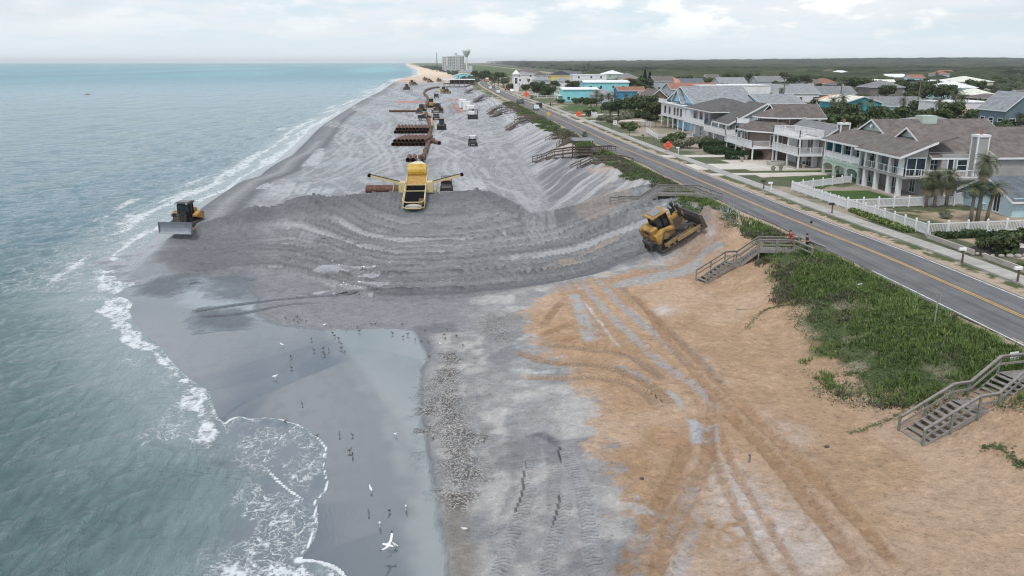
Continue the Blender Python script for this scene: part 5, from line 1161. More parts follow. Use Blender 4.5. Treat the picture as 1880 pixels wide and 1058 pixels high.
# corner garden palms
for i, (x, y, s, l) in enumerate(((55.0,90.6,.95,'short skirted palm, left of the three along the inner white fence'), (55.9,90.4,1.0,'short skirted palm, middle of the three along the inner white fence'), (57.7,91.0,1.02,'short skirted palm, right of the three along the inner white fence'))):
    PA[2].put(x, y, l, 'garden palms', s*1.08)
PT.put(55.2, 81.2, 'tallest palm in the corner garden with drooping grey fronds', 'garden palms', 1.0, 1.0)
PA[0].put(54.5, 81.3, 'palm with full green head left of the tall garden palm', 'garden palms', (1.15, 1.15, .8)); PA[1].put(56.2, 81.2, 'leaning palm right of the tall garden palm, before the blue cottage', 'garden palms', (1.1, 1.1, .68), 0.0)
# palms in the street, by the photograph
L = [(1095,196,'palm nearest the front cyan house, before the small grey cottage'),(1118,203,'palm before the grey cottage window'),(1128,196,'palm between grey cottage and bright blue house'),(1148,206,'thick palm in front of the bright blue house, left'),(1165,205,'thick palm in front of the bright blue house, right'),
     (1104,207,'low palm at the left edge of the dark thicket'),(1433,190,'thin palm left of the power pole with crossarm'),(1441,186,'second thin palm by the power pole with crossarm'),(1526,222,'palm among broadleaf trees left of the peach roof'),(1545,225,'palm standing before the peach roofed house'),
     (1575,222,'round headed palm in front of the teal house'),(1591,226,'low palm right of the teal house palm'),(1720,226,'large headed palm left of the white wall'),(1752,222,'left one of the pair of palms before the white wall'),(1760,224,'right one of the pair of palms before the white wall'),
     (1868,262,'palm by the tall blue grey house at the right edge'),(908,163,'first palm left of the white villa'),(916,166,'second palm left of the white villa'),(925,162,'palm close to the white villa tower'),(933,166,'low palm at the foot of the villa tower'),(970,160,'palm in front of the white villa wall'),
     (1330,160,'palm beside the white boxed chimney house'),(1718,150,'far palm against the blue gable house'),(903,157,'palm by the curve of the road'),(1655,215,'low palm beside the bent lamp post')]
for i, (u, v, l) in enumerate(L):
    x, y = at(u, v); PA[i % 2].put(x, y, l, 'street palms', random.uniform(.95, 1.25)*(1.25 if 1710 < u < 1765 else 1))
# low sabal palms on the dune side of the road
for u, v, l in ((1020,238,'low palm on the dune side, nearest the yellow sign'),(1042,248,'low palm on the dune side above the striped sand'),(1073,254,'small palm just behind the gazebo roof'),(976,180,'small palm on the verge beside the road, far left'),(950,190,'small palm between verge and sand, by the far stairs')):
    x, y = P(u, v+3, 5.0); PA[2].put(x, y, l, 'verge palms', .7, z=gz(x, y)-.9)
# broadleaf trees between the houses
def vals(l): return [x for x in l]
TREES = [(1205,222,1.1),(1180,214,1.2),(1160,213,1.1),(1135,213,1.0),(1120,214,.9),(1240,226,.8),(1215,205,1.2),(1255,163,1.5),(1235,178,.9),(1300,182,1.0),(1150,170,1.1),(1165,172,1.5),(1190,168,1.5),(1205,165,1.3),
         (1497,198,.8),(1510,200,.8),(1525,214,1.0),(1605,226,.45),(1630,222,.5),(1650,222,.6),(1668,224,.55),(1800,246,1.1),(1822,250,1.1),(1846,252,1.2),(1700,228,.8),(1690,212,.9),(1585,170,1.6),(1600,178,1.5),(1625,186,1.4),(1560,168,1.5),(1660,182,1.6),(1690,190,1.5),(1730,192,1.6),(1700,180,1.5),(1770,182,1.4),(1790,178,1.5),(1740,176,1.4),
         (1010,178,1.0),(965,172,1.0),(985,170,1.1),(1000,174,1.1),(940,168,.8),(925,160,1.2),(1100,178,.8),(1070,194,.6),(1085,198,.7),(1390,166,1.4),(1340,156,1.5),(1480,160,1.6),(1455,160,1.5),(1440,150,1.6),(1380,152,1.4),(880,146,1.4),(890,149,1.2),(895,142,1.6),(915,148,1.4),(870,141,1.5),(905,153,1.0)]
for i, (u, v, s) in enumerate(TREES):
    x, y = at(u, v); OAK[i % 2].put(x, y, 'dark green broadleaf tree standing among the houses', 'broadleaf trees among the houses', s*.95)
for i, (u, v, h_) in enumerate(((1183,165,12),(1192,166,11),(1176,168,9),(1375,163,8),(1080,130,14),(1072,130,12),(1088,130,11))):
    x, y = at(u, v)
    if i == 0:
        t = thing('conifer_tree', 'x', 'tree'); r_ = np.random.RandomState(5); n = 2600; zz = r_.uniform(0, 1, n)**.8; rad = (1-zz)*.24*(0.6+.4*np.abs(np.sin(zz*28)))+.02; a = r_.uniform(0, 2*PI, n); q = np.sqrt(r_.uniform(.2, 1, n)); c = np.stack([np.cos(a)*rad*q, np.sin(a)*rad*q, .08+zz*.92], 1)
        t1 = np.stack([np.cos(a), np.sin(a), -.25+0*a], 1); t2 = np.stack([-np.sin(a), np.cos(a), 0*a], 1); s = .05*r_.uniform(.5, 1.2, n)[:, None]
        V = np.stack([c-t1*s, c-t2*s*.4, c+t1*s, c+t2*s*.4], 1).reshape(-1, 3); o = bpy.data.objects.new('crown', mesh_np('crown', V, np.arange(4*n).reshape(n, 4), LM['pine'], r_.uniform(0, 1, n))); C.objects.link(o); o.parent = t; KIDS[t.name] = [o]
        MB().tube([(0,0,-.05),(0,0,.9)], [.025,.008], 6).build('trunk', BARK, t); CON = Proto(t)
    CON.put(x, y, 'tall dark conifer rising above the roofs' if i < 4 else 'distant dark conifer on the skyline', 'tall conifers', h_)
# shrubs
for u, v, pr, s, l in ((1262,272,SAGE,1.15,'large grey green bush between pavement and pale grey house'),(1290,262,SAGE,.8,'grey green bush behind the largest one'),(1240,258,GRN,1.4,'green bush left of the grey green bushes'),(1227,262,GRN,1.1,'low green bush by the orange sign'),(1305,268,GRN,1.2,'green bush at the foot of the pale grey house'),
     (1150,236,GRN,1.4,'round bush beside the square white sign, left'),(1158,240,GRN,1.2,'round bush beside the square white sign, right'),(1110,222,SAGE,1.0,'grey bush before the dark thicket, left'),(1130,226,SAGE,1.1,'grey bush before the dark thicket, middle'),(1152,218,SAGE,1.1,'grey bush before the dark thicket, right'),(1085,212,DKS,.9,'dark bush left of the speed sign'),(1172,216,DKS,1.2,'dark bush below the timber deck, left'),(1195,222,DKS,1.3,'dark bush below the timber deck, right'),
     (1832,462,DKS,.85,'dark wide juniper in the black mulch ring'),(1878,445,DKS,.6,'dark juniper cut by the right edge of the frame'),(1535,293,SAGE,.35,'small red brown shrub at the mint arches'),(1735,400,SAGE,.35,'low dry shrub in the corner garden'),(985,170,DKS,1.5,'dark hedge like bush before the grey house, left'),(1000,178,DKS,1.3,'dark bush before the cyan house drive'),(1030,190,DKS,.8,'low dark bush at the edge of the far lawn'),(1058,190,DKS,1.0,'dark bush beside the front cyan house'),
     (1728,436,GRN,.45,'first little bush along the corner fence'),(1745,436,GRN,.4,'second little bush along the corner fence'),(1760,434,GRN,.4,'third little bush along the corner fence'),(1778,433,GRN,.5,'fourth little bush along the corner fence'),(1796,431,GRN,.45,'fifth little bush along the corner fence'),(1872,488,GRN,.25,'tiny plant in the white pebbles'),
     (1880,290,DKS,.8,'dark bush under the palms at the right edge')):
    x, y = at(u, v); pr.put(x, y, l, None, s)
def hedge(name, label, x0, y0, x1, y1, z0, h_, mat, n, cat='hedge', size=.14):
    r = np.random.RandomState(int(x0*7+y0)); c = np.stack([r.uniform(x0, x1, n), r.uniform(y0, y1, n), z0+h_*r.uniform(0.02, 1, n)**.5], 1)
    k = r.randint(0, 5, n); c[k == 0, 0] = x0; c[k == 1, 1] = y0; c[k >= 3, 2] = z0+h_; c += r.normal(size=(n, 3))*.07
    nr = r.normal(size=(n, 3)); t1 = np.cross(nr, r.normal(size=(n, 3))); t1 /= np.linalg.norm(t1, axis=1)[:, None]; t2 = np.cross(nr, t1); t2 /= np.linalg.norm(t2, axis=1)[:, None]; s = size*r.uniform(.6, 1.3, n)[:, None]
    V = np.stack([c-t1*s, c-t2*s*.6, c+t1*s, c+t2*s*.6], 1).reshape(-1, 3); o = bpy.data.objects.new(name, mesh_np(name, V, np.arange(4*n).reshape(n, 4), LM[mat], r.uniform(0, 1, n))); C.objects.link(o); return tag(o, label, cat)
hedge('hedge', 'clipped dark hedge nearest the white gravel yard', 47.5, 139, 57, 141.2, 5, 1.3, 'hedge', 5200)
hedge('hedge', 'clipped dark hedge behind, below the white deck', 47.2, 146, 53, 153, 5, 1.0, 'hedge', 5200)
hedge('hedge', 'tall dark hedge along the pale grey house', 48.0, 157.5, 55, 159, 5, 1.3, 'hedge', 3600)
hedge('ground_cover', 'low green creeper strip along the outer side of the picket fence', 44.6, 76.5, 45.5, 88.5, 5, .35, 'grass', 3200, 'ground cover')
hedge('foundation_planting', 'low planting between the fence and gravel garden', 46.6, 73.4, 56, 74.4, 5, .45, 'hedge', 2500, 'planting')
# ---- dune grass: nobody could count it
def grass_stuff():
    r = np.random.RandomState(3); n = 52000; y = 26+(r.uniform(0, 1, n)**1.6)*330; xd_ = np.where(y < 96, itp(XG, y), itp(XD, y)); xr_ = roadx(y); x = xd_-1.2+(xr_-4.4-xd_+1.2)*r.uniform(0, 1, n)
    dn = fbm(x*.28, y*.28, 4, 301); ed = (x-xd_); keep = (r.uniform(0, 1, n) < sstep(.36, .52, dn+np.clip(ed*.045-.05, -.2, .3))); x, y, dn, ed = x[keep], y[keep], dn[keep], ed[keep]; n = len(x); B = 7
    z = np.array([gz(a, b) for a, b in zip(x, y)]); sc = 1+np.clip((y-60)/160, 0, 1.5)
    X_ = np.repeat(x, B); Y_ = np.repeat(y, B); Z_ = np.repeat(z, B); S_ = np.repeat(sc, B); m = n*B
    a = r.uniform(0, 2*PI, m); off = r.uniform(0, .28, m)*S_; bx_, by = X_+np.cos(a)*off, Y_+np.sin(a)*off; h_ = r.uniform(.10, .38, m)*(.8+.5*np.repeat(dn, B)); lean = r.uniform(.1, 1.1, m)*h_; a2 = a+r.normal(size=m)*.6; w = r.uniform(.018, .045, m)*S_*1.2
    p0 = np.stack([bx_-np.sin(a2)*w, by+np.cos(a2)*w, Z_-.03], 1); p1 = np.stack([bx_+np.sin(a2)*w, by-np.cos(a2)*w, Z_-.03], 1); p2 = np.stack([bx_+np.cos(a2)*lean, by+np.sin(a2)*lean, Z_+h_], 1)
    V = np.stack([p0, p1, p2], 1).reshape(-1, 3); dry = (fbm(X_*.30+9, Y_*.30, 3, 305) > .46+.032*np.clip(np.repeat(ed, B), -2, 6)+.02*np.clip(np.repeat(ed, B), -3, 5)); tone = np.clip(r.uniform(0, .85, m)*.6+.35*np.repeat(dn, B)+(r.uniform(0, 1, m) < .05)*.6, 0, 1)
    me = mesh_np('dune_grass', V, np.arange(3*m).reshape(m, 3), [LM['grass'], LM['dry']], tone); me.polygons.foreach_set('material_index', dry.astype(np.int32)); o = bpy.data.objects.new('dune_grass', me); C.objects.link(o); tag(o, kind='stuff')
    # leafy creepers and low scrub between the blades
    n = 26000; y = 27+(r.uniform(0, 1, n)**1.5)*260; xd_ = np.where(y < 96, itp(XG, y), itp(XD, y)); xr_ = roadx(y); x = xd_-2.4+(xr_-4.6-xd_+2.4)*r.uniform(0, 1, n); keep = fbm(x*.3+20, y*.3, 4, 311) > .49-.02*np.clip(x-xd_, -4, 4)+.05*(x < xd_); x, y = x[keep], y[keep]; n = len(x)
    z = np.array([gz(a, b) for a, b in zip(x, y)]); B = 6; m = n*B; c = np.stack([np.repeat(x, B), np.repeat(y, B), np.repeat(z, B)], 1)+r.normal(size=(m, 3))*np.array([.3, .3, .08]); c[:, 2] += .1
    nr = r.normal(size=(m, 3))+np.array([0, 0, 1.2]); t1 = np.cross(nr, r.normal(size=(m, 3))); t1 /= np.linalg.norm(t1, axis=1)[:, None]; t2 = np.cross(nr, t1); t2 /= np.linalg.norm(t2, axis=1)[:, None]; s = .07*r.uniform(.5, 1.3, m)[:, None]*(1+np.clip((c[:, 1:2]-50)/100, 0, 2))
    V = np.stack([c-t1*s, c-t2*s*.6, c+t1*s, c+t2*s*.6], 1).reshape(-1, 3); o = bpy.data.objects.new('dune_creeper', mesh_np('dune_creeper', V, np.arange(4*m).reshape(m, 4), LM['shrub'], r.uniform(0, 1, m))); C.objects.link(o); tag(o, kind='stuff')
grass_stuff()
# trailing vines on the sand
for pts, lb in (([(1560,790),(1620,772),(1665,758),(1700,745)], 'thin trailing vine reaching left from the near stairs'), ([(1370,598),(1400,575),(1440,578),(1475,585)], 'trailing vine at the edge of the dune grass'), ([(1800,838),(1830,845),(1862,870),(1878,876)], 'small leafy vine patch at the lower right'), ([(1600,735),(1580,700),(1550,690)], 'short vine below the grass edge')):
    q = smooth(pts, 8); mb = MB(); mb.tube([(*P(u, v, 2.2), 0) for u, v in q], .015, 4); tn = []
    mb.v = [(a, b, c+gz(a, b)+.03) for a, b, c in mb.v]; r = random.Random(len(pts)+int(pts[0][0])); nb = len(mb.f)
    for u, v in q:
        for k in range(7):
            x, y = P(u, v, 2.2); x += r.gauss(0, .16); y += r.gauss(0, .16); z = gz(x, y)+.06; a = r.uniform(0, 6); s = r.uniform(.05, .11); mb.face([(x-s*math.cos(a), y-s*math.sin(a), z), (x+s*.6*math.sin(a), y-s*.6*math.cos(a), z+.03), (x+s*math.cos(a), y+s*math.sin(a), z), (x-s*.6*math.sin(a), y+s*.6*math.cos(a), z+.03)])
    o = mb.build('vine', LM['shrub']); tag(o, lb, 'vine'); at_ = o.data.attributes.new('tone', 'FLOAT', 'FACE'); at_.data.foreach_set('value', [.5+.5*r.random() for _ in o.data.polygons])
# agave and bleached yucca on the dune
for u, v, n, col_, lb in ((1332,390,26,'sage','silver blue agave clump growing on the green dune'), (1362,410,16,'dry','bleached dead agave clump on the green dune')):
    x, y = P(u, v, 4.9); V = []; T_ = []; Fc = []; r = random.Random(n)
    for k in range(n*4):
        cx, cy = x+r.gauss(0, .9), y+r.gauss(0, 1.4); a = r.uniform(0, 6.28); h_ = r.uniform(.5, 1.1); l = r.uniform(.15, .6); z = gz(cx, cy); b = len(V); V += [(cx-.06*math.sin(a), cy+.06*math.cos(a), z), (cx+.06*math.sin(a), cy-.06*math.cos(a), z), (cx+l*math.cos(a), cy+l*math.sin(a), z+h_*.9)]; Fc.append((b, b+1, b+2)); T_.append(r.random())
    V = [(a-x, b-y, c-gz(x, y)) for a, b, c in V]; o = bpy.data.objects.new('agave', mesh_np('agave', V, Fc, leafmat('agave_'+col_, (0.20,0.26,0.24) if n > 20 else (0.45,0.36,0.27), (0.34,0.40,0.37) if n > 20 else (0.62,0.54,0.42)), T_)); o.location = (x, y, gz(x, y)); C.objects.link(o); tag(o, lb, 'plant')
# mulch ring and its stones
mb = MB(); cx, cy = at(1835, 462); mb.prism([(cx+3.0*math.cos(2*PI*i/20), cy+1.9*math.sin(2*PI*i/20)) for i in range(20)], 4.9, 5.22); tag(mb.build('mulch_bed', pmat('mulch', (0.03,0.027,0.025), .95, var=.5, vscale=6, bump=.8)), 'oval bed of black mulch under the juniper', 'garden bed')
ms = pmat('garden_stone', (0.36,0.33,0.30), .85, var=.25, vscale=3, bump=.4)
for i in range(17):
    a = PI*.95+i*PI*1.15/16; s = MB(); s.sphere((0, 0, 0), random.uniform(.16, .30), 8, 5, (1.2, 1, .75)); o = s.build('stone', ms, None, (cx+3.2*math.cos(a), cy+2.1*math.sin(a), 5.18), smooth=True); tag(o, 'pale rounded stone edging the black mulch bed', 'stone', 'stones around the mulch bed')

# ---- more of the town behind
SIGHT = []
def sight():
    SIGHT.clear()
    for o in C.objects:
        if o.name.split('.')[0] == 'wall' and o.parent is not None and o.parent.location.y > 150:
            a = np.array([v.co[:] for v in o.data.vertices])+np.array(o.parent.location); y_ = a[:, 1].min(); SIGHT.append((a[:, 0].min()/y_, a[:, 0].max()/y_, y_))
sight(); rh = random.Random(31); nh = 0; tries = 0
while nh < 34 and tries < 4000:
    tries += 1; y = 270*math.exp(rh.random()*1.25); x = float(roadx(y))+60+rh.random()*(y*.50); u0 = x/y
    if any(a_-.008 < u0 < b_+.008 and abs(y_-y) < .30*y for a_, b_, y_ in SIGHT): continue
    w_, d_, hh_ = rh.uniform(11, 19), rh.uniform(10, 15), rh.choice([3.0, 3.2, 5.8]); rf = rh.choice(['grey', 'bgrey', 'taupe', 'brown', 'white', 'red', 'slate', 'cream']); wl = rh.choice(['cream', 'white', 'palegrey', 'taupe', 'paleblue'])
    h = House('house', 'small %s roofed house among the trees of the far town' % {'bgrey': 'grey', 'slate': 'slate blue', 'red': 'red brown', 'taupe': 'dark brown'}.get(rf, rf), x, y, group='far houses with %s roofs' % {'bgrey': 'grey'}.get(rf, rf)); h.box('wall', x, y, 4.9, x+w_, y+d_, 5.05+hh_, WM[wl])
    if rh.random() < .6: h.hip(x, y, x+w_, y+d_, 5.05+hh_, 7.5+hh_, RM[rf])
    else: h.gable(x, y, x+w_, y+d_, 5.03+hh_, 7.7+hh_, 'x', RM[rf], WM[wl])
    for c in (.25, .7): h.win('S', y, x+w_*c, 6.1, 1.3, 1.2, mull=0)
    SIGHT.append((x/y, (x+w_)/y, y)); nh += 1
# ---- the far wood to the horizon: one mass
def ico():
    bm = bmesh.new(); bmesh.ops.create_icosphere(bm, subdivisions=1, radius=1); V = np.array([v.co[:] for v in bm.verts]); Fq = np.array([[v.index for v in f.verts] for f in bm.faces]); bm.free(); return V, Fq
def crowns(name, X0, Y0, R0, Hh, seed, zb=4.0, clumps=5):
    """every crown is a handful of crumpled leaf masses"""
    r = np.random.RandomState(seed); n = len(X0); V0, F0 = ico(); k = len(V0); m = n*clumps; rr_ = np.repeat(R0, clumps)*r.uniform(.32, .62, m)
    a = r.uniform(0, 2*PI, m); q = np.sqrt(r.uniform(0, 1, m))*.62; cx = np.repeat(X0, clumps)+np.cos(a)*q*np.repeat(R0, clumps); cy = np.repeat(Y0, clumps)+np.sin(a)*q*np.repeat(R0, clumps); cz = np.repeat(Hh, clumps)+zb-q*np.repeat(R0, clumps)*.45-rr_*.5
    V = V0[None]*(rr_[:, None, None])*np.array([1, 1, .8])*(1+r.uniform(-.34, .34, (m, k, 1))); V += np.stack([cx, cy, cz], 1)[:, None, :]
    Fq = (F0[None]+(np.arange(m)*k)[:, None, None]).reshape(-1, 3); tone = (np.repeat(np.repeat(r.uniform(0, 1, n), clumps), len(F0))*.65+.35*r.uniform(0, 1, m*len(F0)))
    o = bpy.data.objects.new(name, mesh_np(name, V.reshape(-1, 3), Fq, leafmat('wood_'+name, (0.020,0.030,0.018), (0.062,0.078,0.040)), tone)); C.objects.link(o); return o
r = np.random.RandomState(8)
N = 5200; yy = 230*np.exp(r.uniform(0, 1, N)*2.6); xx = roadx(yy)+75+r.uniform(0, 1, N)**1.1*(yy*.62+60); boxes = [(o.location.x, o.location.y) for o in C.objects if o.parent is None and o.get('category') in ('house', 'cottage', 'apartment_house', 'apartment house')]
keep = np.ones(N, bool)
for bx_, by in boxes: keep &= ~((np.abs(xx-bx_) < 17) & (yy-by < 13) & (yy-by > -38)) 
keep &= ~((yy < 300) & (xx < 150))
for a_, b_, y_ in SIGHT: keep &= ~((xx/yy > a_-.004) & (xx/yy < b_+.004) & (yy < y_+8) & (yy > y_*.62))
keep &= fbm(xx*.012, yy*.012, 3, 55) > .33
xx, yy = xx[keep], yy[keep]
o = crowns('woodland', xx, yy, r.uniform(3.0, 5.5, len(xx))*(1+yy/2500), r.uniform(3.5, 7.0, len(xx)), 9); tag(o, kind='stuff')
# canopy sheet with a broken surface beyond
ysF = spacing(700, 13000, lambda y: y*.014); V = []; 
Yf = np.array(ysF); A_ = np.linspace(0, 1, 420); XX = (roadx(Yf)+90+(Yf-700)*.02)[:, None]+A_[None]**1.15*(Yf*1.05)[:, None]; YY = np.repeat(Yf[:, None], len(A_), 1)
sc = (1+YY/900); ZZ = 9+fbm(XX/(9*sc), YY/(9*sc), 4, 77, .65)*5*sc**.55-2+sstep(2500, 5200, YY)*(6+24*sstep(.05, .6, XX/YY))+fbm(XX/900, YY/900, 2, 79)*np.clip(YY/900, 0, 6)
ZZ = np.minimum(ZZ, 56)
ZZ = np.where(YY < 800, ZZ-6*(800-YY)/100, ZZ); ZZ[:, 0] -= 12
tn = np.clip(fbm(XX/(20*sc), YY/(14*sc), 4, 81, .65)*1.5-.45+.8*(fbm(XX/(160*sc), YY/(60*sc), 3, 83)-.35), 0, 1)
wm = bpy.data.materials.new('wood_far'); wm.use_nodes = True; t_ = wm.node_tree; t_.nodes.clear(); g = G(t_); out = g('ShaderNodeOutputMaterial'); bs = g('ShaderNodeBsdfPrincipled', {'Roughness': 1.0, 'Specular IOR Level': 0.05}); t_.links.new(bs.outputs[0], out.inputs[0])
t_.links.new(g.mix(attr(g, 'tone'), (0.012,0.020,0.013), (0.085,0.098,0.055)), bs.inputs['Base Color'])
fw = grid_mesh('far_woodland', XX, YY, ZZ, wm, dict(tone=tn)); tag(fw, kind='stuff')
# coastal scrub on the far dune ridge
N = 900; yy = 620*np.exp(r.uniform(0, 1, N)*1.7); xx = itp(XD, yy)+r.uniform(0, 1, N)*np.clip(roadx(yy)-8-itp(XD, yy), 5, 60); keep = (yy > 700) | (xx > 22); xx, yy = xx[keep], yy[keep]
o = crowns('dune_thicket', xx, yy, r.uniform(2, 4, len(xx)), r.uniform(2.5, 5, len(xx)), 19, 3.0, 3); tag(o, kind='stuff')
# more trees in the back gardens
FP = []
for o in C.objects:
    if o.name.split('.')[0] in ('wall',) and o.parent is not None:
        a = np.array([v.co[:] for v in o.data.vertices])+np.array(o.parent.location); FP.append((a[:, 0].min()-3, a[:, 1].min()-3, a[:, 0].max()+3, a[:, 1].max()+3))
rg = random.Random(12); cnt = 0; put = []
while cnt < 190:
    y = 110*math.exp(rg.random()*1.7); x = float(roadx(y))+26+rg.random()**.9*(y*.62+10)
    if any(a < x < c and b < y < d_ for a, b, c, d_ in FP) or any((x-a)**2+(y-b)**2 < 30 for a, b in put): continue
    if y < 150 and x < 80: continue
    if any(a_-.006 < x/y < b_+.006 and y_*.75 < y < y_ for a_, b_, y_ in SIGHT) and rg.random() < .7: continue
    put.append((x, y)); cnt += 1
    # keep sight lines to the houses behind reasonably open: low trees in front of walls
    front = any(a < x < c and y < b < y+26 for a, b, c, d_ in FP)
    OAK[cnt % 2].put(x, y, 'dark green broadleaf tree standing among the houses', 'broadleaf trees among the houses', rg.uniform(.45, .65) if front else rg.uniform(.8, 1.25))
# ---------------------------------------------------------------- timber walkovers
WD = pmat('weathered_timber', (0.235,0.22,0.205), .85, var=.28, vscale=3, bump=.4); WDB = pmat('brown_timber', (0.125,0.098,0.082), .88, var=.3, vscale=2, bump=.3); WDG = pmat('green_post', (0.17,0.20,0.165), .85, var=.2, vscale=3)
def walkover(name, label, pts, w=1.5, mat=None, pm=None, rails=True, cat='stairs', ext=.5, detail=True):
    mat = mat or WD; pm = pm or mat; o = pts[0]; t = thing(name, label, cat, o); KIDS[t.name] = []
    V_ = [Vector(p)-Vector(o) for p in pts]; dirs = [(V_[i+1]-V_[i]) for i in range(len(V_)-1)]
    def nrm(i):
        a = dirs[max(0, i-1)]; b = dirs[min(i, len(dirs)-1)]; d = Vector((a.x, a.y, 0)).normalized()+Vector((b.x, b.y, 0)).normalized(); d.normalize(); n = Vector((-d.y, d.x, 0))
        c = Vector((-a.y, a.x, 0)).normalized().dot(n); return n/max(.5, c)
    N_ = [nrm(i) for i in range(len(V_))]; deck = MB(); strg = MB(); nst = 0
    for i, d in enumerate(dirs):
        a, b = V_[i], V_[i+1]; slope = abs(d.z)/max(.01, math.hypot(d.x, d.y))
        for sg in (-1, 1): strg.bar(a+N_[i]*(sg*w/2)-Vector((0,0,.14)), b+N_[i+1]*(sg*w/2)-Vector((0,0,.14)), .06, .26)
        if slope > .22:
            n = max(2, round(abs(d.z)/.19)); ti = mat
            for k in range(n):
                p = a.lerp(b, (k+.5)/n); q = N_[i].lerp(N_[i+1], (k+.5)/n); deck.bar(p-q*(w/2-.03), p+q*(w/2-.03), .29, .045)
        else:
            L_ = math.hypot(d.x, d.y); n = max(1, int(L_/.155))
            for k in range(n):
                p = a.lerp(b, (k+.5)/n); q = N_[i].lerp(N_[i+1], (k+.5)/n); deck.bar(p-q*(w/2), p+q*(w/2), .14, .04)
    deck.build('steps', mat, t); strg.build('stringer', mat, t)
    for sg in (-1, 1):
        rb = MB()
        for i, d in enumerate(dirs):
            a = V_[i]+N_[i]*(sg*w/2); b = V_[i+1]+N_[i+1]*(sg*w/2)
            for h_, ww, hh in ((.98, .16, .045), (.90, .045, .11), (.50, .045, .12)) if detail else ((.95, .15, .07), (.5, .05, .12)): rb.bar(a+Vector((0,0,h_)), b+Vector((0,0,h_)), ww, hh)
        if rails: rb.build('handrail', mat, t)
        for i, d in enumerate(dirs):
            L_ = math.hypot(d.x, d.y); n = max(1, round(L_/2.0))
            for k in range(n+(1 if i == len(dirs)-1 else 0)):
                p = V_[i].lerp(V_[i+1], k/n)+N_[i].lerp(N_[i+1], k/n)*(sg*(w/2+.07)); g0 = gz(p.x+o[0], p.y+o[1])-o[2]-.4; MB().box(p.x-.055, p.y-.055, min(g0, p.z-.4), p.x+.055, p.y+.055, p.z+.97).build('post', pm, t)
    return t
walkover('beach_stairs', 'near grey timber beach stairs with landing, cut by the right edge', [(24.0,38.0,2.0),(27.1,38.5,3.6),(28.3,38.8,3.6),(30.2,39.4,4.8),(36,40.2,4.9)], 1.75, WD, WDG)
walkover('beach_stairs', 'grey timber beach stairs with two flights where the person in red stands', [(22.2,70.3,2.1),(25.1,71.4,3.5),(26.0,71.5,3.5),(27.6,71.0,4.95),(30.9,70.2,5.0),(31.8,67.6,4.75)], 1.35)
walkover('beach_stairs', 'timber stairs half buried in new sand behind the right bulldozer', [(20.6,104.4,3.5),(21.8,102.6,3.7),(23.4,102.0,3.8),(25.6,101.6,5.3),(30.4,100.2,5.4),(32.0,97.0,4.9)], 1.35)
walkover('beach_stairs', 'brown timber stairs on the striped slope below the flat deck', [(20.2,139.0,3.4),(23.6,141.2,4.6),(28.3,140.0,4.8),(29.6,137.5,4.6)], 1.5, WDB)
walkover('boardwalk', 'long brown boardwalk with steps and deck passing the open gazebo', [(15.0,153.0,3.3),(16.8,155.5,3.4),(18.6,155.2,4.4),(22.0,153.6,5.0),(25.2,153.6,5.0),(30.2,155.4,5.0)], 1.5, WDB)
walkover('beach_stairs', 'short brown stairs with railing left of the gazebo roof', [(21.0,188.0,3.7),(23.6,189.1,4.9),(27.0,187.6,5.0)], 1.5, WDB); walkover('beach_stairs', 'lower brown stair flight beside the gazebo', [(22.0,172.5,4.0),(24.4,177.5,5.0),(26.5,178,5.0)], 1.5, WDB)
walkover('beach_stairs', 'brown timber walkover near the yellow diamond sign', [(14.5,229.5,3.2),(18.0,244,3.6),(21.0,246,4.8),(26.0,242,5.0)], 1.5, WDB, detail=False); walkover('beach_stairs', 'second railing and stair flight beside the yellow sign walkover', [(18.6,251,4.6),(20.4,254,5.0),(25.4,251,5.0),(25.9,243,4.7)], 1.4, WDB, detail=False)
walkover('beach_stairs', 'brown zigzag walkover beyond the yellow sign, lower one', [(12.3,285.5,3.2),(16.4,299,3.8),(19.0,295,4.8),(23.4,289,5.0)], 1.4, WDB, detail=False); walkover('beach_stairs', 'brown zigzag walkover beyond the yellow sign, upper one', [(12.0,302,3.3),(15.2,312,4.6),(18.0,318,4.9),(23.0,312,5.0)], 1.4, WDB, detail=False)
walkover('beach_stairs', 'distant dark walkover behind the white trailers', [(9.0,392,3.3),(13.5,418,4.6),(17.5,415,5.0)], 1.6, WDB, detail=False); walkover('beach_stairs', 'farthest walkover below the road bend', [(6.5,505,3.6),(10.5,520,4.9),(14.5,520,5.0)], 1.6, WDB, detail=False)
# gazebo on the boardwalk
gm = thing('gazebo', 'open timber gazebo with flat weathered roof on the boardwalk', 'gazebo', (23.6, 151.8, 5.0)); 
for x in (-1.6, 1.6):
    for y in (-1.5, 1.5): MB().box(x-.08, y-.08, -1.6, x+.08, y+.08, 2.45).build('post', WDB, gm)
mb = MB(); mb.add([(-2.1,-2,2.45),(2.1,-2,2.45),(2.1,2,2.45),(-2.1,2,2.45),(-2.0,-1.9,2.6),(2.0,-1.9,2.6),(2.0,1.9,2.75),(-2.0,1.9,2.75)], [(3,2,1,0),(4,5,6,7),(0,1,5,4),(1,2,6,5),(2,3,7,6),(3,0,4,7)]); mb.build('roof', RM['bgrey'], gm)
mb = MB(); [mb.bar((a, b, h_), (c, d_, h_), .06, .14) for a, b, c, d_ in ((-1.6,-1.5,1.6,-1.5),(-1.6,1.5,1.6,1.5)) for h_ in (.5, 1.0)]; mb.build('railing', WDB, gm); MB().box(-1.7, -1.6, -.22, 1.7, 1.6, -.06).build('floor', WDB, gm)
dk = thing('timber_deck', 'flat grey timber deck at the roadside end of the gazebo boardwalk', 'deck', (28.6, 158, 5.05)); MB().box(-2.6, -2.2, -.1, 2.4, 2.0, .12).build('boards', WD, dk); [MB().box(x-.08, y-.08, -1.2, x+.08, y+.08, -.1).build('post', WDB, dk) for x in (-2.4, 2.2) for y in (-2, 1.8)]

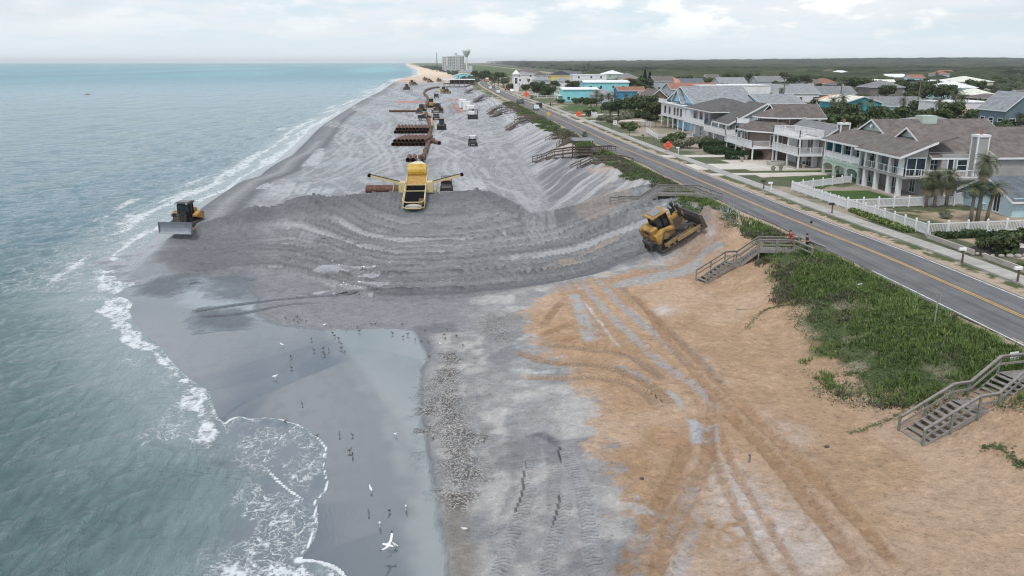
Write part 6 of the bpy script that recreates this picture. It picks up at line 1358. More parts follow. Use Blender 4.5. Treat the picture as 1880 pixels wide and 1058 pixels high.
# ---------------------------------------------------------------- machines
YEL = pmat('machine_yellow', (0.36,0.205,0.05), .6, var=.5, vscale=1.4, bump=.1); YELD = pmat('machine_yellow_dusty', (0.27,0.19,0.10), .8, var=.5, vscale=2.5); BLK = pmat('machine_black', (0.022,0.022,0.024), .5, var=.4, vscale=3)
STL = pmat('track_steel', (0.10,0.09,0.085), .6, var=.4, vscale=5, metal=.3); BLADE = pmat('blade_steel', (0.30,0.33,0.37), .38, var=.2, vscale=1.5, metal=.55); RUB = pmat('rubber', (0.03,0.03,0.032), .8); GRLL = pmat('engine_screen', (0.10,0.075,0.06), .7, var=.4, vscale=8); WHT = pmat('white_paint', (0.76,0.77,0.77), .4, var=.06); RED_ = pmat('red_detail', (0.45,0.05,0.04), .5); LITE = pmat('edge_steel', (0.55,0.55,0.56), .4, metal=.4)
def track_loop(mb, pts, y0, y1, n=44, pad=.075):
    """shoes strung around a closed outline (x,z)"""
    q = np.array(pts+[pts[0]], float); seg = np.hypot(*np.diff(q, axis=0).T); cum = np.r_[0, np.cumsum(seg)]; tot = cum[-1]
    for k in range(n):
        s = tot*k/n; i = min(np.searchsorted(cum, s, 'right')-1, len(seg)-1); t_ = (s-cum[i])/seg[i]; p = q[i]*(1-t_)+q[i+1]*t_; d = (q[i+1]-q[i])/seg[i]; h_ = tot/n*.45
        mb.bar((p[0]-d[0]*h_, (y0+y1)/2, p[1]-d[1]*h_), (p[0]+d[0]*h_, (y0+y1)/2, p[1]+d[1]*h_), y1-y0, pad, up=(-d[1], 0, d[0])); mb.bar((p[0], y0+.02, p[1]), (p[0], y1-.02, p[1]), .035, pad+.09, up=(-d[1], 0, d[0]))
def arc(cx, cz, r, a0, a1, n=6): return [(cx+r*math.cos(R(a0+(a1-a0)*i/n)), cz+r*math.sin(R(a0+(a1-a0)*i/n))) for i in range(n+1)]
def dozer(label, loc, rot, high=True, blade_mat=None, bw=3.9, bh_=1.35, bz=.05, dark=False, ripper=True, group=None, s=1.0):
    t = thing('bulldozer', label, 'bulldozer', loc, rot, group); t.scale = (s, s, s); KIDS[t.name] = []; Y_ = YEL
    for sg in (-1, 1):
        y0, y1 = (sg*1.33-.28, sg*1.33+.28); mb = MB()
        if high: path = arc(-1.75, .42, .38, 270, 160, 5)+arc(-1.05, 1.35, .40, 160, 55, 5)+arc(1.55, .48, .44, 60, -90, 7)
        else: path = arc(-1.55, .45, .43, 270, 90, 7)+arc(1.45, .45, .43, 90, -90, 7)
        track_loop(mb, path, y0, y1); tr = mb.build('track', STL, t)
        mb = MB(); yc = sg*1.33; mb.tube([(-.0, yc-.12, .4), (0, yc+.12, .4)], .01, 4)
        for x in (-1.2, -.6, 0, .6): mb.cyl((x, yc-.16, .22), (x, yc+.16, .22), .15, 10)
        mb.bar((-1.5, yc, .42), (1.4, yc, .45), .26, .30); mb.build('track_frame', YELD, tr)
        if high: mb = MB(); mb.cyl((-1.05, yc-.2, 1.35), (-1.05, yc+.22*1, 1.35), .36, 16); mb.cyl((-1.05, yc-.3, 1.35), (-1.05, yc+.3, 1.35), .16, 12); mb.build('sprocket', YELD, tr, smooth=False)
        mb = MB(); mb.cyl((1.5, yc-.16, .46), (1.5, yc+.16, .46), .32, 16); mb.build('idler', YELD, tr)
        mb = MB(); mb.bar((-.3, sg*1.72, .42), (2.35, sg*1.75, .38), .16, .30); mb.build('push_arm', YELD, t)
        mb = MB(); mb.tube([(1.35, sg*.48, 1.95), (1.85, sg*.5, 1.15)], .11, 8); mb.tube([(1.85, sg*.5, 1.15), (2.30, sg*.5, .72)], .06, 8); mb.box(1.2, sg*.48-.16, 1.8, 1.5, sg*.48+.16, 2.2); mb.build('lift_cylinder', BLK, t)
        mb = MB(); mb.extr([(-2.1,.95),(-2.1,1.75),(-1.2,1.95),(-.1,1.72),(-.1,1.5),(-.9,1.72) if high else (-.9,1.2),(-1.55,1.35) if high else (-1.5,1.0),(-1.75,.9)], 'y', sg*1.33-.3 if sg > 0 else sg*1.33-.27, sg*1.33+.27 if sg > 0 else sg*1.33+.3); mb.build('fender', Y_, t)
    # hood
    mb = MB(); mb.add([(0.05,-.52,.95),(1.75,-.46,.95),(1.75,.46,.95),(.05,.52,.95),(.05,-.52,2.15),(1.7,-.44,1.95),(1.7,.44,1.95),(.05,.52,2.15)], [(0,3,2,1),(4,5,6,7),(0,1,5,4),(1,2,6,5),(2,3,7,6),(3,0,4,7)]); mb.box(-1.9, -.95, .75, .1, .95, 1.35); body = mb.build('hood', BLK if dark else Y_, t)
    mb = MB()
    for sg in (-1, 1): mb.box(.45, sg*.5-.03, 1.1, 1.35, sg*.5+.045, 1.85)
    mb.box(1.70, -.38, 1.05, 1.79, .38, 1.85); mb.build('engine_screen', GRLL, body)
    # tank and cab
    mb = MB(); mb.bbox(-2.15, -.85, 1.1, -1.3, .85, 2.2, .10); mb.build('fuel_tank', Y_, t)
    mb = MB(); 
    for x, y in ((-1.25,-.75),(-1.25,.75),(.05,-.62),(.05,.62),(-.55,-.78),(-.55,.78)): mb.bar((x, y, 1.3), (x*.92-.02, y*.96, 3.0), .10)
    mb.box(-1.28, -.78, 1.3, .08, .78, 1.6); cab = mb.build('cab', BLK, t); mb = MB(); mb.add([(-1.2,-.72,1.6),(.02,-.58,1.6),(.02,.58,1.6),(-1.2,.72,1.6),(-1.12,-.69,2.95),(-.02,-.56,2.95),(-.02,.56,2.95),(-1.12,.69,2.95)], [(0,1,5,4),(1,2,6,5),(2,3,7,6),(3,0,4,7)]); mb.build('cab_glass', GL, cab)
    mb = MB(); mb.bbox(-1.5, -.88, 2.98, .16, .88, 3.16, .05); rf = mb.build('cab_roof', BLK if dark else Y_, t); mb = MB(); mb.box(-1.2, -.62, 3.16, -.15, .62, 3.22); mb.build('roof_panel', pmat('dusty_roof', (0.22,0.225,0.235), .8) if 'dusty_roof' not in MATS else MATS['dusty_roof'], rf)
    for y in (-.6, .6): MB().box(.16, y-.11, 3.0, .26, y+.11, 3.14).build('work_light', LITE, rf)
    mb = MB(); mb.tube([(.75, -.1, 2.0), (.75, -.1, 2.75), (.62, -.1, 2.95)], .075, 8); mb.cyl((1.05, .25, 2.0), (1.05, .25, 2.45), .14, 10); mb.build('exhaust_stack', BLK, t)
    # blade: curved mouldboard
    prof = [(2.62, bz), (2.50, bz+.30*bh_/1.3), (2.44, bz+.62*bh_/1.3), (2.47, bz+.95*bh_/1.3), (2.58, bz+bh_), (2.50, bz+bh_), (2.35, bz+.95*bh_/1.3), (2.31, bz+.62*bh_/1.3), (2.37, bz+.3*bh_/1.3), (2.5, bz)]
    mb = MB(); k = len(prof)//2
    for i in range(k-1): mb.extr([prof[i], prof[i+1], prof[-2-i], prof[-1-i]], 'y', -bw/2, bw/2)
    bl = mb.build('blade', blade_mat or STL, t); mb = MB(); mb.box(2.60, -bw/2-.02, bz-.06, 2.68, bw/2+.02, bz+.12); mb.build('cutting_edge', LITE, bl)
    mb = MB(); [mb.extr([(2.30,bz),(2.72,bz),(2.60,bz+bh_+.02),(2.30,bz+bh_-.05)], 'y', y-.03, y+.03) for y in (-bw/2-.031, bw/2+.031)]; mb.build('blade_wing', blade_mat or STL, bl)
    if ripper: mb = MB(); mb.box(-2.55, -.7, .75, -2.15, .7, 1.05); [mb.bar((-2.4, y, 1.1), (-2.55, y, .1), .1, .2) for y in (-.5, 0, .5)]; mb.tube([(-2.1, 0, 1.4), (-2.45, 0, 1.0)], .09, 8); mb.build('ripper', STL, t)
    MB().box(-2.16, -.45, 1.62, -2.152, .45, 1.98).build('decal', BLK, t)
    return t
def quat(fwd, up): # rotation from forward and up vectors
    f_ = Vector(fwd).normalized(); u_ = Vector(up); l_ = u_.cross(f_).normalized(); u_ = f_.cross(l_); return Matrix((f_, l_, u_)).transposed().to_euler()
gx, gy = P(1231, 452, 3.0)
e = quat((.86, .24, .47), (-.42, -.18, 1)); dz = dozer('large yellow bulldozer climbing the grey and orange sand heap', (gx+.1, gy, gz(gx, gy)+.25), tuple(e), True, bw=4.0, s=1.12)
for o_ in [c for c in KIDS[dz.name] if c.name.startswith('lift_cylinder')]: pass
mb = MB(); [mb.bar((1.45, y, 1.9), (1.30, y, 2.75), .12, .2) for y in (-.45, .45)]; [mb.cyl((1.2, y, 2.8), (1.45, y, 2.8), .16, 8) for y in (-.45, .45)]; mb.bar((1.3, -.45, 2.6), (1.3, .45, 2.6), .08); mb.build('cylinder_guard', BLK, dz)
gx, gy = P(331, 421, 3.0); dozer('bulldozer with wide grey blade facing the water on the sand bank', (-32.5, 97.3, gz(-32.5, 96.5)-.05), tuple(quat((-.12, -1, -.06), (0, -.06, 1))), False, BLADE, 3.75, 1.35, .12, dark=True)
def small_dozer(u, v, rz, label, s=1.0, dark=False, z=3.0): x, y = P(u, v, z); return dozer(label, (x, y, gz(x, y)), (0, 0, rz), False, STL, 3.4, 1.1, .05, dark, False, 'machines further along the beach', s)
small_dozer(774, 209, -PI/2-.05, 'dark dozer with wide blade on the left of the pipeline', 1.1, True); small_dozer(804, 208, -PI/2-.1, 'dark dozer with wide blade right of the yellow loader', 1.15, True)
small_dozer(758, 157, 0.2, 'distant dozer near the water, left of the pipe bend', 1.35, True); small_dozer(817, 172, 0.1, 'distant dozer right of the pipeline curve', 1.3, True); small_dozer(781, 149, 0, 'tiny dozer by the red fencing, first', 1.3, True); small_dozer(789, 151.5, .5, 'tiny dozer by the red fencing, second', 1.1, True); small_dozer(806, 150.5, 0, 'tiny dozer in front of the beach pavilion', 1.2, True)
small_dozer(747, 166, -PI/2, 'distant dark dozer seen from behind near the shore track', 1.3, True)
# wheel loader / tractor with black bucket
def loader(label, loc, rz, s=1.0, body=None, kind='wheel_loader'):
    body = body or YEL; t = thing(kind, label, 'loader', loc, rz); t.scale = (s,)*3; KIDS[t.name] = []
    for x in (-1.2, 1.1):
        for y in (-1, 1): w_ = MB().cyl((x, y-.25, .75), (x, y+.25, .75), .75, 18).build('wheel', RUB, t); MB().cyl((x, y-.27, .75), (x, y+.27, .75), .38, 12).build('rim', YELD, w_)
    mb = MB(); mb.bbox(-2.4, -.75, .8, -.4, .75, 1.9, .1); mb.box(-.4, -.6, .7, 1.7, .6, 1.2); mb.build('body', body, t)
    mb = MB(); [mb.bar((x, y, 1.2), (x, y, 3.0), .12) for x in (-.35, .9) for y in (-.65, .65)]; mb.box(-.4, -.7, 1.2, .95, .7, 1.7); cb = mb.build('cab', BLK, t); MB().box(-.3, -.62, 1.7, .85, .62, 2.95).build('cab_glass', GL, cb); MB().bbox(-.5, -.78, 3.0, 1.05, .78, 3.15, .04).build('cab_roof', body, t)
    mb = MB(); [mb.bar((.9, y, 1.5), (2.4, y, .9), .16, .25) for y in (-.5, .5)]; mb.build('lift_arm', body, t)
    mb = MB(); pr = [(2.3,.1),(3.3,.1),(3.35,.25),(2.55,.3),(2.4,.7),(2.55,1.15),(2.4,1.2),(2.2,.7)]
    for i in range(3): pass
    mb.extr([(2.3,.1),(3.3,.1),(3.3,.2),(2.3,.25)], 'y', -1.3, 1.3); mb.extr([(2.2,.15),(2.35,.15),(2.5,1.25),(2.35,1.25)], 'y', -1.3, 1.3); [mb.extr([(2.3,.12),(3.25,.12),(2.5,1.2)], 'y', y-.03, y+.03) for y in (-1.3, 1.3)]; mb.build('bucket', BLK, t); return t
x, y = P(811, 238, 3.0); loader('wheel loader with raised dark cab and black bucket behind the pipe stacks', (x, y+1, gz(x, y)), -PI/2, 1.0)
x, y = P(792, 198, 3.0); loader('yellow wheel loader seen from behind beside the pipeline', (x, y, gz(x, y)), PI/2, 1.25)
x, y = P(867, 219, 3.0)
# utility vehicles
def utv(label, loc, rz, s=1.0, roof=None, name='utility_vehicle', box=False):
    t = thing(name, label, 'utility vehicle', loc, rz); t.scale = (s,)*3; KIDS[t.name] = []
    for x in (-1.0, 1.0):
        for y in (-.62, .62): w_ = MB().cyl((x, y-.13, .33), (x, y+.13, .33), .33, 14).build('wheel', RUB, t); MB().cyl((x, y-.14, .33), (x, y+.14, .33), .16, 8).build('rim', LITE, w_)
    mb = MB(); mb.bbox(-1.5, -.66, .4, 1.45, .66, .75, .05); mb.add([(.55,-.6,.75),(1.45,-.55,.75),(1.45,.55,.75),(.55,.6,.75),(.55,-.6,1.1),(1.3,-.5,.95),(1.3,.5,.95),(.55,.6,1.1)], [(0,1,5,4),(1,2,6,5),(2,3,7,6),(3,0,4,7),(4,5,6,7)]); mb.box(-1.5,-.66,.75,-1.44,.66,1.1); mb.box(-1.5,-.66,.75,-.5,-.6,1.1); mb.box(-1.5,.6,.75,-.5,.66,1.1); mb.build('body', BLK, t)
    mb = MB(); [mb.bar((x, y, .75), (x*.8, y*.95, 1.85), .06) for x in (-.45, .6) for y in (-.62, .62)]; mb.build('roll_cage', BLK, t); MB().bbox(-.6, -.62, 1.85, .6, .62, 1.92, .02).build('roof', roof or WHT, t); mb = MB(); [mb.bbox(-.35, y-.25, .75, .05, y+.25, 1.3, .05) for y in (-.32, .32)]; mb.build('seat', RUB, t)
    if box: MB().box(-1.4, -.5, .78, -.6, .5, 1.3).build('cargo', RED_, t)
    return t
x, y = P(868, 268, 3.0); utv('black utility vehicle alone on the open sand right of the pipe stacks', (x, y, gz(x, y)), -PI/2+.1, 1.25)
x, y = P(820, 352, 3.2); utv('black buggy with striped roof and red cargo beside the yellow screener', (x, y-.3, gz(x, y)), -PI/2, 1.25, pmat('striped_roof', (0.12,0.12,0.125), .6, var=.5, vscale=8), box=True)
x, y = P(780, 221, 3.0); utv('small teal buggy left of the pipeline', (x, y, gz(x, y)), 0, 1.5, pmat('teal_roof', (0.08,0.25,0.27), .5)); x, y = P(801, 220, 3.0); utv('grey roofed buggy between the pipeline and the loader', (x, y, gz(x, y)), -PI/2, 1.5, LITE); x, y = P(801, 180, 3.0); utv('dark small buggy behind the yellow loader', (x, y, gz(x, y)), PI/2, 1.7, BLK)
# white office trailers and the black skid in front
for i, (u, v, w_, h_, l) in enumerate(((849,199,2.8,3.4,'white site cabin, farthest of the three by the striped slope'), (857,204,2.8,3.4,'white site cabin, middle of the three by the striped slope'), (864,211,2.8,3.2,'white site cabin, nearest of the three, behind the black skid'))):
    x, y = P(u, v, 3.0); t = thing('site_cabin', l, 'cabin', (x, y, gz(x, y)), 0, 'white cabins on the beach'); KIDS[t.name] = []; MB().bbox(-w_/2, -1.2, .25, w_/2, 4.8, h_, .06).build('body', WHT, t); MB().box(-w_/2-.05, -1.25, h_+.001, w_/2+.05, 4.85, h_+.1).build('roof', WHT, t); MB().box(-.5, -1.24, .4, .4, -1.205, 2.5).build('door', pmat('cabin_door', (0.5,0.52,0.54), .5) if i == 0 else MATS['cabin_door'], t); MB().box(.6, -1.23, 1.5, 1.15, -1.205, 2.3).build('window', GL, t); mb = MB(); [mb.box(x_-.15, -1, 0, x_+.15, 4.6, .25) for x_ in (-.9, .9)]; mb.build('skid', BLK, t)
x, y = P(868, 219, 3.0); t = thing('fuel_skid', 'black framed tank skid in front of the white cabins', 'tank', (x, y, gz(x, y))); KIDS[t.name] = []; MB().bbox(-1.7, -1.0, 0, 1.7, 3.0, 1.5, .08).build('base', BLK, t); MB().bbox(-1.2, -.6, 1.5, .5, 2.6, 2.5, .1).build('tank', WHT, t); mb = MB(); [mb.bar((a, b, 1.5), (a, b, 3.0), .12) for a in (-1.6, 1.6) for b in (-.9, 2.9)]; [mb.bar((-1.6, b, 3.0), (1.6, b, 3.0), .12) for b in (-.9, 2.9)]; mb.build('frame', BLK, t)
# pipes
RUST = pmat('rusty_steel', (0.135,0.068,0.045), .8, var=.5, vscale=1.5, bump=.2, metal=.1); SHADE_BLK = pmat('bore_shade', (0.012,0.01,0.009), .9)
def pipe_proto(L_, r_):
    mb = MB(); n = 16; vs = []; 
    for yy in (0, L_):
        for rr_ in (r_, r_*.94): vs += [(rr_*math.cos(2*PI*i/n), yy, rr_*math.sin(2*PI*i/n)) for i in range(n)]
    fs = []; 
    for i in range(n): j = (i+1) % n; fs += [(i, j, 2*n+j, 2*n+i), (n+j, n+i, 3*n+i, 3*n+j), (i, n+i, n+j, j), (2*n+i, 2*n+j, 3*n+j, 3*n+i)]
    mb.add(vs, fs); t = thing('steel_pipe', 'x', 'pipe'); KIDS[t.name] = []; mb.build('pipe_wall', RUST, t, smooth=False)
    m2 = MB(); m2.cyl((0, L_*.35, 0), (0, L_*.65, 0), r_*.93, 14); m2.build('shade_plug', SHADE_BLK, t); return t  # near-black plug added mid-pipe, painting the shade inside the hollow tube
PP = Proto(pipe_proto(12, .43)); zb = gz(-11, 190)
def stack(x0, y0, n, rows, label, grp, z0, skew=0.02, pitch=.90, shift=0):
    for rw in range(rows):
        for k in range(n-(rw % 2)):
            PP.put(x0+(k+.5*(rw % 2))*pitch+shift*rw, y0+random.uniform(-.15, .15)+rw*.0, label, grp, 1.0, random.uniform(-.004, .004)+skew, z0+.43+rw*.77)
stack(-14.4, 187.5, 9, 2, 'rusty steel pipe in the nearer stack, open end to the front', 'pipes in the nearer stack', zb, -.14)
stack(-16.2, 221, 11, 2, 'rusty steel pipe in the farther stack', 'pipes in the farther stack', zb, .02)
for k, (x, y) in enumerate(((-9.3, 156.5), (-8.3, 156.3))): PP.put(x, y, 'short rusty pipe, one of the pair behind the yellow screener', 'pair of short pipes', (1, .55, 1), 0, gz(x, y)+.43)
x, y = P(807, 266, 3.0); PP.put(x, y, 'single rusty pipe lying slanted right of the pipeline', None, (1, .95, 1), .35, gz(x, y)+.43)
x, y = P(712, 353, 3.2); PP.put(x-3.3, y+1, 'short rusty pipe section lying across the sand left of the screener, front', 'cross lying pipes', (1.0, .46, 1.0), -PI/2, gz(x, y)+.3); PP.put(x-3.3, y+2, 'short rusty pipe section lying across the sand left of the screener, rear', 'cross lying pipes', (1.0, .46, 1.0), -PI/2, gz(x, y)+.4)
x, y = P(758, 206, 3.0); PP.put(x-9, y, 'long dark pipe lying across the beach beside the dark dozer', None, (1, 1.0, 1), -PI/2, gz(x, y)+.43)
pl = thing('pipeline', 'long rusty dredge pipeline running up the beach from the yellow screener', 'pipeline', (-6, 120, 3)); KIDS[pl.name] = []
PX = [(772,300),(780,282),(786,262),(789,246),(790,232),(787,222),(783,212),(779,205),(780,198),(784,190),(786,183),(783,177),(779,172),(781,167),(788,164),(797,161.5),(806,161)]
pw = smooth([P(u, v, 3.4) for u, v in PX], 5); acc = [Vector((a, b, gz(a, b)+.5)) for a, b in pw]; acc[0].z = 4.6; acc[1].z = 4.1
mb = MB(); mb.tube([p-Vector((-6,120,3)) for p in acc], [.42+.0006*max(0, p.y-150) for p in acc], 12); mb.build('pipe_run', RUST, pl, smooth=True)
for i in range(3, len(acc)-2, 3): p = acc[i]-Vector((-6,120,3)); d_ = (acc[i+1]-acc[i-1]).normalized(); MB().cyl(p-d_*.12, p+d_*.12, .56+.0006*max(0, acc[i].y-150), 14).build('flange', RUST, pl)
# second, paler pipe branch of the line
PX = [(776,212),(781,206),(787,210),(792,220),(793,232)]; pw = smooth([P(u, v, 3.4) for u, v in PX], 5); t = thing('branch_pipe', 'pale yellow brown branch pipe curving beside the main pipeline', 'pipe', (-5, 280, 3)); KIDS[t.name] = []; MB().tube([(a+5, b-280, gz(a, b)+.45-3) for a, b in pw], .5, 10).build('pipe_run', pmat('buff_pipe', (0.38,0.29,0.16), .7, var=.3), t, smooth=True)
# the screening plant
sc = thing('sand_screener', 'yellow sand screening plant with side conveyors and dark sloping screen', 'screening plant', (-5.6, 112, 3.0)); KIDS[sc.name] = []
BUFF = pmat('buff_frame', (0.56,0.46,0.24), .55, var=.15, vscale=1.5); YB = pmat('screener_yellow', (0.50,0.31,0.04), .5, var=.35, vscale=1); SCR = pmat('screen_black', (0.006,0.006,0.007), .9, spec=.05)
mb = MB(); n = 14; mb.extr([(5.6+1.15*math.cos(R(a)), 3.35+1.0*math.sin(R(a))) for a in range(-60, 241, 20)], 'x', -1.45, 1.25); mb.build('drum_hood', YB, sc, smooth=False)
mb = MB(); mb.add([(-1.45,6.4,4.2),(1.25,6.4,4.2),(.45,8.6,4.35),(-.65,8.6,4.35),(-1.45,6.4,3.2),(1.25,6.4,3.2),(.45,8.6,3.4),(-.65,8.6,3.4)], [(0,1,2,3),(7,6,5,4),(0,4,5,1),(1,5,6,2),(2,6,7,3),(3,7,4,0)]); mb.cyl((-.1, 8.4, 3.9), (-.1, 9.4, 3.5), .55, 14); mb.build('inlet_box', pmat('cream_steel', (0.66,0.58,0.36), .5), sc)
mb = MB(); mb.add([(-1.4,2.0,1.9),(1.2,2.0,1.9),(1.2,4.9,2.9),(-1.4,4.9,2.9),(-1.4,2.0,.9),(1.2,2.0,.9),(1.2,4.9,1.2),(-1.4,4.9,1.2)], [(0,1,2,3),(7,6,5,4),(0,4,5,1),(1,5,6,2),(2,6,7,3),(3,7,4,0)]); mb.build('hopper', pmat('ochre_worn', (0.42,0.25,0.07), .65, var=.3, vscale=2), sc)
mb = MB(); mb.add([(-1.4,2.0,1.8),(1.2,2.0,1.8),(1.2,-7.2,.45),(-1.4,-7.2,.45),(-1.4,2.0,1.6),(1.2,2.0,1.6),(1.2,-7.2,.25),(-1.4,-7.2,.25)], [(3,2,1,0),(4,5,6,7),(0,1,5,4),(1,2,6,5),(2,3,7,6),(3,0,4,7)]); mb.build('screen_bed', SCR, sc)
mb = MB()
for x in (-1.5, 1.3): mb.bar((x, 5.2, 2.8), (x, -7.2, 1.15), .12, .18); mb.bar((x, 2, 1.8), (x, -7.2, .4), .1, .14); [mb.bar((x, y, 1.75+(y-2)*.145), (x, y, 2.35+(y-2)*.145), .08) for y in (-7.1,-4.6,-2,.5)]
for y in (-4.3, -1.5): mb.bar((-1.5, y, 1.55+(y+7.2)*.14), (1.3, y, 1.55+(y+7.2)*.14), .1)
for a, b in (((-1.5,-7.2),(-1.0,-8.3)), ((-1.0,-8.3),(.8,-8.3)), ((.8,-8.3),(1.3,-7.2))): mb.bar((*a, 1.1), (*b, 1.1), .12); mb.bar((*a, .3), (*b, .3), .12)
for x, y in ((-1.45,6),(1.25,6),(-1.45,1),(1.25,1),(-1.45,-4),(1.25,-4)): mb.bar((x, y, -.6), (x, y, 2.2 if y > 0 else .8), .16)
mb.build('frame', BUFF, sc); mb = MB(); mb.sphere((-.1, -7.3, .35), 1.0, 12, 6, (1.15,.9,.35)); mb.build('sand_pile', pmat('screened_sand', (0.42,0.39,0.36), .9, bump=.4), sc, smooth=True)
MB().box(.55, -7.0, .5, 1.15, -5.2, 1.1).build('steel_box', RUST, sc)
for sg, nm in ((-1, 'left'), (1, 'right')):
    x0 = -.1+sg*1.4; mb = MB(); mb.bbox(min(x0, x0+sg*1.0), .2, 1.0, max(x0, x0+sg*1.0), 1.8, 2.5, .06); mb.build('drive_box', BUFF, sc)
    mb = MB(); mb.bar((x0+sg*.8, 1, 2.3), (x0+sg*4.9, 1, 3.35), .75, .28); cv = mb.build('conveyor', BUFF, sc); mb = MB(); mb.bar((x0+sg*.8, 1, 2.47), (x0+sg*4.95, 1, 3.52), .5, .05); mb.cyl((x0+sg*5.0, .6, 3.38), (x0+sg*5.0, 1.4, 3.38), .24, 12); mb.build('belt', SCR, cv)
    mb = MB(); mb.bar((x0+sg*1.6, .4, 2.3), (x0+sg*2.1, .0, -.6), .1); mb.bar((x0+sg*1.6, 1.6, 2.3), (x0+sg*1.2, 2.0, -.6), .1); mb.bar((x0+sg*.3, 1.9, .9), (x0+sg*1.2, 1.9, .9), .06); mb.build('leg', BUFF, sc)
# orange safety netting
NET = pmat('orange_net', (0.80,0.30,0.20), .8, var=.2); 
for u0, v0, u1, v1, l in ((727,189.5,776,189.5,'faded orange net fence across the beach left of the pipeline'), (822,186.5,842,185,'faded orange net fence behind the white cabins'), (830,196,850,209,'row of orange net posts slanting before the white cabins'), (737,149.5,763,149,'distant orange net fence near the waterline')):
    a = P(u0, v0, 3); b = P(u1, v1, 3); t = thing('net_fence', l, 'fence', (*a, 3.0)); KIDS[t.name] = []; L_ = math.hypot(b[0]-a[0], b[1]-a[1]); n = max(3, int(L_/3)); mb = MB(); m2 = MB(); sc_ = max(1, a[1]/300)
    for k in range(n+1): p = ((b[0]-a[0])*k/n, (b[1]-a[1])*k/n); m2.bar((*p, -.3), (*p, 1.25), .08*sc_)
    for h_ in np.arange(.15, 1.2, .21): mb.bar((0, 0, h_), (b[0]-a[0], b[1]-a[1], h_), .03, .09)
    mb.build('net', NET, t); m2.build('post', NET, t)
# ---------------------------------------------------------------- cars
def car(label, loc, rz, col_, kind='sedan', cat='car', group=None):
    t = thing('parked_car' if group == 'cars parked at the beach restaurant' else 'car', label, cat, loc, rz, group); KIDS[t.name] = []
    k_ = 'carpaint_%.2f_%.2f_%.2f' % col_; pm_ = MATS.get(k_) or pmat(k_, col_, .3, var=.03, metal=.2); L_, W2, = (4.8, .92)
    if kind == 'suv': prof = [(-2.4,.35),(-2.4,1.15),(-2.2,1.75),(.5,1.8),(1.15,1.2),(2.2,1.05),(2.4,.8),(2.4,.35)]; gl = (-2.25,1.17,-2.12,1.68,.45,1.72,1.0,1.2)
    elif kind == 'pickup': prof = [(-2.7,.45),(-2.7,1.15),(-.6,1.15),(-.45,1.8),(.6,1.82),(1.2,1.25),(2.4,1.15),(2.6,.85),(2.6,.45)]; gl = (-.5,1.18,-.38,1.72,.55,1.74,1.05,1.25)
    else: prof = [(-2.3,.32),(-2.35,.95),(-1.7,1.05),(-1.1,1.45),(.3,1.45),(1.0,1.0),(2.1,.85),(2.3,.6),(2.3,.32)]; gl = (-1.5,1.06,-1.02,1.38,.25,1.38,.85,1.02)
    mb = MB(); c0 = prof[0]
    # body slices as convex quads between profile and floor
    for (a, b), (c, d_) in zip(prof[1:-2], prof[2:-1]): 
        if c > a: mb.extr([(a, prof[0][1]), (c, prof[0][1]), (c, d_), (a, b)], 'y', -W2, W2)
    body = mb.build('body', pm_, t); mb = MB()
    x0, z0, x1, z1, x2, z2_, x3, z3 = gl; mb.extr([(x0, z0), (x3, z3), (x2, z2_), (x1, z1)], 'y', -W2-.01, W2+.01); mb.add([(x3+.12,-W2*.85,z3+.02),(x3+.12,W2*.85,z3+.02),(x2+.13,W2*.8,z2_),(x2+.13,-W2*.8,z2_)], [(0,1,2,3)]); mb.build('window_glass', GL, t)
    for x in (-1.45, 1.4):
        for y in (-.86, .86): w_ = MB().cyl((x, y-.11, .34), (x, y+.11, .34), .34, 14).build('wheel', RUB, t); MB().cyl((x, y-.12, .34), (x, y+.12, .34), .19, 8).build('rim', LITE, w_)
    for y in (-.65, .65): MB().box(prof[-1][0]-.02, y-.17, .62, prof[-1][0]+.02, y+.17, .78).build('headlight', LITE, t); MB().box(prof[0][0]-.04, y-.15, .75, prof[0][0]+.01, y+.15, .95).build('tail_light', RED_, t)
    return t
def on_road(u, v, lane): x, y = P(u, v, 5.1); return (float(roadx(y))+lane, y, RZ+.06)
S1 = PI/2; S2 = -PI/2
car('black four wheel drive heading up the road beside the orange sign', on_road(975, 197, 1.6), S1, (.02,.02,.025), 'suv'); car('pale grey pickup coming down the road, front of the group', on_road(965.6, 202, -1.7), S2, (.45,.50,.52), 'pickup', 'pickup truck'); car('dark car following the pale grey pickup', on_road(965, 190, -1.7), S2, (.05,.06,.06), 'suv')
car('white car coming down the road ahead of the orange truck', on_road(908, 171, -1.7), S2, (.75,.75,.75)); car('small white car at the start of the straight road', on_road(894, 163.5, -1.7), S2, (.72,.73,.74)); car('grey green car next to the small white one', on_road(900, 161.5, 1.7), S1, (.18,.22,.21), 'suv')
car('white pickup parked at the head of the orange truck', (31.6, 466, RZ+.1), S2, (.70,.71,.72), 'pickup', 'pickup truck'); car('dark car on the drive beyond the orange truck', (35.5, 545, RZ+.1), 0.3, (.06,.055,.05), 'suv')
t = thing('tipper_truck', 'orange truck standing on the verge behind the white pickup', 'truck', (31.2, 500, RZ+.1), S2); KIDS[t.name] = []; ORG = pmat('truck_orange', (0.70,0.20,0.07), .5); MB().bbox(-3.6, -1.2, 1.1, 1.2, 1.2, 3.1, .08).build('cargo_body', ORG, t); MB().bbox(1.4, -1.1, .7, 3.2, 1.1, 2.7, .15).build('cab', ORG, t); MB().box(3.2, -.95, 1.7, 3.24, .95, 2.5).build('windscreen', GL, t); MB().box(-3.6, -.5, .6, 3.2, .5, 1.1).build('chassis', BLK, t)
for x in (-2.8, -1.7, 2.3):
    for y in (-1, 1): MB().cyl((x, y-.15, .5), (x, y+.15, .5), .5, 14).build('wheel', RUB, t)
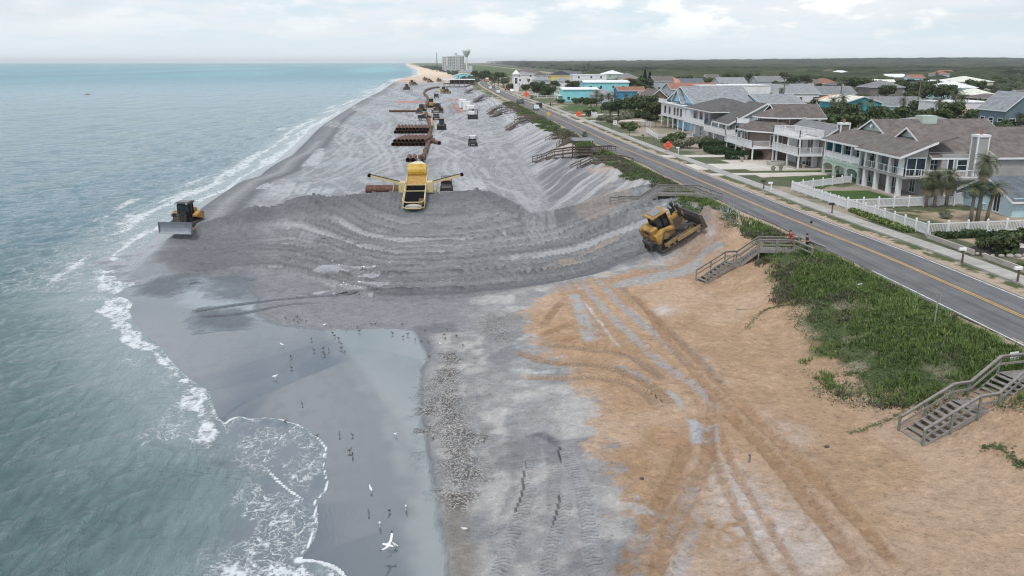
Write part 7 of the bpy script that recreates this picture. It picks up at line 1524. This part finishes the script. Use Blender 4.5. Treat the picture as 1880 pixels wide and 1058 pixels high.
t = thing('box_truck', 'small orange and white truck at the road bend', 'truck', (on_road(901, 149, 0)[0], 715, RZ+.06), S2); KIDS[t.name] = []; MB().bbox(-3, -1.2, .9, 1.5, 1.2, 3.4, .08).build('cargo_body', WHT, t); MB().bbox(1.6, -1.1, .6, 3.2, 1.1, 2.4, .15).build('cab', ORG, t); [MB().cyl((x, y-.15, .5), (x, y+.15, .5), .5, 12).build('wheel', RUB, t) for x in (-2, 2.3) for y in (-1, 1)]
for i in range(9):
    u = 866+i*4.3; x, y = P(u, 148-.3*i+(i % 2)*.6, 5.1); car('car in the row parked beside the beach restaurant', (x, y, RZ+.1), random.uniform(0, 3), random.choice([(.72,.73,.74),(.05,.05,.06),(.3,.32,.35),(.5,.5,.5)]), random.choice(['sedan', 'suv']), 'car', 'cars parked at the beach restaurant')
# ---------------------------------------------------------------- signs
def text(body, size, mat, parent, loc, rot=(PI/2, 0, 0)):
    cu_ = bpy.data.curves.new('t', 'FONT'); cu_.body = body; cu_.size = size; cu_.align_x = 'CENTER'; cu_.align_y = 'CENTER'; cu_.extrude = .004; tmp = bpy.data.objects.new('t', cu_); C.objects.link(tmp)
    me = bpy.data.meshes.new_from_object(tmp.evaluated_get(bpy.context.evaluated_depsgraph_get())); bpy.data.objects.remove(tmp); me.materials.clear(); me.materials.append(mat)
    o = bpy.data.objects.new('lettering', me); C.objects.link(o); o.parent = parent; o.location = loc; o.rotation_euler = rot; return o
SORG = pmat('sign_orange', (0.90,0.13,0.05), .6, var=.05); SBLK = pmat('sign_black', (0.02,0.02,0.02), .6); SYEL = pmat('sign_yellow', (0.75,0.45,0.04), .6); GALV = pmat('galvanised', (0.38,0.39,0.40), .5, metal=.4)
for i, (x, y, l) in enumerate(((39.9,151.9,'orange diamond road work sign nearest the camera'), (36.5,243.7,'orange diamond road work sign in the middle distance'), (32.6,382,'farthest orange diamond road work sign, above the dark cars'))):
    t = thing('road_work_sign', l, 'road sign', (x, y, RZ), -.15, 'orange road work signs'); KIDS[t.name] = []; mb = MB(); r_ = .86*(1, 1.15, 1.6)[i]; zc = 1.35*(1, 1.15, 1.6)[i]
    p_ = [(-r_, -.0, zc), (0, 0, zc-r_), (r_, 0, zc), (0, 0, zc+r_)]; mb.add([(a, -.01, c) for a, b, c in p_]+[(a, .01, c) for a, b, c in p_], [(0,1,2,3),(7,6,5,4),(0,4,5,1),(1,5,6,2),(2,6,7,3),(3,7,4,0)]); pn = mb.build('sign_panel', SORG, t)
    [text(s_, .27, SBLK, pn, (0, -.016, zc+dz_)) for s_, dz_ in (('ROAD', .27), ('WORK', 0), ('AHEAD', -.27))]
    mb = MB(); [mb.bar((a, b, 0), (0, .05, .55), .05) for a, b in ((-.6,-.4),(.6,-.4),(-.6,.5),(.6,.5))]; mb.bar((0, .05, .4), (0, .05, zc), .06); mb.build('stand', GALV, t)
def post_sign(name, label, x, y, h_, rz=-.12, z=RZ): t = thing(name, label, 'road sign', (x, y, z), rz); KIDS[t.name] = []; MB().bar((0, .04, -.4), (0, .04, h_), .06).build('post', GALV, t); return t
t = post_sign('speed_limit_sign', 'white speed limit sign beside the sandy drive', 38.1, 195.1, 3.0); pn = MB().box(-.42, -.02, 2.0, .42, .01, 3.05).build('sign_panel', WHT, t); text('SPEED', .2, SBLK, pn, (0, -.026, 2.88)); text('LIMIT', .2, SBLK, pn, (0, -.026, 2.68)); text('45', .5, SBLK, pn, (0, -.026, 2.32))
t = post_sign('route_sign', 'small white square route sign left of the speed limit sign', 38.6, 226, 3.2); pn = MB().box(-.36, -.02, 2.5, .36, .01, 3.25).build('sign_panel', WHT, t); text('A1A', .3, SBLK, pn, (0, -.026, 2.88))
t = post_sign('warning_sign', 'yellow diamond warning sign on the dune side, seen at an angle', 26.2, 232, 2.6); mb = MB(); p_ = [(-.6, 2.4), (0, 1.8), (.6, 2.4), (0, 3.0)]; mb.add([(a, -.02, c) for a, c in p_]+[(a, 0, c) for a, c in p_], [(0,1,2,3),(7,6,5,4),(0,4,5,1),(1,5,6,2),(2,6,7,3),(3,7,4,0)]); mb.build('sign_panel', SYEL, t)
x, y = P(1716, 598, 4.9); t = post_sign('roadside_post', 'thin grey sign post with dark edge on sign, standing in dune grass', x, y, 2.2, 1.45, gz(x, y)); MB().box(-.30, 0, 1.55, .30, .02, 2.2).build('sign_panel', GALV, t)
x, y = P(1863, 660, 4.9); t = post_sign('yard_sign', 'small white and blue notice leaning in the grass above the near stairs', x, y, .55, .35, gz(x, y)); t.rotation_euler = (R(-12), 0, .28); pn = MB().box(-.34, -.02, .1, .34, .0, .56).build('sign_panel', WHT, t)
mb = MB(); mb.add([(-.27,-.024,.38),(.29,-.024,.36),(.29,-.024,.44),(.05,-.024,.42),(-.27,-.024,.47)], [(0,1,2,3,4)]); mb.add([(-.2,-.024,.30),(.25,-.024,.28),(.25,-.024,.32),(-.2,-.024,.33)], [(0,1,2,3)]); mb.build('wave_logo', pmat('notice_blue', (0.06,0.25,0.42), .5), pn); mb = MB(); [mb.box(x_, -.026, .15, x_+w_, -.021, .23) for x_, w_ in ((-.27,.09),(-.13,.11),(.02,.06),(.12,.14))]; mb.build('lettering', SBLK, pn)
# mailboxes
MBK = pmat('mailbox_black', (0.03,0.028,0.028), .5); MBW = pmat('mailbox_white', (0.72,0.73,0.73), .4)
for i, (x, y, w_, l) in enumerate(((40.5,175.2,0,'dark mailbox by the driveway of the pale grey house'), (40.0,187.5,0,'dark mailbox left of the white fence corner'), (39.2,204.9,0,'dark mailbox below the speed limit sign'), (38.6,223.7,0,'dark mailbox right of the route sign'), (38.5,236.6,0,'dark mailbox left of the route sign'), (41.15,103.2,1,'white mailbox by the white picket fence end'), (40.9,105.1,0,'dark mailbox paired with the white one'),
    (41.9,86.9,0,'dark mailbox on brown post midway along the picket fence'), (42.8,64.1,1,'white mailbox before the gravel garden'), (43.1,57.5,1,'white mailbox nearest the right edge'), (41.0,148.5,1,'white mailbox pillar by the hedge'))):
    t = thing('mailbox', l, 'mailbox', (x, y, RZ+.05), 0, 'mailboxes along the pavement'); KIDS[t.name] = []; MB().box(-.06, -.06, -.3, .06, .06, 1.05).build('post', WDB if not w_ or y < 70 else MBW, t)
    n = 8; pr = [(-.11, 1.05), (.11, 1.05)]+[(.11*math.cos(PI*k/n), 1.2+.11*math.sin(PI*k/n)) for k in range(n+1)]; mb = MB(); mb.extr([(p-.0, q) for p, q in pr], 'x', -.42, .16); mb.build('box', MBW if w_ else MBK, t)
# utility poles
POLE = pmat('pole_wood', (0.15,0.13,0.115), .9, var=.25, vscale=2)
def pole(label, u, vb, vt, arm=2.4, kind=0, lean=0):
    x, y = P(u, vb, 5.1); hi = RYp(u, vt, y)[1]-5.05; t = thing('utility_pole', label, 'utility pole', (x, y, 5.0), 0, 'utility poles'); KIDS[t.name] = []; MB().tube([(0, 0, -.5), (lean*hi, 0, hi)], [.24, .16], 8).build('pole', POLE, t)
    if kind != 2: 
        mb = MB(); mb.bar((lean*hi-arm/2, 0, hi-.5), (lean*hi+arm/2, 0, hi-.5), .2, .2); 
        if kind == 1: mb.bar((lean*hi-arm*.35, 0, hi-3.2), (lean*hi+arm*.35, 0, hi-3.2), .1, .12)
        c_ = mb.build('crossarm', POLE, t); mb = MB(); [mb.cyl((lean*hi+a*arm, 0, hi-.43), (lean*hi+a*arm, 0, hi-.2), .06, 6) for a in (-.45, -.2, .2, .45)]; mb.build('insulator', LITE, c_)
        if kind == 1: MB().cyl((lean*hi+.25, -.1, hi-1.9), (lean*hi+.25, -.1, hi-1.1), .24, 10).build('transformer', LITE, t)
for a in ((1213,160,129,4.5,0,0,'utility pole left of the orange roof'),(1437,194,140,4,1,.0,'utility pole behind the brown house, with crossarm and transformer'),(1538,212,148,4,1,.04,'leaning utility pole with transformer near the peach roof'),(1681,210,146,4,0,.04,'tall leaning pole with crossarm behind the duplex roofs'),(1645,206,183,0,2,0,'short lamp post by the pale blue house'),
    (1271,150,126,2,0,0,'thin far pole above the slate blue roof'),(1660,176,152,2,0,0,'short far pole in the dark trees'),(1168,170,143,2,2,0,'thin pole in the dark thicket'),(1107,168,150,2,2,0,'thin pole left of the thicket'),(799,130,108,0,2,0,'far lone pole')): 
    if a[0] != 799: pole(a[6], a[0], a[1], a[2], a[3], a[4], a[5])
# ---------------------------------------------------------------- fences
def fence(name, label, pts, h_=1.15, pick=.17, post=2.4, scallop=False, mat=None, solid=False, z0=None):
    mat = mat or W_; o = pts[0]; t = thing(name, label, 'fence', (*o, 5.05)); KIDS[t.name] = []; rl = MB(); pk = MB()
    for (a, b), (c, d_) in zip(pts[:-1], pts[1:]):
        L_ = math.hypot(c-a, d_-b); n = max(1, round(L_/post)); f_ = lambda s: (a+(c-a)*s-o[0], b+(d_-b)*s-o[1])
        rl.bar((*f_(0), .22), (*f_(1), .22), .05, .11); rl.bar((*f_(0), h_-.08), (*f_(1), h_-.08), .06, .10)
        for k in range(n+1): p = f_(k/n); MB().box(p[0]-.075, p[1]-.075, -.3, p[0]+.075, p[1]+.075, h_+.14).build('post', mat, t); pk.add([(p[0]-.09, p[1]-.09, h_+.14), (p[0]+.09, p[1]-.09, h_+.14), (p[0]+.09, p[1]+.09, h_+.14), (p[0]-.09, p[1]+.09, h_+.14), (p[0], p[1], h_+.26)], [(0,1,4),(1,2,4),(2,3,4),(3,0,4)])
        m = int(L_/pick)
        for k in range(1, m): s = k/m; p = f_(s); hh = h_-.04+(.26*abs(math.sin(PI*s*n)) if scallop else 0); pk.bar((*p, .1), (*p, hh), .09 if not solid else pick*1.02, .03)
    rl.build('rail', mat, t); pk.build('pickets', mat, t); return t
fence('picket_fence', 'white scalloped picket fence along the pavement by the mown lawn', [(44.4,104.2),(45.1,90.0)], 1.05, .15, 2.0, True)
fence('picket_fence', 'white straight picket fence along the pavement by the corner garden', [(45.1,89.9),(46.0,75.0)], 1.2, .17, 1.9); fence('picket_fence', 'white picket fence turning away from the pavement at the corner garden', [(46.0,74.9),(70,77.6)], 1.25, .17, 2.3)
fence('white_fence', 'solid white fence between the lawn and the corner garden', [(45.2,90.0),(58.8,91.4)], 1.15, .16, 1.9, solid=True); fence('white_fence', 'white panelled fence at the far side of the mown lawn', [(44.5,104.3),(55.4,110.2)], 1.05, .16, 2.0, solid=True)
fence('white_fence', 'low white fence before the porch house', [(44.3,178),(46,196)], .95, .16, 2.6, solid=True); fence('white_fence', 'white fence around the sandy yard of the porch house', [(44.3,177.9),(53,181)], .95, .16, 2.2); fence('brown_fence', 'dark brown board fence of the sandy yard', [(46.5,212),(54.5,210)], 1.3, .16, 2.4, mat=WM['brown'], solid=True)
fence('white_fence', 'white wall like fence below the palm thicket', [(42.2,243),(43,262)], 1.3, .2, 4, solid=True); fence('white_fence', 'white low fence around the far cyan house yard', [(38.5,388),(56,392)], 1.4, .3, 4, solid=True); fence('white_fence', 'pale fence before the white villa', [(34.5,430),(45,415)], 1.3, .3, 4, solid=True)
fence('white_fence', 'white yard wall between blue grey house and pavement bush', [(50.5,210.5),(50.5,222)], 1.2, .2, 3, solid=True); fence('white_gate', 'white gate fence joining the corner garden to the blue cottage', [(58.8,91.3),(60.5,92.3)], 1.5, .16, 1.5, solid=True)
# chairs
def chair(name, label, x, y, z, rz, s=1.0, group=None, lounge=False):
    t = thing(name, label, 'chair', (x, y, z), rz, group); t.scale = (s,)*3; KIDS[t.name] = []
    if lounge: MB().box(-.3, -.9, .3, .3, .5, .36).build('seat', W_, t); MB().bar((0, .45, .33), (0, 1.0, .85), .6, .05).build('backrest', W_, t)
    else: MB().box(-.28, -.28, .40, .28, .28, .45).build('seat', W_, t); MB().bar((0, .27, .45), (0, .42, 1.0), .54, .05).build('backrest', W_, t)
    for a in (-.26, .26):
        for b in (-.25, .27): MB().bar((a, b, 0), (a, b, .42), .05).build('leg', W_, t)
    return t
for i, (u, v, l) in enumerate(((1822,388,'white patio chair, left one before the blue cottage'), (1831,390,'white patio chair, middle one before the blue cottage'), (1842,392,'white patio chair, right one before the blue cottage'))): x, y = P(u, v, 5.1); chair('patio_chair', l, x, y, 5.1, 2.6+i*.3, 1.15, 'patio chairs')
for i, (x, y, l) in enumerate(((55.0,127.8,'white deck chair on the rooftop deck, right pair front'), (55.8,128.3,'white deck chair on the rooftop deck, right pair back'), (55.2,133.2,'white deck chair on the rooftop deck, alone at left'))): chair('deck_chair', l, x, y, 10.0, 2.4, 1.1, 'rooftop deck chairs', True)
t = thing('patio_table', 'white table beside the patio chairs of the blue cottage', 'table', (*P(1812, 384, 5.1), 5.08)); KIDS[t.name] = []; MB().box(-.8, -.45, .7, .8, .45, .75).build('tabletop', W_, t); [MB().bar((a, b, 0), (a, b, .7), .06).build('leg', W_, t) for a in (-.7, .7) for b in (-.35, .35)]
TEALC = pmat('teal_seat', (0.08,0.42,0.44), .6)
for i, y in enumerate((99.8, 101.5, 103.2, 105.6)): t = chair('balcony_chair', ('teal balcony chair nearest the corner column', 'teal balcony chair second from the corner column', 'teal balcony chair third from the corner column', 'teal balcony chair at the mint end of the balcony')[i], 57.4, y, 7.73, 1.57, 1.1, 'teal balcony chairs'); [setattr(c, 'data', c.data.copy()) or c.data.materials.clear() or c.data.materials.append(TEALC) for c in KIDS[t.name][:2]]
t = thing('balcony_table', 'dark table between the teal chairs on the balcony', 'table', (57.2, 102.4, 7.73)); KIDS[t.name] = []; MB().cyl((0,0,.72),(0,0,.76),.6,14).build('tabletop', BLK, t); MB().cyl((0,0,0),(0,0,.72),.07,8).build('leg', BLK, t)
for i, (u, v, l) in enumerate(((1362,296.5,'stone planter on the gravel yard edge, left'), (1370,293,'stone planter on the gravel yard edge, second'), (1419,315,'stone planter at the lawn edge, left of the last'), (1433,313,'stone planter at the lawn edge near the deck posts'), (1475,309,'stone planter with green plant under the white decks'))): x, y = P(u, v, 5.1); t = thing('planter', l, 'planter', (x, y, 5.1)); KIDS[t.name] = []; MB().tube([(0,0,0),(0,0,.15),(0,0,.6),(0,0,.7)], [.22,.22,.36,.38], 12).build('pot', SLAB, t); MB().sphere((0,0,.7), .28, 8, 5, (1,1,.4 if i < 4 else 1.6)).build('plant', LM['shrub'], t)
t = thing('fire_pit', 'low round stone fire pit in front of the white decks', 'fire pit', (*P(1425, 302, 5.1), 5.1)); KIDS[t.name] = []; mb = MB(); n = 18
for i in range(n): a0, a1 = 2*PI*i/n, 2*PI*(i+.94)/n; mb.add([(r_*math.cos(a), r_*math.sin(a)*1.1, z_) for z_ in (0, .5) for a in (a0, a1) for r_ in (1.0, 1.5)], [(0,1,3,2),(4,6,7,5),(1,5,7,3),(0,2,6,4),(0,4,5,1),(2,3,7,6)])
mb.build('stone_ring', SLAB, t); MB().cyl((0,0,.02),(0,0,.2),.95,16).build('ash_bed', BLK, t)
# post and stones on the tan sand
for u, v, h_, l in ((1376,840,.45,'short weathered stake standing in the tan sand'),): x, y = P(u, v, 1.9); t = thing('wooden_stake', l, 'stake', (x, y, gz(x, y))); KIDS[t.name] = []; MB().tube([(0,0,-.2),(.02,0,h_*.6),(0,.01,h_)], [.06,.055,.05], 7).build('stake', WDG, t); MB().cyl((0,.0,h_-.08),(0,.0,h_-.05),.065,8).build('wire_band', RUST, t)
for u, v, s_, l in ((1518,822,.11,'small dark stone beyond the stake on tan sand'), (1179,864,.10,'dark stone on the tan sand left of the ruts')): x, y = P(u, v, 1.8); mb = MB(); mb.sphere((0,0,0), s_, 8, 5, (1.3,1,.7)); tag(mb.build('stone', pmat('dark_stone', (0.08,0.08,0.07), .9) if 'dark_stone' not in MATS else MATS['dark_stone'], None, (x, y, gz(x, y)+.04), smooth=True), l, 'stone')
x, y = P(1352, 566, 2.1); mb = MB(); mb.tube([(0,0,.05),(.6,-.5,.12),(1.2,-1.0,.06)], .035, 5); mb.tube([(.6,-.5,.12),(1.3,-.35,.2)], .02, 4); mb.tube([(.9,-.8,.1),(1.6,-1.2,.15)], .02, 4); tag(mb.build('driftwood', WD, None, (x, y, gz(x, y))), 'thin pale driftwood branch lying on the tan sand', 'driftwood')
# kayak far out
x, y = P(161, 174, 0); mb = MB(); mb.sphere((0,0,.25), 1, 10, 6, (1.9,.5,.35)); t = thing('kayak', 'tiny red kayak far out on the sea', 'boat', (x, y, 0)); KIDS[t.name] = []; mb.build('hull', RED_, t, smooth=True); mb = MB(); mb.bar((-1.2,0,.9),(1.2,0,1.1),.05); mb.build('paddle', BLK, t)
# ---------------------------------------------------------------- birds
BD = pmat('plumage_grey', (0.13,0.12,0.115), .8, var=.3, vscale=20); BW = pmat('plumage_white', (0.75,0.76,0.77), .7, var=.05); BK = pmat('beak_dark', (0.05,0.045,0.04), .6)
def skin_body(pts, edges, radii, name, mat, levels=2):
    me = bpy.data.meshes.new(name); me.from_pydata(pts, edges, []); o = bpy.data.objects.new(name, me); C.objects.link(o); s = o.modifiers.new('s', 'SKIN'); me.skin_vertices[0].data[0].use_root = True
    for i, r_ in enumerate(radii): me.skin_vertices[0].data[i].radius = r_ if isinstance(r_, tuple) else (r_, r_)
    sb_ = o.modifiers.new('b', 'SUBSURF'); sb_.levels = levels; sb_.render_levels = levels; bpy.context.view_layer.update()
    m2 = bpy.data.meshes.new_from_object(o.evaluated_get(bpy.context.evaluated_depsgraph_get())); bpy.data.objects.remove(o); m2.materials.clear(); m2.materials.append(mat); m2.name = name
    m2.polygons.foreach_set('use_smooth', [True]*len(m2.polygons)); return m2
def bird_mesh(mat, name, gull=False):
    pts = [(0,0,.19),(-.09,0,.17),(-.20,0,.15),(.08,0,.215),(.115,0,.27),(.135,0,.295),(.175,0,.29),(0,.02,.10),(0,.02,0.0),(0,-.02,.10),(0,-.02,.0),(.03,.02,0),(.03,-.02,0)]
    ed = [(0,1),(1,2),(0,3),(3,4),(4,5),(5,6),(0,7),(7,8),(0,9),(9,10),(8,11),(10,12)]; rd = [.062,.052,.012,.045,.026,.030,.007,.009,.006,.009,.006,.005,.005]
    return skin_body(pts, ed, rd, name, mat, 1)
bm1 = bird_mesh(BD, 'shorebird'); bm2 = bird_mesh(BW, 'gull')
def bird(me, name, u, v, s, label, grp=None, rz=None, cat='bird'):
    x, y = P(u, v, .5); o = bpy.data.objects.new(name, me); C.objects.link(o); o.location = (x, y, gz(x, y)-.003); o.rotation_euler = (0, 0, random.uniform(0, 6.28) if rz is None else rz); o.scale = (s,)*3; return tag(o, label, cat, grp)
BP = crop(1880/380, 480, 540, [(220,215),(295,235),(325,205),(350,235),(405,245),(330,250),(455,405),(475,500),(560,490),(610,500),(570,540),(645,355),(665,380),(700,405),(722,450),(725,490),(757,520),(265,550),(268,645),(890,340),(870,300),(995,275),(1035,275),(1280,280),(1190,360),(1330,370),(1287,390),(1395,420),(1450,435),(1515,440),(1485,335),(1660,380),(1668,415),(1770,395),(1830,475),(1520,570),(1685,330)])+crop(2, 0, 529, [(1108,408),(1046,468),(1163,520),(1245,518),(1292,520),(1283,577),(1293,590),(1352,805),(1428,800),(1590,545)])+[(1352//2+0, 995)]*0
for u, v in BP: bird(bm1, 'shorebird', u, v, random.uniform(0.75, 0.95), 'small grey shorebird standing on the wet sand', 'shorebirds on the wet sand')
for u, v, s, l in ((505,688,1.7,'white gull alone at the left of the shorebird flock'), (517,631,1.35,'white and grey gull left of the flock'), (680,890,1.5,'white gull standing alone on the wet sand, facing away'), (745,925,1.4,'white gull beyond the flying gull, at right'), (697,954,1.45,'white gull standing above the flying gull'), (725,992,1.2,'white gull just behind the flying gull'), (596,598,1.25,'pale gull at the edge of the grey sand spit, left'), (636,603,1.4,'pale gull at the edge of the grey sand spit, right'), (808,633,1.0,'small white gull near the shell bank'), (726,791,1.2,'small white gull beside the pool edge'), (852,970,1.3,'pale gull on the brown sand at the lower edge')): bird(bm2, 'gull', u, v, s*.75, l)
# the gull taking off
pts = [(0,0,0),(-.14,0,-.02),(-.26,0,-.03),(.12,0,.03),(.20,0,.04),(.26,0,.03),(.02,.16,.10),(-.04,.38,.16),(-.16,.62,.10),(.02,-.16,.10),(-.02,-.36,.22),(-.10,-.58,.34)]
ed = [(0,1),(1,2),(0,3),(3,4),(4,5),(0,6),(6,7),(7,8),(0,9),(9,10),(10,11)]; rd = [.065,.05,(.05,.012),.045,.035,.008,(.055,.016),(.05,.010),(.018,.006),(.055,.016),(.05,.010),(.018,.006)]
gm_ = skin_body(pts, ed, rd, 'flying_gull', BW, 2); o = bpy.data.objects.new('flying_gull', gm_); C.objects.link(o); gm_.materials.append(BK)
for p in gm_.polygons:
    if abs(p.center.y) > .47 or p.center.x > .225: p.material_index = 1
x, y = P(713, 999, .7); o.location = (x, y, gz(x, y)+.55); o.rotation_euler = (R(18), R(12), R(-20)); o.scale = (1.15,)*3; tag(o, 'white gull with raised black tipped wings just above the wet sand', 'bird')
# ---------------------------------------------------------------- people
SKIN = pmat('skin_tone', (0.42,0.26,0.19), .6, var=.05); HAIR = pmat('hair_dark', (0.03,0.022,0.018), .7)
def person(label, loc, rz, shirt, trousers, lean=.12, hold=False):
    """one continuous body; clothing and hair are its children"""
    root = bpy.data.objects.new('person', bpy.data.meshes.new('tmp')); 
    J = dict(p=(0,0,.95), ch=(.04+lean*.3,0,1.25), nk=(.06+lean*.5,0,1.47), hd=(.09+lean*.6,0,1.62), ht=(.09+lean*.6,0,1.72), sl=(.05+lean*.45,.19,1.40), sr=(.05+lean*.45,-.19,1.40), el=(.10+lean,.24,1.14), er=(.10+lean,-.24,1.14), wl=(.32+lean,.20,1.06), wr=(.32+lean,-.20,1.06), hl=(.40+lean,.19,1.06), hr=(.40+lean,-.19,1.06), il=(0,.10,.9), ir=(0,-.10,.9), kl=(.04,.11,.50), kr=(-.03,-.11,.50), al=(-.02,.11,.08), ar=(-.06,-.11,.08), tl=(.14,.12,.04), tr=(.10,-.12,.04))
    K = list(J); E = [('p','ch'),('ch','nk'),('nk','hd'),('hd','ht'),('nk','sl'),('nk','sr'),('sl','el'),('el','wl'),('wl','hl'),('sr','er'),('er','wr'),('wr','hr'),('p','il'),('p','ir'),('il','kl'),('kl','al'),('al','tl'),('ir','kr'),('kr','ar'),('ar','tr')]
    rad = dict(p=.13, ch=.145, nk=.055, hd=.095, ht=.07, sl=.065, sr=.065, el=.042, er=.042, wl=.03, wr=.03, hl=.035, hr=.035, il=.095, ir=.095, kl=.058, kr=.058, al=.038, ar=.038, tl=.035, tr=.035)
    E += []; pts = [J[k] for k in K]; edg = [(K.index(a), K.index(b)) for a, b in E]; rr2 = [rad[k] for k in K]
    # fingers: five short chains on each hand
    for side, h_ in ((1, 'hl'), (-1, 'hr')):
        hx, hy, hz_ = J[h_]
        for f_ in range(5):
            oy = (f_-2)*.018 if f_ else side*-.035; l_ = (.05, .07, .078, .072, .058)[f_]; b = len(pts); pts += [(hx+.03, hy+oy, hz_), (hx+.03+l_*.6, hy+oy*1.15, hz_-.01), (hx+.03+l_*.8, hy+oy*1.15, hz_-.035)]; rr2 += [.010, .009, .008]; edg += [(K.index(h_), b), (b, b+1), (b+1, b+2)]
    me = skin_body(pts, edg, rr2, 'person', SKIN, 1); root.data = me; C.objects.link(root); root.location = loc; root.rotation_euler = (0, 0, rz); tag(root, label, 'person'); KIDS[root.name] = []
    def cl(name, ks, es, gain, mat):
        m = skin_body([J[k] for k in ks], [(ks.index(a), ks.index(b)) for a, b in es], [rad[k]+gain for k in ks], name, mat, 1); o = bpy.data.objects.new(name, m); C.objects.link(o); o.parent = root
    cl('shirt', ['p','ch','nk','sl','sr','el','er'], [('p','ch'),('ch','nk'),('nk','sl'),('nk','sr'),('sl','el'),('sr','er')], .018, shirt); cl('trousers', ['p','il','ir','kl','kr','al','ar'], [('p','il'),('p','ir'),('il','kl'),('ir','kr'),('kl','al'),('kr','ar')], .017, trousers)
    hx, hy, hz_ = J['hd']; mb = MB(); mb.sphere((hx-.02, hy, hz_+.05), .105, 12, 8, (1.02,.98,.95)); mb.sphere((hx-.06, hy, hz_-.04), .08, 10, 6, (.7,1.0,1.3)); h_ = mb.build('hair', HAIR, root, smooth=True)
    mb = MB(); [mb.sphere((hx+.088, hy+s_*.032, hz_+.01), .013, 6, 4) for s_ in (-1, 1)]; mb.build('eye', HAIR, root); mb = MB(); mb.sphere((hx+.10, hy, hz_-.012), .017, 6, 5, (1,.8,1.3)); [mb.sphere((hx+.0, hy+s_*.093, hz_), .026, 6, 4, (.8,.4,1.2)) for s_ in (-1, 1)]; mb.sphere((hx+.088, hy, hz_-.05), .02, 6, 4, (.5,1.2,.4)); mb.build('face_features', SKIN, root, smooth=True); return root
REDS = pmat('red_cloth', (0.33,0.03,0.04), .8, var=.15, vscale=6); DRKC = pmat('dark_cloth', (0.03,0.032,0.036), .85, var=.2, vscale=6); GRNV = pmat('hi_vis_cloth', (0.40,0.55,0.10), .7)
person('person in red top leaning on the rail of the beach stairs', (30.4, 70.35, 5.02), PI-.1, REDS, REDS, .16)
person('person in dark clothes standing at the road end of the beach stairs', (31.35, 69.1, 4.95), PI-.3, DRKC, DRKC, .05)
person('walker in dark clothes on the far pavement', (float(roadx(312))+6.2, 312, 5.16), -PI/2, DRKC, DRKC, .02)
person('operator in a green high visibility vest in the cab of the left bulldozer', (-32.5, 98.0, gz(-32.5, 96.5)+1.05), -PI/2-.1, GRNV, DRKC, .0)
t = thing('camera_tripod', 'slim grey tripod pole beside the person in dark clothes', 'tripod', (31.7, 69.5, 4.9)); KIDS[t.name] = []; MB().tube([(0,0,0),(0,0,2.7)], .022, 6).build('pole', GALV, t); MB().bbox(-.09,-.09,2.65,.09,.09,2.85,.02).build('head', BLK, t)
# litter on the verge
x, y = P(1575, 525, 4.8); mb = MB(); mb.bar((0,0,.25),(.35,.1,.27),.12,.03); tag(mb.build('litter', WHT, None, (x, y, gz(x, y))), 'scrap of white litter in the green dune grass', 'litter')
# ---------------------------------------------------------------- air
hz_ = MB(); hz_.box(-13800, -300, -60, 13800, 14300, 62); hm_ = bpy.data.materials.new('haze_air'); hm_.use_nodes = True; t_ = hm_.node_tree; t_.nodes.clear(); g = G(t_); out = g('ShaderNodeOutputMaterial'); vol = g('ShaderNodeVolumePrincipled', {'Color': (0.93,0.97,1.0,1), 'Density': HAZE}); t_.links.new(vol.outputs[0], out.inputs['Volume'])
HZO = hz_.build('haze', hm_); tag(HZO, kind='stuff')
